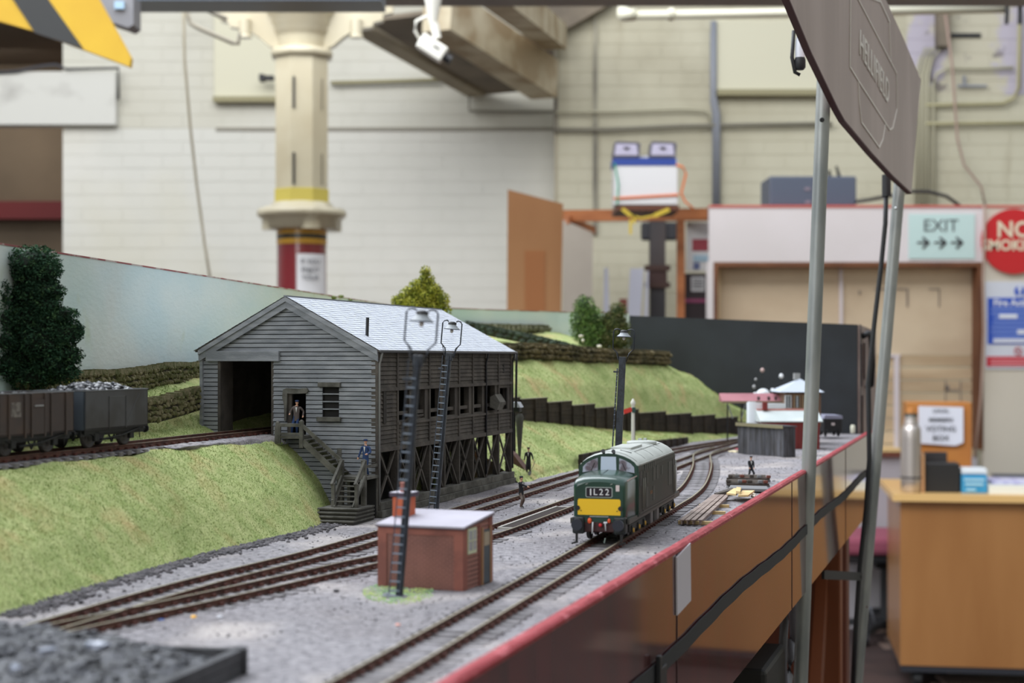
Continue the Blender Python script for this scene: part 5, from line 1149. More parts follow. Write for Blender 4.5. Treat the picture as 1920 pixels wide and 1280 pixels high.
for s_ in (-1, 1):
    MB().cyl((s_*11.4, -.7, 17.8), (s_*11.4, .1, 17.8), 1.25, 1.25, 14).build('marker_light', M_un, lo)
    MB().box(s_*9.6-.3, s_*9.6+.3, -.4, -.1, 16.2, 16.6).build('lamp_iron', M_un, lo)
    MB().bar((s_*6.6-.6, -.3, 30.2), (s_*6.6+.6, -.3, 30.7), .3, .3).build('lamp_bracket', mat('steel_bits', rgb(170,174,172), .35, metal=.6), lo)
    MB().cyl((s_*2.8, Y0+.5, 45.4), (s_*2.8, Y0-1.4, 46.2), .75, 1.1, 12).cyl((s_*2.8, Y0+.6, 43.6), (s_*2.8, Y0+.6, 45.6), .7, .8, 10).build('horn', M_black, lo)
    MB().cyl((s_*10.9, 1, 9.4), (s_*10.9, -4.2, 9.4), 1.9, 1.9, 16).cyl((s_*10.9, -4.0, 9.4), (s_*10.9, -5.2, 9.4), 3.1, 3.0, 20).build('buffer', mat('buffer_navy', rgb(34,38,50), .4), lo)
    MB().bbox(s_*11-3.2, s_*11+3.2, -1.2, 6, 4.2, 13.4, 1).build('buffer_cowl', mat('cowl_dark', rgb(30,36,38), .4), lo)
    MB().box(s_*11.9-.6, s_*11.9+.6, -.8, .2, .2, 4.4).bar((s_*12.6-1.8, -1.2, -.9), (s_*12.6+1.6, -1.2, .1), .9, .9).build('guard_iron', M_un, lo)
MB().box(8.9, 10.8, -.25, 0, 26.8, 30.0).build('white_plate', mat('plate_white', rgb(210,196,196), .5), lo, 'small white plate')
MB().box(-5, 5, -.4, 0, 13.2, 13.6).build('step_edge', mat('steel_bits', rgb(170,174,172), .35, metal=.6), lo)
MB().bbox(-13.2, 13.2, .2, 3, 5.2, 13.2, .6).build('buffer_beam', mat('beam_maroon', rgb(58,26,28), .5), lo)
MB().sphere((-4.9, -.8, 11.2), 1.15, 10, 8, (1,.6,1.3)).build('hose_connector', mat('orange_red', rgb(226,90,46), .4), lo, 'orange connector')
MB().sphere((5.4, -.6, 11.3), .9, 10, 8, (1,.6,1.4)).build('hose_connector', mat('orange_red', rgb(226,90,46), .4), lo, 'orange connector')
MB().sphere((.9, -1, 9.0), 1.0, 10, 8).build('coupling_hook', mat('bright_red', rgb(196,34,44), .4), lo, 'red coupling')
MB().tube([(-3.1,-1.2,10.6), (-3.1,-1.8,8.2), (-3.3,-1.6,4.6)], .42, 8).tube([(3.4,-1.2,10.8), (3.6,-1.9,9.6), (3.9,-1.7,6.2)], .36, 8).build('air_hose', mat('pale_hose', rgb(196,200,204), .4), lo)
MB().bbox(2.6, 4.6, -1.6, -.6, 9.9, 10.9, .3).build('hose_tap', mat('white_tap', rgb(216,218,226), .4), lo)
MB().bar((3.0,-1.4,-.2), (3.6,-1.4,2.4), .9, .6).build('coupling', mat('grey_green_coupling', rgb(120,134,128), .4), lo)
# nose top seams, roof details
MB().bar((-9, 4, 34.3), (0, 3.2, 35.15), .2, .12).bar((0, 3.2, 35.15), (9, 4, 34.3), .2, .12).bar((0, 3.5, 35.2), (0, 26, 36.25), .2, .12).build('nose_seam', M_gg, lo)
MB().bar((14.8, 1, 32.2), (15.9, 24, 33.2), .3, .5).build('nose_edge', mat('pinkish_edge', rgb(150,128,122), .5), lo)
rs = MB()
for y_ in (31, 58, 86, 121): rs.tube([(x, y_, z+.05) for x, z in prof[4:-4]], .12, 4)
for x_ in (-8.5, 8.5): rs.bar((x_, 58, 44.3), (x_, 150, 44.3), .25, .2)
rs.build('roof_seam', mat('seam_grey', rgb(104,108,106), .5), lo)
MB().bbox(-6, 6, 64, 100, 45.0, 46.2, .3).build('roof_hatch', M_rf, lo)
MB().lathe([(9, 44.4), (9, 45.9), (7.4, 46.4)], c=(0, 134, 0), n=28).build('radiator_fan', M_rf, lo)
MB().bar((3, 46, 45.7), (9.2, 46, 44.3), 1.0, .3).build('exhaust_slot', M_black, lo)
MB().bbox(-1, 1, 146, 148, 45.6, 47.4, .2).bbox(-5, -2.6, 150, 152, 45, 47, .2).build('roof_fitting', mat('steel_bits', rgb(170,174,172), .35, metal=.6), lo)
for s_ in (-1, 1):
    MB().box(s_*16.3-.35, s_*16.3+.35, Y0+5, Y1-5, 38.2, 39.0).build('cantrail', mat('cantrail_grey', rgb(140,142,138), .45), lo)
    f = lambda y0_, y1_, z0_, z1_: MB().box(s_*16.55-.12, s_*16.55+.12, y0_, y1_, z0_, z1_)
    for i in range(6): f(46+i*6.4, 51.2+i*6.4, 34.6, 37.8).build('roof_grille', M_gg, lo)
    for y0_, y1_, z0_, z1_ in ((52,57,27,33), (50,57,14,25), (74,80,16,24), (74,84,27,35), (86,94,27,35), (104,110,28.5,33.5), (132,146,20,34)):
        f(y0_, y1_, z0_, z1_).build('side_window', M_gg, lo)
    f(30, 37, 27, 35).build('cab_window', M_black, lo); f(149, 154, 27, 35).build('cab_window', M_black, lo)
    for y_ in (38, 44): MB().tube([(s_*17.1, y_, 14), (s_*17.2, y_, 31)], .28, 6).build('handrail', mat('rail_grey', rgb(130,128,118), .4), lo)
    for y_ in (152, 157): MB().tube([(s_*17.1, y_, 14), (s_*17.2, y_, 31)], .28, 6).build('handrail', mat('rail_grey', rgb(130,128,118), .4), lo)
    f(40.5, 42.5, 12, 35).build('cab_door', M_black, lo)
    MB().box(s_*15.2-.6, s_*15.2+.6, 2, YE-4, 9.4, 12.2).build('solebar', mat('solebar_grey', rgb(58,56,52), .5), lo)
    f(30, Y1, 12.3, 12.9).build('body_moulding', mat('solebar_grey', rgb(58,56,52), .5), lo)
    for y_ in (66, 70): f(y_, y_+1.2, 20, 22).build('emblem', mat('faded_orange', rgb(150,100,60), .5), lo)
    for k_, y_ in enumerate((76, 88, 98)): MB().bbox(s_*12.6-2.4, s_*12.6+2.4, y_, y_+8.5, 2.4, 9.6, .5).build('underframe_tank', mat('tank_grey', rgb(96,92,94), .5) if k_ != 1 else M_un, lo)
for yb in (36, 146):
    MB().bbox(-10.5, 10.5, yb-22, yb+22, 4.5, 8.6, .8).build('bogie', M_un, lo)
    for s_ in (-1, 1):
        MB().bbox(s_*13.2-1.1, s_*13.2+1.1, yb-25, yb+25, 4.2, 8.2, .5).bar((s_*13.6, yb-14, 3.4), (s_*13.6, yb-4, 5.4), .8, .8).bar((s_*13.6, yb+14, 3.4), (s_*13.6, yb+4, 5.4), .8, .8).build('bogie_frame', M_un, lo)
        for yw in (-19, 0, 19):
            MB().bbox(s_*14.3-.9, s_*14.3+.9, yb+yw-2.0, yb+yw+2.0, 2.8, 7.4, .5).build('axle_box', M_un, lo)
            MB().cyl((s_*15.1, yb+yw, 5), (s_*15.7, yb+yw, 5), 1.3, 1.2, 12).build('axle_cap', mat('axle_yellow', rgb(196,150,40), .4), lo, 'yellow axle cap')
            MB().cyl((s_*9.2, yb+yw, 6.2), (s_*7.4, yb+yw, 6.2), 6.2, 6.5, 24).build('wheel', mat('wheel_dark', rgb(52,48,46), .4, metal=.4), lo)

# ================================================================ coal wagons on the upper track
M_wg1 = mat('wagon_grey', rgb(72,72,74), .6, col2=rgb(60,58,57), vscale=60); M_wg2 = mat('wagon_rusty', rgb(66,56,53), .7, col2=rgb(74,60,53), vscale=90)
def wagon(name, label, bc, m, inner, steel):
    t = thing(name, label, 'wagon', L(-85.5, bc, 53.4)[:], ANG)
    hw, hl, z0, z1 = 15, 31.5, 9.5, 29.5
    sd = MB().bbox(hw-1, hw, -hl, hl, z0, z1, .2).build('side', m, t); MB().bbox(-hw, -hw+1, -hl, hl, z0, z1, .2).build('side', m, t)
    MB().bbox(-hw, hw, -hl, -hl+1, z0, z1, .2).build('end', mat('wagon_bluish_end', rgb(78,86,98), .6) if not steel else m, t); MB().bbox(-hw, hw, hl-1, hl, z0, z1, .2).build('end', m, t)
    MB().box(-hw, hw, -hl, hl, z0, z0+1).build('floor', inner, t)
    for s_ in (-1, 1):
        MB().box(s_*11.5-1, s_*11.5+1, -hl, hl, 6.4, 9.5).build('solebar', M_un, t)
        MB().box(s_*13.2-.4, s_*13.2+.4, -hl+2, hl-2, 7.6, 9.6).build('side_rail', M_un, t)
        for e_ in (-1, 1):
            MB().cyl((s_*10.4, e_*hl, 8), (s_*10.4, e_*(hl+4.5), 8), .9, .9, 10).cyl((s_*10.4, e_*(hl+4.5), 8), (s_*10.4, e_*(hl+5.4), 8), 2.3, 2.2, 16).build('buffer', M_un, t)
            MB().lathe([(6.0,-.9),(6.6,-.9),(6.6,-.5),(6.0,0),(6.0,.9),(1,.9)], n=22).M
            w_ = MB(); w_.M = Matrix.Translation((s_*8.2, e_*17.5, 6.0)) @ Matrix.Rotation(math.radians(90)*s_, 4, 'Y')
            w_.lathe([(1.2,-1.0),(6.4,-1.0),(6.4,-.5),(6.0,-.3),(6.0,.9),(5.2,.9),(4.8,.3),(1.8,.3),(1.6,1.2)], n=24); w_.build('wheel', mat('wagon_wheel', rgb(60,56,54), .45), t)
            MB().bbox(s_*12.6-1, s_*12.6+1, e_*17.5-2, e_*17.5+2, 3.6, 8.8, .4).bar((s_*12.8, e_*17.5-6, 8.2), (s_*12.8, e_*17.5-2, 6.6), .7, .7).bar((s_*12.8, e_*17.5+6, 8.2), (s_*12.8, e_*17.5+2, 6.6), .7, .7).build('axle_box', M_un, t)
        MB().tube([(s_*14.2, -14, 4.6), (s_*14.2, 6, 5.8), (s_*14.2, 24, 9.0)], .4, 6).tube([(s_*14.2, 24, 9.0), (s_*14.2, 24, 3.6)], .25, 6).build('brake_lever', M_un, t)
        MB().bar((s_*11.5, -4, 8), (s_*11.5, 0, 2.6), .8, .6).bar((s_*11.5, 4, 8), (s_*11.5, 0, 2.6), .8, .6).bar((s_*11.0, -10, 4.2), (s_*11.0, 10, 4.2), .6, .9).build('brake_gear', M_un, t)
    if steel:
        for y_ in (-24, -11, -5.5, 5.5, 11, 24): MB().bbox(hw, hw+.8, y_-.6, y_+.6, z0-1, z1, .15).build('side_rib', m, sd)
        MB().box(hw, hw+.5, -5, 5, z0+.4, z0+17).build('side_door', m, sd)
        MB().box(hw+.5, hw+1.0, -3.6, 3.6, z0+13.6, z0+14.4).build('door_bar', mat('worn_bar', rgb(140,140,140), .5), sd)
        MB().box(hw+.02, hw+.12, -22, -14, z0+9, z0+16).build('stencil_patch', mat('stencil_grey', rgb(118,112,106), .7, col2=rgb(84,76,72), vscale=400), sd)
    else:
        MB().box(hw, hw+.18, -8, 8, z0+16.6, z0+17.0).bar((hw+.1, 8, z0+1), (hw+.1, 22, z0+18), .2, .3).build('side_marking', mat('faint_mark', rgb(84,84,86), .6), sd)
        for y_ in (-8.4, 8.4): MB().box(hw, hw+.35, y_-.2, y_+.2, z0, z1-3).build('side_rib', m, sd)
    MB().box(-hw-.2, hw+.2, -hl-.2, -hl+.9, z1, z1+.5).box(-hw-.2, -hw+1, -hl, hl, z1, z1+.5).box(hw-1, hw+.25, -hl, hl, z1, z1+.5).box(-hw, hw, hl-.9, hl+.2, z1, z1+.5).build('top_rim', mat('rim_grey', rgb(112,114,118), .5), t)
    return t
M_dkin = mat('wagon_inside', rgb(48,44,44), .8)
wagon('coal_wagon', 'plain grey coal wagon loaded with shiny coal, nearer to the shed', -189.5, M_wg1, M_dkin, False)
wagon('coal_wagon', 'rusty grey steel coal wagon with ribbed sides at the left edge', -262.5, M_wg2, M_dkin, True)
M_coal = mat('shiny_coal', rgb(40,41,48), .3, spec=.6, col2=rgb(62,64,72), vscale=500)
def coal(label, bc, z0, hgt, n_, mm=M_coal, group=None):
    m = MB(); m.M = Matrix.Translation(L(-85.5, bc, 53.4)) @ Matrix.Rotation(ANG, 4, 'Z'); rr = random.Random(bc)
    for i in range(n_):
        x_ = rr.uniform(-12.5, 12.5); y_ = rr.uniform(-29, 29); zz_ = z0 + hgt*(1-(abs(x_)/14)**2)*(1-(abs(y_)/31)**4) + rr.uniform(-.8, .9)
        m.rock((x_, y_, zz_), rr.uniform(1.0, 2.3), rr.random(), (1.2, 1, .75))
    return tag(m.build('coal_load', mm), label, 'coal', kind='stuff')
coal('heap of shiny coal lumps in the plain grey wagon', -189.5, 27, 5.0, 420)
coal('low layer of coal in the ribbed steel wagon', -262.5, 24.4, 3.6, 260, mat('dull_coal', rgb(44,44,48), .5))

# ================================================================ brick hut
H0 = gp(868, 1108, 0)
hutv = (gp(712, 1099, 0) - H0).normalized()
hut = thing('brick_hut', 'small red brick lineside hut with a pale sloping roof', 'hut', H0[:], math.atan2(-hutv.y, -hutv.x))
# local: wall runs to -x, door side along +y
M_bk = mat('small_brick', rgb(126,84,76), .85, col2=rgb(106,72,66), vscale=60, detail=6, bump=.3, bscale=900)
def brickmat(m):
    nt = m.node_tree; N = nt.nodes; Lk = nt.links.new; b_ = N['Principled BSDF']; tc = N.new('ShaderNodeTexCoord'); mp = N.new('ShaderNodeMapping'); mp.inputs['Scale'].default_value = (1000,1000,1000)
    mp.inputs['Rotation'].default_value = (math.radians(90), 0, 0)
    br = N.new('ShaderNodeTexBrick'); br.inputs['Scale'].default_value = 1; br.inputs['Brick Width'].default_value = 3; br.inputs['Row Height'].default_value = 1; br.inputs['Mortar Size'].default_value = .09
    Lk(tc.outputs['Object'], mp.inputs[0]); Lk(mp.outputs[0], br.inputs['Vector'])
    mx = N.new('ShaderNodeMix'); mx.data_type = 'RGBA'; mx.blend_type = 'MIX'; mx.inputs[7].default_value = rgb(150,104,94); Lk(br.outputs['Fac'], mx.inputs[0]); mx.inputs[0].default_value = .5
    Lk(b_.inputs['Base Color'].links[0].from_socket, mx.inputs[6]); Lk(mx.outputs[2], b_.inputs['Base Color'])
brickmat(M_bk)
M_bkd = mat('reddish_pier', rgb(146,90,78), .85, col2=rgb(122,76,68), vscale=70)
HW, HD, HZ, HZ2 = 40, 33, 26.6, 30.2
MB().prism([(0,0),(HD,0),(HD,HZ2),(0,HZ)], (-HW, 0, 0), (0,1,0), (0,0,1), (HW, 0, 0)).build('walls', M_bk, hut)
for x0_, x1_ in ((-HW-.3, -HW+4), (-4, .3)): MB().box(x0_, x1_, -.5, .1, 0, HZ-.1).build('pier', M_bkd, hut)
MB().box(-HW, 0, -.45, .1, HZ-3.2, HZ-.1).build('top_course', M_bkd, hut)
MB().box(0, .4, 0, 4, 0, HZ).box(0, .4, HD*.52, HD*.58, 0, HZ).box(0, .4, HD-4, HD+.2, 0, HZ2-.3).build('side_pier', M_bkd, hut)
MB().prism([(-1.2, HZ), (HD+1, HZ2), (HD+1, HZ2+.9), (-1.2, HZ+.9)], (-HW-1, 0, 0), (0,1,0), (0,0,1), (HW+2, 0, 0)).build('roof', mat('hut_roof_pale', rgb(172,168,180), .6, col2=rgb(158,154,166), vscale=40), hut)
MB().prism([(-1.25, HZ-.5), (HD+1, HZ2-.5), (HD+1, HZ2+.1), (-1.25, HZ+.1)], (-HW-1, 0, 0), (0,1,0), (0,0,1), (HW+2, 0, 0)).build('fascia_board', mat('dark_plum', rgb(70,44,52), .6), hut)
wy = 4.2
wf_ = MB().box(.1, .7, wy, wy+9.5, 15.2, 26.2).build('window_frame', mat('pale_green_frame', rgb(190,196,166), .6), hut, 'pale green window frame')
MB().box(.5, .8, wy+1, wy+8.6, 16.6, 25.2).build('pane', mat('hut_glass', rgb(150,156,162), .2), wf_)
MB().box(.7, 1.0, wy+4.5, wy+5.1, 16.6, 25.2).box(.7, 1.0, wy+1, wy+8.6, 20.6, 21.1).build('glazing_bar', mat('pale_green_frame', rgb(190,196,166), .6), wf_)
dr_ = MB().box(.1, .7, 21, 29, .4, 24).build('door', mat('door_slate', rgb(64,76,84), .5), hut, 'slate grey door')
MB().box(.1, 1.0, 19.6, 21, 0, 25.2).box(.1, 1.0, 29, 30.2, 0, 25.2).build('door_frame', mat('door_frame_tan', rgb(160,122,88), .6), hut)
MB().box(.5, .9, 22, 28, 17, 23).build('door_pane', mat('hut_glass_tan', rgb(150,140,118), .3), dr_)
chm = MB().bbox(-HW-.5, -HW+7.2, HD*.45, HD*.45+8, 0, 38, .3).build('chimney', mat('orange_brick', rgb(196,104,70), .8, col2=rgb(182,92,62), vscale=80), hut, 'orange red chimney stack')
MB().bbox(-HW-1.6, -HW+8.4, HD*.45-1, HD*.45+9, 38, 39.8, .3).build('chimney_cap', mat('cap_dark', rgb(66,54,70), .6), chm)
MB().box(-HW-1.4, -HW+8.2, HD*.45-.8, HD*.45+8.8, 39.8, 40.0).build('cap_top', mat('cap_pale', rgb(196,194,206), .6), chm)
MB().lathe([(1.9, 40), (1.7, 43.4), (2.0, 43.6), (2.0, 44.2)], c=(-HW+3.4, HD*.45+4, 0), n=16).build('chimney_pot', mat('pot_brown', rgb(150,94,84), .7), chm)

# ================================================================ yard lamps
def yard_lamp(label, loc, rz, H, lean, hw=6.6, face='ladder', base=False):
    t = thing('yard_lamp', label, 'lamp', loc, rz, group=None); t.rotation_euler = (0, lean, rz)
    sc2 = H/120
    hm = H-19*sc2; sd_ = face == 'side'
    (MB().bbox(-1.2, 3.4, -1.6, 2.0, 0, hm, .3) if sd_ else MB().bbox(-.6, 2.5, -1.0, 2.0, 0, hm, .3)).build('mast', M_lamp, t)
    M_st = mat('stile_blue_grey', rgb(48,56,70), .4)
    for x_ in (-3.2, 1.0):
        (MB().bar((-3.6, x_, 1.5), (-2.0, x_*.8, hm*.92), .6, .5) if sd_ else MB().bar((x_, -2.4, 1.5), (x_*.9+.2, -1.9, hm*.98), .45, .7)).build('ladder_stile', M_st, t)
    rung = MB().box(-2.1, 2.1, -.35, .35, -.3, .3).mesh('rung', mat('rung_grey', rgb(120,132,148), .35))
    n_ = int(hm*.94/3.85)
    for i in range(n_):
        u = i/n_; link('rung', rung, t, (-3.6+1.6*u, -1.1, 3+i*3.85) if sd_ else (-1.1+.15*u*2, -2.4+.5*u, 3+i*3.85), (0,0,math.pi/2 if sd_ else 0), (1-.12*u, 1, 1))
    MB().bbox(-1.0, 3.4, -1.4, 2.2, hm-5, hm, .6).bbox(-4.6, -1.2, -2.6, -1.6, hm-11, hm-9.8, .3).build('mast_head', M_lamp, t)
    cx_ = 1.4
    hp = [(cx_-2.4, 0, hm-3), (cx_-hw*.55, 0, hm+2.5), (cx_-hw, 0, hm+5.5), (cx_-hw, 0, H-1.6), (cx_-hw+.9, 0, H-.2), (cx_-hw+2.6, 0, H+.2), (cx_-2.4, 0, H-.5)]
    MB().tube(hp, .42, 8).tube([(2*cx_-x, y, z) for x, y, z in hp], .42, 8).build('hoop', M_lamp, t)
    if True: MB().bar((cx_-3.4,0,hm-2), (cx_-5, .3, hm+4), .35).bar((cx_+2.6,0,hm-1), (cx_+4.4,.3,hm+3.4), .35).build('stay', M_lamp, t)
    z_ = H
    MB().lathe([(1.2, z_-.4), (2.6, z_-1.0), (2.6, z_-2.2)][::-1], c=(cx_, 0, 0), n=20).build('lamp_cap', M_black, t)
    shd = MB().lathe([(5.0, z_-5.1), (4.4, z_-4.4), (3.2, z_-3.4), (2.4, z_-2.2)], c=(cx_, 0, 0), n=24).build('lamp_shade', mat('shade_grey', rgb(142,148,154), .4), t, 'pale grey shade')
    MB().lathe([(5.1, z_-5.3), (5.2, z_-4.9)], c=(cx_, 0, 0), n=24).build('shade_rim', mat('rim_dark', rgb(60,62,84), .4), shd)
    MB().sphere((cx_, 0, z_-6.1), 1.05, 12, 8, (1,1,1.3)).build('bulb', mat('pearl_bulb', rgb(206,200,196), .3), shd)
    if base: MB().box(-6, 4.4, -3.2, 1.8, 0, .8).box(-4.5, -2.6, -3.4, -1.6, .8, 2.0).build('base_plate', mat('silver_plate', rgb(170,176,196), .3, metal=.6), t, 'silver base plate')
    return t
yard_lamp('nearest tall yard lamp, out of focus, in front of the brick hut', at(744, 668, 0)[:], 0, 120.6, .078, base=True)
yard_lamp('second tall yard lamp with its ladder facing the camera, just behind the brick hut', at(813, 985, 0)[:], -.12, 123, .085, hw=6.0)
yard_lamp('far yard lamp seen edge on, standing behind the locomotive', at(1152, 1100, 0)[:], -.15, 119.5, .045, hw=7.2, face='side')

# signal
sg = thing('semaphore_signal', 'small white signal post with a red arm beyond the locomotive', 'signal', at(1187, 1480, 6)[:], ANG+.2)
MB().cyl((0,0,0), (0,0,51), 1.9, 1.5, 10).build('post', mat('signal_white', rgb(216,214,206), .6), sg)
MB().lathe([(1.9, 50), (2.4, 52), (1.6, 54), (.4, 56)], n=10).build('finial', mat('signal_white', rgb(216,214,206), .6), sg)
sarm = MB().bar((-1, -1.6, 46.2), (-13, -1.6, 42.4), .5, 4.2, up=(0,0,1)).build('arm', mat('signal_red', rgb(206,54,44), .5), sg, 'red arm')
MB().bar((-9.0, -1.95, 43.8), (-11.2, -1.95, 43.1), .3, 4.2).build('arm_stripe', mat('signal_white', rgb(216,214,206), .6), sarm, 'white stripe')
MB().bbox(-1, 2.4, -3, -1, 43, 48, .4).build('spectacle', mat('spectacle_green', rgb(40,70,66), .4), sg)
MB().bar((1.8, 0, 1), (1.8, 0, 40), .5).build('ladder', M_black, sg)
# water crane and brown ramp right of the shed
wc = thing('water_crane', 'dark water crane with a hanging leather bag behind the right end of the shed', 'water crane', at(966, 1350, 0)[:], ANG)
MB().cyl((-2,0,0), (-2,0,62), 2.6, 2.2, 12).bbox(-5, 5, -4, 4, 54, 60, 1).build('column', M_black, wc)
MB().prism([(-7,58),(6,58),(3.4,62.4),(-4.4,62.4)], (0,-5,0), (1,0,0), (0,0,1), (0,10,0)).build('hood', mat('hood_pale', rgb(170,174,182), .5), wc, 'pale hood')
MB().lathe([(.8, 14), (1.6, 24), (2.6, 38), (3.2, 46), (3.6, 50), (2.0, 53)], c=(4.4, -2, 0), n=14).build('bag', mat('leather_grey', rgb(74,74,68), .7), wc, 'hanging leather bag')
rm = thing('brown_ramp', 'brown wooden ramp beside the water crane', 'ramp', at(975, 1325, 0)[:], ANG)
MB().prism([(-10,0),(12,0),(-4,20),(-10,24)], (0,-6,0), (1,0,0), (0,0,1), (0,12,0)).build('ramp_body', mat('red_brown_wood', rgb(92,66,58), .8), rm)
MB().bar((-14,-7,8), (10,-7,-.5), 1.2).build('ramp_rail', M_oldw, rm)
# ================================================================ timber hut, station buildings at the far end
gh = thing('plank_hut', 'grey vertical plank hut near the far end of the yard', 'hut', gp(1384, 850, 0)[:], math.atan2(*( (gp(1470, 858, 0)-gp(1384, 850, 0)).yx )))
gw = (gp(1470, 858, 0)-gp(1384, 850, 0)).length
MB().box(0.6, gw-.6, .6, 13, 0, 30).build('core', M_dark, gh)
npl = 15; Mpk = mat('grey_plank', rgb(80,80,86), .85, col2=rgb(64,62,64), vscale=50, rnd=.5, stretch=(4,4,1))
for i in range(npl): MB().box(i*gw/npl+.15, (i+1)*gw/npl-.15, -.3-random.uniform(0,.4), .8, 0, 31).build('plank', Mpk, gh)
for i in range(4): MB().box(gw-.8, gw+.3+random.uniform(0,.4), i*3.4+.2, (i+1)*3.4-.1, 0, 30).build('plank', Mpk, gh)
MB().prism([(-2.2, 30.6), (15, 30.4), (15, 31.6), (-2.2, 32.2)], (-1.2,0,0), (0,1,0), (0,0,1), (gw+2.4,0,0)).build('roof', mat('hut_roof_slate', rgb(78,82,88), .7), gh)
MB().box(-1.2, gw+1.2, -2.6, -1.6, 29.0, 32.4).build('fascia', mat('tan_fascia', rgb(128,120,92), .7), gh, 'tan fascia board')
# brick signal cabin with hipped roof
D = 1830
X = lambda p, d=D: at(p, d).x; Z = lambda p, d=D: px_z(p, d)
M_rb = mat('far_brick', rgb(126,44,40), .8, col2=rgb(108,38,36), vscale=60); M_tc = mat('far_tan', rgb(150,124,92), .7); M_wh = mat('far_white', rgb(214,218,222), .6)
sb = thing('signal_cabin', 'brick signal cabin with a pale hipped roof, half hidden by the nearer pole', 'building')
x0, x1 = X(1474), X(1541); ye = D+66
MB().box(x0, x1, D+6, ye, Z(800), Z(737)).build('walls', mat('cabin_brown', rgb(110,84,66), .7), sb)
xa, xb = X(1462), X(1546)
MB().add([(xa,D,Z(735)),(xb,D,Z(735)),(xb,ye+6,Z(735)),(xa,ye+6,Z(735)),((xa*.46+xb*.54),D+26,Z(710)),((xa*.4+xb*.6),D+44,Z(710))], [(0,1,4),(1,2,5,4),(2,3,5),(3,0,4,5),(0,3,2,1)]).build('roof', mat('hip_roof', rgb(176,184,196), .5), sb)
MB().box(X(1497), X(1508), D+26, D+34, Z(712), Z(700)).build('chimney', mat('far_stone', rgb(150,150,150), .7), sb)
for p in (1472, 1489, 1505, 1522):
    MB().box(X(p)+.6, X(p+13), D+4, D+6.2, Z(765), Z(741)).build('window_frame', M_tc if p % 2 else M_wh, sb)
    MB().box(X(p)+1.8, X(p+13)-1.2, D+3.4, D+4.2, Z(764), Z(742)).build('pane', mat('cabin_glass', rgb(60,64,70), .2), sb)
    MB().box((X(p)+X(p+13))/2-.2, (X(p)+X(p+13))/2+.5, D+3, D+3.6, Z(764), Z(742)).build('glazing_bar', M_wh, sb)
MB().box(X(1434), X(1474), D+8, D+20, Z(766), Z(757)).build('balcony', M_wh, sb)
br = thing('brick_store', 'low red brick store with a pale sloping roof in front of the signal cabin', 'building')
D2 = 1740
M0 = at(1430, D2).x; M1 = at(1537, D2).x
MB().box(M0, M1, D2, D2+50, 0, px_z(790, D2)).build('walls', M_rb, br)
MB().prism([(-3, px_z(789, D2)), (30, px_z(770, D2)), (32, px_z(770, D2)), (52, px_z(789, D2)), (52, px_z(792,D2)), (-3, px_z(791, D2))], (M0-3, D2, 0), (0,1,0), (0,0,1), (M1-M0+6, 0, 0)).build('roof', mat('store_roof', rgb(186,192,192), .6, col2=rgb(172,180,180), vscale=30), br)
MB().box(M0-2, M1+2, D2+28, D2+34, px_z(771, D2), px_z(768, D2)).build('ridge', mat('pink_ridge', rgb(190,126,118), .6), br)
for p in (1478, 1508): 
    MB().box(at(p, D2).x, at(p+17, D2).x, D2-.8, D2, 0, px_z(795, D2)).build('door', mat('store_door', rgb(116,34,34), .5), br)
MB().box(at(1473, D2).x, at(1480, D2).x, D2-1.4, D2-.8, px_z(821, D2), px_z(817, D2)).build('nameplate', mat('brassy', rgb(186,150,90), .4), br)
cp_ = MB().box(at(1437, D2).x, at(1446, D2).x, D2+24, D2+30, px_z(770, D2), px_z(755, D2)).build('chimney', M_rb, br)
# white upright curl of card and dome
wk = thing('card_cylinder', 'plain white curved card standing by the red canopy', 'card')
D3 = 1780
vs = []; fs = []
for i in range(13):
    t = math.pi*i/12; x_ = at(1417, D3).x - 9.4*math.cos(t); y_ = D3 - 5*math.sin(t)
    vs += [(x_, y_, 0), (x_+.6, y_, px_z(754, D3)+ (1 if i < 6 else 0))]
for i in range(12): fs.append((2*i, 2*i+2, 2*i+3, 2*i+1))
MB().add(vs, fs, True).build('card', mat('card_white', rgb(226,232,240), .6), wk); MB().box(at(1403, D3).x, at(1431, D3).x, D3+1, D3+12, 0, px_z(755, D3)).build('backing', mat('card_white', rgb(226,232,240), .6), wk)
dm = thing('white_dome', 'white dome shape rising behind the red canopy', 'dome')
D4 = 1990
MB().sphere((at(1431, D4).x, D4, px_z(741, D4)), 9, 16, 10, (1,1,.95)).build('dome', M_wh, dm)
MB().box(at(1424, D4).x, at(1438, D4).x, D4-4, D4+4, 0, px_z(741, D4)).build('support', M_blk, dm)
MB().sphere((at(1415, D4).x, D4-4, px_z(740, D4)), 3.4, 12, 8).build('small_dome', M_wh, dm)
# red canopy
cn = thing('red_canopy', 'long faded red canopy roof on thin struts', 'canopy')
D5 = 1860
MB().prism([(0, px_z(753, D5)), (26, px_z(738, D5)), (28, px_z(738, D5)), (28, px_z(753, D5))], (at(1354, D5).x, D5, 0), (0,1,0), (0,0,1), (at(1470, D5).x-at(1354, D5).x, 0, 0)).build('roof', mat('faded_red_roof', rgb(156,100,108), .7, col2=rgb(140,86,94), vscale=30), cn)
MB().box(at(1354, D5).x, at(1470, D5).x, D5-.8, D5+.2, px_z(755.5, D5), px_z(751.5, D5)).build('valance', mat('tan_valance', rgb(136,118,96), .7), cn)
for p, q in ((1364, 1374), (1398, 1390), (1440, 1440)): MB().bar(at(p, D5+3, px_z(756, D5)), at(q, D5+3, px_z(785, D5)), 1.2).build('strut', mat('strut_grey', rgb(120,122,124), .6), cn)
for p in (1364, 1390, 1440, 1462): MB().bar(at(p, D5+25, 0), at(p, D5+25, px_z(750, D5)), 1.6).build('post', M_black, cn)
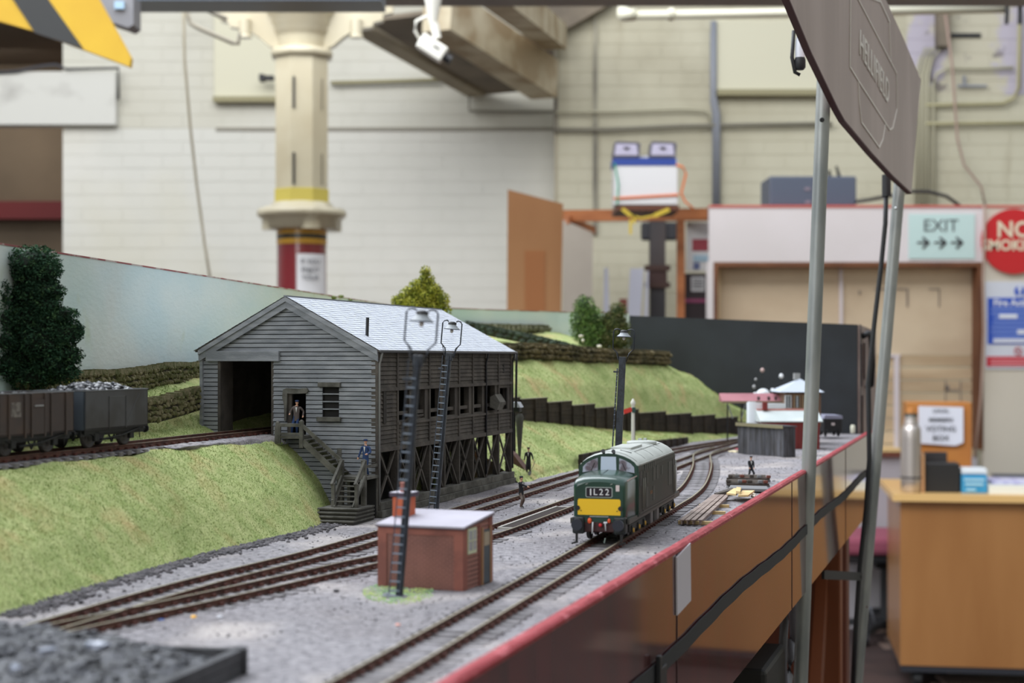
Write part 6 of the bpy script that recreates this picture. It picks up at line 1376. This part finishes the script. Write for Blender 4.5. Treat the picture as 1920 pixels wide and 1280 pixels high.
for p in (1422, 1441, 1454): MB().bbox(at(p, D5).x-1.6, at(p, D5).x+1.6, D5-2.5, D5-.5, px_z(750, D5), px_z(743, D5), .4).build('lantern', mat('lantern_dark', rgb(70,44,48), .6), cn)
# thin lamp standards with white globes
def globe(px, pyt, pyb, D_, r, colr, label):
    t = thing('globe_lamp', label, 'lamp', (at(px, D_).x, D_, 0))
    MB().cyl((0,0,0), (0,0,px_z(pyt, D_)-r), .7, .5, 8).build('post', M_black, t)
    MB().sphere((0,0,px_z(pyt, D_)), r, 12, 8, (1,1,1.15)).build('globe', mat(colr[0], colr[1], .4), t)
globe(1429.5, 694, 0, 2050, 2.6, ('globe_pink', rgb(196,168,164)), 'highest small pinkish globe lamp before the black screen')
globe(1465, 705, 0, 2050, 2.9, ('globe_white', rgb(228,230,236)), 'bright white globe lamp left of the signal cabin roof')
globe(1417, 711, 0, 2020, 1.6, ('globe_grey', rgb(168,168,170)), 'small grey lamp above the red canopy, leftmost')
globe(1414, 725, 0, 2030, 2.2, ('globe_grey', rgb(168,168,170)), 'low grey lamp just above the red canopy')
globe(1448.5, 731, 0, 2000, 2.2, ('globe_white', rgb(228,230,236)), 'low white lamp right of the dome')
# black van wagon at the end of the yard
vw = thing('black_van', 'black box wagon with a pale roof beyond the signal cabin', 'wagon', (at(1562, 1960).x, 1960, 3), 0)
kk = 1960/3000
MB().bbox(-17*kk, 17*kk, 0, 46, 6, px_z(784, 1960)-3, 1).build('body', mat('van_black', rgb(26,26,30), .5), vw)
MB().prism([(-18*kk, px_z(785,1960)-3), (18*kk, px_z(785,1960)-3), (17*kk, px_z(779,1960)-3), (-15*kk, px_z(778,1960)-3)], (0,-1,0), (1,0,0), (0,0,1), (0,48,0)).build('roof', mat('van_roof', rgb(136,136,156), .5), vw)
for s_ in (-1, 1):
    for y_ in (8, 36): 
        w_ = MB(); w_.M = Matrix.Translation((s_*8, y_, 6)) @ Matrix.Rotation(math.radians(90), 4, 'Y'); w_.lathe([(1,-1),(6,-1),(6,1),(1,1)], n=18); w_.build('wheel', M_un, vw)
    MB().cyl((s_*7, 0, 8), (s_*7, -4, 8), 1.6, 1.6, 10).build('buffer', M_un, vw)
MB().box(-2, 2, -.8, 0, 14, 17).build('white_plate', mat('plate_white', rgb(210,196,196), .5), vw)

# ================================================================ rails, timbers and scrap in the yard
def rl(px, py, z=0): return gp(px, py, z)
M_tan = mat('new_wood_tan', rgb(214,188,138), .7, col2=rgb(198,168,116), vscale=60); M_rl2 = mat('stacked_rail', rgb(150,132,124), .5, col2=rgb(116,98,92), vscale=100)
A1 = rl(1296, 986, 0); B1 = rl(1352, 937, 0); d_ = (B1-A1); nrm = Vector((d_.y, -d_.x, 0)).normalized()
for i, off in enumerate((-6, -2.4, 1.4, 5)):
    p = A1 + nrm*(off+random.uniform(-.4,.4)) + Vector((0,0,3.4)); q = B1 + nrm*(off*.8+random.uniform(-.5,.5)) + Vector((0,0,3.6))
    tag(MB().bar(p, q, 2.6, .6).bar(p+Vector((0,0,-1.3)), q+Vector((0,0,-1.3)), .8, 2.2).build('loose_rail', M_rl2), ['leftmost', 'second', 'third', 'rightmost'][i]+' of the four loose brown rails on wooden blocks beside the fascia', 'rail', 'loose rails on blocks')
dirn = d_.normalized()
for i, t in enumerate((.06, .42, .68)):
    c = A1.lerp(B1, t); tag(MB().bar(c-nrm*9+Vector((0,0,1)), c+nrm*(15-i*2)+Vector((0,0,1)), 3, 2).build('wood_block', M_tan), ['nearest', 'middle', 'farthest'][i]+' pale wooden block under the loose rails', 'block')
def slab(label, pts_px, z, th, m, name='timber', cat='timber', group=None):
    P = [gp(x, y, z) for x, y in pts_px]; n_ = len(P)
    mb = MB(); mb.add([p[:] for p in P] + [(p.x, p.y, z+th) for p in P], [list(range(n_))[::-1], [n_+i for i in range(n_)]] + [(i, (i+1) % n_, n_+(i+1) % n_, n_+i) for i in range(n_)])
    return tag(mb.build(name, m), label, cat, group)
slab('pale plywood offcut on top of the dark timbers, left piece', [(1362,927),(1380,929),(1390,918),(1376,918)], 4.5, 1.2, M_tan, 'wood_offcut', 'offcut')
slab('pale plywood offcut on top of the dark timbers, right piece', [(1384,931),(1403,931),(1415,922),(1392,922)], 4.5, 1.2, M_tan, 'wood_offcut', 'offcut')
slab('small pale block standing on the plywood offcuts', [(1380,925),(1388,926),(1389,918),(1381,917)], 6, 1.8, M_tan, 'wood_offcut', 'offcut')
slab('small white offcut by the chipped red edge', [(1408,932),(1415,934),(1417,929),(1412,927)], 2, 1.4, mat('offcut_white', rgb(220,210,196), .7), 'wood_offcut', 'offcut')
slab('long dark timber pointing left from the scrap heap', [(1339,931),(1345,932),(1378,923),(1372,920)], 1.2, 2.6, mat('dark_sleeper_wood', rgb(70,62,56), .8), 'timber')
slab('grey plank under the plywood offcuts', [(1366,920),(1440,922),(1438,916),(1370,914)], 1.0, 2.0, mat('grey_sleeper_wood', rgb(112,112,114), .8), 'timber')
M_dsw = mat('dark_sleeper_wood', rgb(70,62,56), .8); M_gsw = mat('grey_sleeper_wood', rgb(112,112,114), .8)
tp = thing('track_panels', 'stack of dismantled track panels with chairs and rails in the yard', 'track panel')
for r in range(4):
    y_px = 912 - r*5; zz_ = 1 + (r % 2)*2.2
    p = gp(1364-r*.5, y_px, zz_); q = gp(1442+r*.5, y_px+ (1 if r % 2 else -1), zz_)
    MB().bar(p, q, 5, 1.6).build('timber', M_dsw if r % 2 else M_gsw, tp)
    MB().bar(p+Vector((2,2,2.4)), q+Vector((-3,2,2.2)), .8, 2.2).build('rail', mat('scrap_rail', rgb(136,128,122), .5), tp)
    for k_ in range(6):
        c = p.lerp(q, (k_+.5)/6) + Vector((random.uniform(-2,2), random.uniform(-3,3), 1.6)); MB().bbox(c.x-1.6, c.x+1.6, c.y-1.6, c.y+1.6, c.z-.6, c.z+1.6, .4).build('chair', [M_dsw, M_gsw, mat('rust_chair', rgb(110,62,50), .8)][k_ % 3], tp)
MB().bar(gp(1392, 905, 3), gp(1423, 905, 3), 6, 2.4).build('timber', mat('pinkish_timber', rgb(166,142,132), .7), tp)
# scraps in the foreground
def scrap(name, label, px, py, r, col, sq=(1.4,.8,.4), cat='scrap'):
    p = gp(px, py, .3); return tag(MB().rock((p.x, p.y, .6), r, px, sq).build(name, mat(name+'_mat', col, .7)), label, cat)
scrap('orange_scrap', 'tiny orange yellow scrap on the yard behind the coal bin', 363, 1157, 1.6, rgb(226,168,46)); scrap('blue_scrap', 'tiny blue scrap on the yard behind the coal bin', 302, 1163, 1.2, rgb(70,104,176)); scrap('white_scrap', 'tiny white scrap on the yard, right of the orange one', 411, 1158, 1.3, rgb(206,208,216))
scrap('pink_scrap', 'tiny pink scrap between lamp and front track', 746, 1172, 1.2, rgb(214,150,136)); scrap('black_scrap', 'small black stone left of the nearest lamp foot', 630, 1108, 1.5, rgb(60,56,60))
scrap('pale_stone', 'pale stone lying on the grass bank', 213, 1038, 1.4, rgb(216,212,206)).location = (0, 0, 22*S)
for k_, (px, py) in enumerate(((1388, 843), (1376, 847))): scrap(['red_offcut', 'cream_offcut'][k_], ['red offcut left of the plank hut', 'cream offcut left of the plank hut'][k_], px, py, 4.5, [rgb(190,70,84), rgb(220,206,170)][k_], (1.6,1,.35))
# flock sprayed round the nearest lamp
fl2 = MB(); rr = random.Random(5)
for i in range(900):
    a_ = rr.uniform(0, 6.28); q = rr.random()**.6; x_ = 747 + 68*q*math.cos(a_); y_ = 1112 + 20*q*math.sin(a_)
    p = gp(x_, y_, 0); fl2.rock((p.x, p.y, .25), rr.uniform(.22, .5), i, (1,1,.6)) if i % 2 else fl2.box(p.x-.3, p.x+.3, p.y-.3, p.y+.3, 0, .5)
tag(fl2.build('green_flock', mat('yellow_green_flock', rgb(186,204,128), .95, col2=rgb(150,184,140), vscale=90)), 'yellow green flock scattered round the foot of the nearest lamp', 'flock', kind='stuff')
st3 = MB(); rr = random.Random(9)
for i in range(2600):
    b_ = rr.uniform(-420, 900); a_ = rr.uniform(lerp_tab([(-420,6),(300,14),(900,40)], b_), 205)
    p = L(a_, b_, .2); st3.rock((p.x, p.y, .3), rr.uniform(.25, .75), i, (1.2,1,.6)) if rr.random() < .35 else st3.box(p.x-.4, p.x+.4, p.y-.3, p.y+.3, 0, rr.uniform(.3,.7))
tag(st3.build('ballast_chips', mat('ballast_chip', rgb(158,154,156), .9, col2=rgb(110,108,112), vscale=90)), 'loose grey ballast chips strewn over the yard', 'ballast', kind='stuff')
ed = MB(); rr = random.Random(19)
for i in range(2200):
    b_ = rr.uniform(-400, 20); p = L(foot(b_) + rr.gauss(3.5, 4.6), b_, .2); ed.rock((p.x, p.y, .5), rr.uniform(.4, 1.3), i, (1.1,1,.7))
tag(ed.build('cinder_edge', mat('cinder_dark', rgb(104,100,104), .95, col2=rgb(76,74,78), vscale=100)), 'ragged line of dark cinders at the foot of the grass bank', 'cinders', kind='stuff')

# coal bin in the foreground
cbn = thing('coal_bin', 'low timber sided coal bin in the left foreground', 'coal bin')
K1 = Vector(gp(450, 1262, 0)); ztp = 8.0
K0 = gp(232, 1208, ztp); K0.z = 0; K2 = gp(250, 1300, ztp); K2.z = 0
Mbw = mat('bin_timber', rgb(70,70,74), .8, col2=rgb(46,46,50), vscale=60, stretch=(1,1,1))
for p, q in ((K1, K0), (K1, K2)):
    for r in range(2): MB().bar(p+Vector((0,0,ztp*(r+.5)/2)), q+Vector((0,0,ztp*(r+.5)/2)), 3.2, ztp/2-.25).build('side_board', Mbw, cbn)
MB().bbox(K1.x-2.2, K1.x+2.2, K1.y-2.2, K1.y+2.2, 0, ztp+.3, .4).build('corner_post', Mbw, cbn)
def side_of(p, q, x_, y_): return (q.x-p.x)*(y_-p.y) - (q.y-p.y)*(x_-p.x)
c0 = Vector((-170, 470, 0)); s0_ = side_of(K1, K0, c0.x, c0.y) > 0; s2_ = side_of(K1, K2, c0.x, c0.y) > 0
def inbin(x_, y_): return (side_of(K1, K0, x_, y_) > 0) == s0_ and (side_of(K1, K2, x_, y_) > 0) == s2_
hp_ = MB(); rr = random.Random(3)
vs = []; fs = []; nx, ny = 60, 44
for i in range(ny+1):
    for j in range(nx+1):
        x_ = -250 + j*(170/nx); y_ = 395 + i*(215/ny)
        q = Vector((x_, y_, 0)); dd = max(0, 1-((x_+190)/100)**2*.9) * max(0, 1-((y_-500)/112)**2) if inbin(x_, y_) else 0
        dR = (q-K1).dot(Vector(((K2-K1).y, -(K2-K1).x, 0)).normalized())
        z_ = (14.5*dd**.7*(.9+.2*rr.random()) + rr.uniform(-.4, .5)) if dd > 0 else -.6
        vs.append((x_, y_, max(-.6, z_)))
for i in range(ny):
    for j in range(nx): fs.append((i*(nx+1)+j, i*(nx+1)+j+1, (i+1)*(nx+1)+j+1, (i+1)*(nx+1)+j))
M_slk = mat('slack_coal', rgb(44,44,48), .6, col2=rgb(74,75,82), vscale=260, bump=1, bscale=700)
hp_.add(vs, fs)
for i in range(1500):
    x_ = rr.uniform(-250, -92); y_ = rr.uniform(400, 600); dd = max(0, 1-((x_+190)/100)**2*.9) * max(0, 1-((y_-500)/112)**2)
    if dd > .05 and inbin(x_, y_): hp_.rock((x_, y_, 14.5*dd**.7+.3), rr.uniform(.6, 1.9), i, (1.1,1,.7))
tag(hp_.build('coal_heap', M_slk), 'out of focus heap of coal in the bin, left foreground', 'coal', kind='stuff')
for i, (px, py) in enumerate(((185, 1215), (30, 1258), (90, 1225))):
    p = gp(px, py, 14); tag(MB().rock((p.x, p.y, 15), 3.2 if i == 0 else 2.2, i+2, (1.8,.9,.5)).build('coal_lump', mat('pale_coal', rgb(130,136,152), .3)), ['long pale lump', 'pale lump at the left edge', 'smaller pale lump'][i]+' on the foreground coal heap', 'coal lump')

# ================================================================ trees
def blob_tree(name, label, base, H, lumps, mfol, leaf, n_leaf, seed, mtr=None, trunk=None):
    rr = random.Random(seed); t = thing(name, label, 'tree', base)
    if trunk: MB().tube(trunk, [1.6]*len(trunk), 8).build('trunk', mtr or mat('bark', rgb(62,52,42), .9), t)
    f = MB(); co = MB()
    for (x, y, z, r, sq) in lumps:
        co.rock((x, y, z), r*.86, rr.random(), (1, 1, sq))
        for i in range(int(n_leaf*r*r)):
            u = rr.uniform(-1, 1); a_ = rr.uniform(0, 6.283); s_ = math.sqrt(1-u*u); k = r*rr.uniform(.8, 1.22)
            c = Vector((x+k*s_*math.cos(a_), y+k*s_*math.sin(a_), z+k*u*sq))
            d1 = Vector((rr.gauss(0,1), rr.gauss(0,1), rr.gauss(0,.7))).normalized()*leaf*rr.uniform(.6,1.5); d2 = d1.cross(Vector((rr.gauss(0,1), rr.gauss(0,1), 1))).normalized()*leaf*rr.uniform(.3,.8)
            f.add([c-d1, c+d2*.8, c+d1, c-d2*.8], [(0,1,2,3)])
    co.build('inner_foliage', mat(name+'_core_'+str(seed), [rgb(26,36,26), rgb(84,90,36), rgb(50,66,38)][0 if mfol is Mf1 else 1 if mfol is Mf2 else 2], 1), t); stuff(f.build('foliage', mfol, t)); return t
def tmat(n_, c1, c2, c3):
    m = mat(n_, c1, .9, col2=c2, vscale=90, mixlo=.4, mixhi=.6, spec=.15); addlayer(m, c3, 260, .55, .68, amount=.8); return m
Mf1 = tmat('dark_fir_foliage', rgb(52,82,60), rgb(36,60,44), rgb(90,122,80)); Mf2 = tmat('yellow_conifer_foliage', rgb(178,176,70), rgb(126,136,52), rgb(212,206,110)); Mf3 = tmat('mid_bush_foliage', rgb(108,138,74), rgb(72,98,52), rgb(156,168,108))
# big tree at the left, behind the wagons
base = at(55, 868, 74); k = 868/3000
def tl(px, py, r, dy=0, sq=.7): return ((px-55)*k, dy, (px_z(py, 868)-74), r*k, sq)
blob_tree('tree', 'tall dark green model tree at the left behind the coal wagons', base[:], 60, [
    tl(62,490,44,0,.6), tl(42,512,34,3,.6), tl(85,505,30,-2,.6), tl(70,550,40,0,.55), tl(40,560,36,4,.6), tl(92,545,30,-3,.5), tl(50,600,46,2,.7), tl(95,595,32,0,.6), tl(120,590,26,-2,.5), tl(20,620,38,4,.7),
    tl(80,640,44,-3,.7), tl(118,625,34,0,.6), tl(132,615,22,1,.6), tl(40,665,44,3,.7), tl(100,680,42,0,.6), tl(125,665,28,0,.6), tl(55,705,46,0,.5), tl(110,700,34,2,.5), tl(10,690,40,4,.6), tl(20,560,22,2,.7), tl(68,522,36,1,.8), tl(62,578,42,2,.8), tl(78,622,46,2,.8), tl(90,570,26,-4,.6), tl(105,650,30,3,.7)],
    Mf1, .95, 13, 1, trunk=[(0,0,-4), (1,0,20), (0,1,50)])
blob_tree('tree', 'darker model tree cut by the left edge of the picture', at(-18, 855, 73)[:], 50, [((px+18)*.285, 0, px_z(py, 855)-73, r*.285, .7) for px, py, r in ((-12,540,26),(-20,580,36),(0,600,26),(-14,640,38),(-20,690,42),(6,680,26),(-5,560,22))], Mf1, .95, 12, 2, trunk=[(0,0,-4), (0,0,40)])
b2 = at(136, 905, 78); blob_tree('shrub', 'small yellow shrub at the foot of the dark tree', b2[:], 10, [(0,0,2,4.2,1), (-2,1,6,3.2,1), (1,0,8,2.6,1)], Mf2, .5, 8, 3)
# yellow conifer behind the shed
DC = 1560; kc = DC/3000; zb = px_z(588, DC)-4
cl = [((px-790)*kc, dy, px_z(py, DC)-zb, r*kc, sq) for px, py, r, sq, dy in ((798,512,10,1.3,0),(800,528,15,.9,2),(785,538,17,.8,0),(812,545,16,.8,-2),(768,550,16,.8,1),(795,556,22,.7,0),(825,562,17,.8,1),(750,564,15,.8,0),(775,572,22,.7,-2),(808,576,22,.7,2),(830,582,15,.8,0),(750,580,17,.8,0),(790,590,26,.6,0))]
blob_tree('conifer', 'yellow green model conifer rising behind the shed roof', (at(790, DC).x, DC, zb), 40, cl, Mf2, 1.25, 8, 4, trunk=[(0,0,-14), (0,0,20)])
DB = 2030; kb = DB/3000; zb = px_z(655, DB)
for nm, label, lst, mf, sd in (('bush', 'green garden bush at the right end of the backscene', [(1096,575,16,1.1),(1090,600,18,.9),(1110,596,18,.9),(1098,622,22,.8),(1120,620,18,.8),(1112,642,20,.7)], Mf3, 5),
                       ('bush', 'duller brownish bush beside the black end screen', [(1158,584,13,1.1),(1152,604,18,.9),(1140,600,12,.9),(1165,615,14,.9),(1150,630,22,.8),(1135,640,18,.8),(1164,640,16,.8)], tmat('brownish_bush_foliage', rgb(98,106,60), rgb(80,84,54), rgb(150,134,104)), 6)):
    cxp = 1106 if sd == 5 else 1152
    blob_tree(nm, label, (at(cxp, DB).x, DB, zb), 30, [((px-cxp)*kb, 0, px_z(py, DB)-zb, r*kb*1.15, sq) for px, py, r, sq in lst], mf, 1.6, 5, sd, trunk=[(0,0,-14), (0,0,24)])
# sheep in the field
Mwl2 = mat('sheep_wool', rgb(206,200,188), .95)
for i, (px, py, lb) in enumerate(((1089, 632, 'sheep standing highest in the field, below the green bush'), (1093, 640, 'sheep grazing just below the highest one'), (1124, 651, 'sheep lowest in the field, nearer the long stone wall'))):
    D_ = [1990, 1960, 1930][i]; p = at(px, D_, px_z(py, D_)-2)
    t = thing('sheep', lb, 'sheep', p[:], .5+i, group='sheep in the upper field'); t.scale = (.55, .55, .55)
    bd = MB(); bd.sphere((0,0,6), 3.4, 12, 8, (1.7,1,.95)); bd.sphere((5,0,7.2), 1.6, 10, 7, (1.1,.8,1)); bd.build('body', Mwl2, t)
    h_ = MB(); h_.sphere((6.8,0,7.4), 1.2, 10, 7, (1.5,.8,.9)); h_.sphere((6.2,1,8.2), .5, 6, 4); h_.sphere((6.2,-1,8.2), .5, 6, 4); h_.build('head', mat('sheep_face', rgb(120,108,98), .8), t)
    for sx in (-1, 1):
        for sy in (-1, 1): MB().tube([(sx*3.4, sy*1.5, 4.6), (sx*3.5, sy*1.5, 2), (sx*3.3, sy*1.5, -1)], [.6, .4, .35], 6).build('leg', mat('sheep_face', rgb(120,108,98), .8), t)

# ================================================================ poles and the station sign
M_pole = mat('galvanised_tube', rgb(160,162,160), .4, metal=.4, col2=rgb(132,136,136), vscale=40, stretch=(1,1,.3), bump=.15, bscale=200)
addlayer(M_pole, rgb(96,40,50), 60, .74, .76, amount=.8)
D = 1352
po = thing('support_pole', 'nearer galvanised steel pole rising past the fascia', 'pole')
pb = Vector((at(1499, D).x, D, px_z(1330, D))); ptp = Vector((at(1545, D).x, D, px_z(150, D)))
MB().cyl(pb, ptp, 6.1, 6.1, 24).build('tube', M_pole, po)
hc_ = pb.lerp(ptp, .935); MB().cyl(hc_+Vector((-1.5,-6.4,0)), hc_+Vector((-1.5,-5,0)), 2.0, 2.0, 12).build('bolt_hole', M_black, po)
D = 1760
po2 = thing('support_pole', 'farther galvanised steel pole with a black cable beside it', 'pole')
pb2 = Vector((at(1602, D).x, D, px_z(1330, D))); pt2 = Vector((at(1688, D).x, D, px_z(330, D)))
MB().cyl(pb2, pt2, 6.4, 6.4, 24).build('tube', M_pole, po2)
MB().sphere((pt2-(pt2-pb2).normalized()*36+Vector((-3,-5.6,0)))[:], 1.6, 8, 6).build('bolt', mat('bolt_bright', rgb(210,212,214), .2, metal=1), po2)
run('cable', [at(1662, D-12, px_z(338, D)), at(1660, D-12, px_z(420, D)), at(1652, D-12, px_z(500, D)), at(1640, D-12, px_z(600, D)), at(1628, D-12, px_z(720, D)), at(1630, D-12, px_z(860, D)), at(1624, D-12, px_z(950, D)), at(1612, D-12, px_z(1060, D)), at(1604, D-12, px_z(1180, D)), at(1598, D-12, px_z(1300, D))], 2.6, M_black, 'black cable hanging along the farther pole', 'cable')
tag(MB().cyl(at(1662, D-12, px_z(370, D)), at(1662, D-12, px_z(330, D)), 5, 5, 12).build('connector', M_black), 'black plug on the cable under the sign', 'connector')
tag(MB().bar(at(1543, 1590, px_z(1077, 1590)), at(1614, D-10, px_z(1078, D)), 3, 9).cyl(at(1611, D-18, px_z(1077, D)), at(1611, D-12, px_z(1077, D)), 2.5, 2.5, 8).build('clamp_bar', M_black), 'black clamp bar joining the farther pole to the table leg', 'clamp')
tag(MB().bbox(at(1640, D).x, at(1652, D).x, D, D+8, px_z(828, D), px_z(814, D), 1).build('small_clip', M_black), 'small black clip on the farther pole', 'clip')
# sign: plane through both pole tops
sgn = thing('station_sign', 'brown HELLIFIELD station sign board held up by the two poles', 'sign')
TD = Vector((.404, 1, 0)).normalized(); TN = Vector((1, -.404, 0)).normalized()
def sp3(D_, z, out=0): return Vector((-274+.404*D_, D_, z)) + TN*out
M_sgn = mat('sign_taupe', rgb(184,166,160), .45, col2=rgb(170,152,146), vscale=16, stretch=(1,1,.2), bump=.1, bscale=300)
corn = [(1162,362),(1240,336),(1343,309),(1372,303),(1500,292),(1620,284),(1742,279),(1811,414),(1690,436),(1575,453),(1400,478),(1240,500),(1060,470),(1020,420)]
def sprism(pts, o0, o1):
    mb = MB(); A_ = [sp3(d, z, o0) for d, z in pts]; B_ = [sp3(d, z, o1) for d, z in pts]; n_ = len(pts)
    return mb.add(A_+B_, [list(range(n_)), [n_+i for i in range(n_)][::-1]] + [(i, n_+i, n_+(i+1) % n_, (i+1) % n_) for i in range(n_)])
sprism(corn, 0, 5).build('board', M_sgn, sgn)
mbE = MB()
for p, q in zip(corn[:6], corn[1:7]): mbE.bar(sp3(p[0], p[1]-.6, 2.5), sp3(q[0], q[1]-.6, 2.5), 5.4, 1.6)
mbE.build('edge', mat('dark_maroon_edge', rgb(74,34,38), .6), sgn, 'dark maroon lower edge')
M_lin = mat('sign_line', rgb(236,230,222), .5)
def sline(pts, wd=1.6):
    mb = MB()
    Q = [sp3(274/(.404-(x-960)/3000), px_z(y, 274/(.404-(x-960)/3000)), 5.4) for x, y in pts]
    for p, q in zip(Q, Q[1:]):
        mb.bar(p, q, .8, wd)
    return mb.build('outline', M_lin, sgn, 'cream outline line')
sline([(1583,-6),(1582,126),(1598,152),(1658,244),(1664,240),(1672,205),(1671,138),(1596,-4)])
sline([(1598,152),(1600,195),(1604,230),(1638,277),(1645,262),(1650,232)])
sline([(1612,-6),(1640,4),(1657,42),(1660,118)])
sline([(1636,-6),(1658,42)])
dl0, dl1 = 1440, 1590
mid = sp3(1515, 0, 5.6); tx = text('lettering', 'HELLIFIELD', M_lin, sgn, (mid.x, mid.y, 371.5), (0,0,0), 34, depth=.4, bold=.05, sp=1.12)
Xv = (TD*1.0 + Vector((0,0,-.125))).normalized(); Zn = TN; Yv = Zn.cross(Xv)
tx.matrix_world = Matrix.Translation(Vector((mid.x, mid.y, 371.5))*S) @ Matrix((Xv, Yv, Zn)).transposed().to_4x4() @ Matrix.Diagonal((.92, 1, 1, 1))
sf = thing('lamp_fitting', 'small white lamp in a black holder under the left edge of the sign', 'lamp', at(1500, 1300, px_z(108, 1300))[:])
MB().lathe([(4.0,-2),(4.0,8),(3.6,14),(2.5,18)], n=16).build('lamp', mat('lamp_white', rgb(226,230,240), .3), sf)
MB().lathe([(3,-10),(4.6,-8),(4.6,-2),(4,0)], n=16).tube([(-5,0,22), (-6.5,0,0), (-4,0,-12), (0,0,-14)], 1.6, 8).build('holder', M_black, sf)
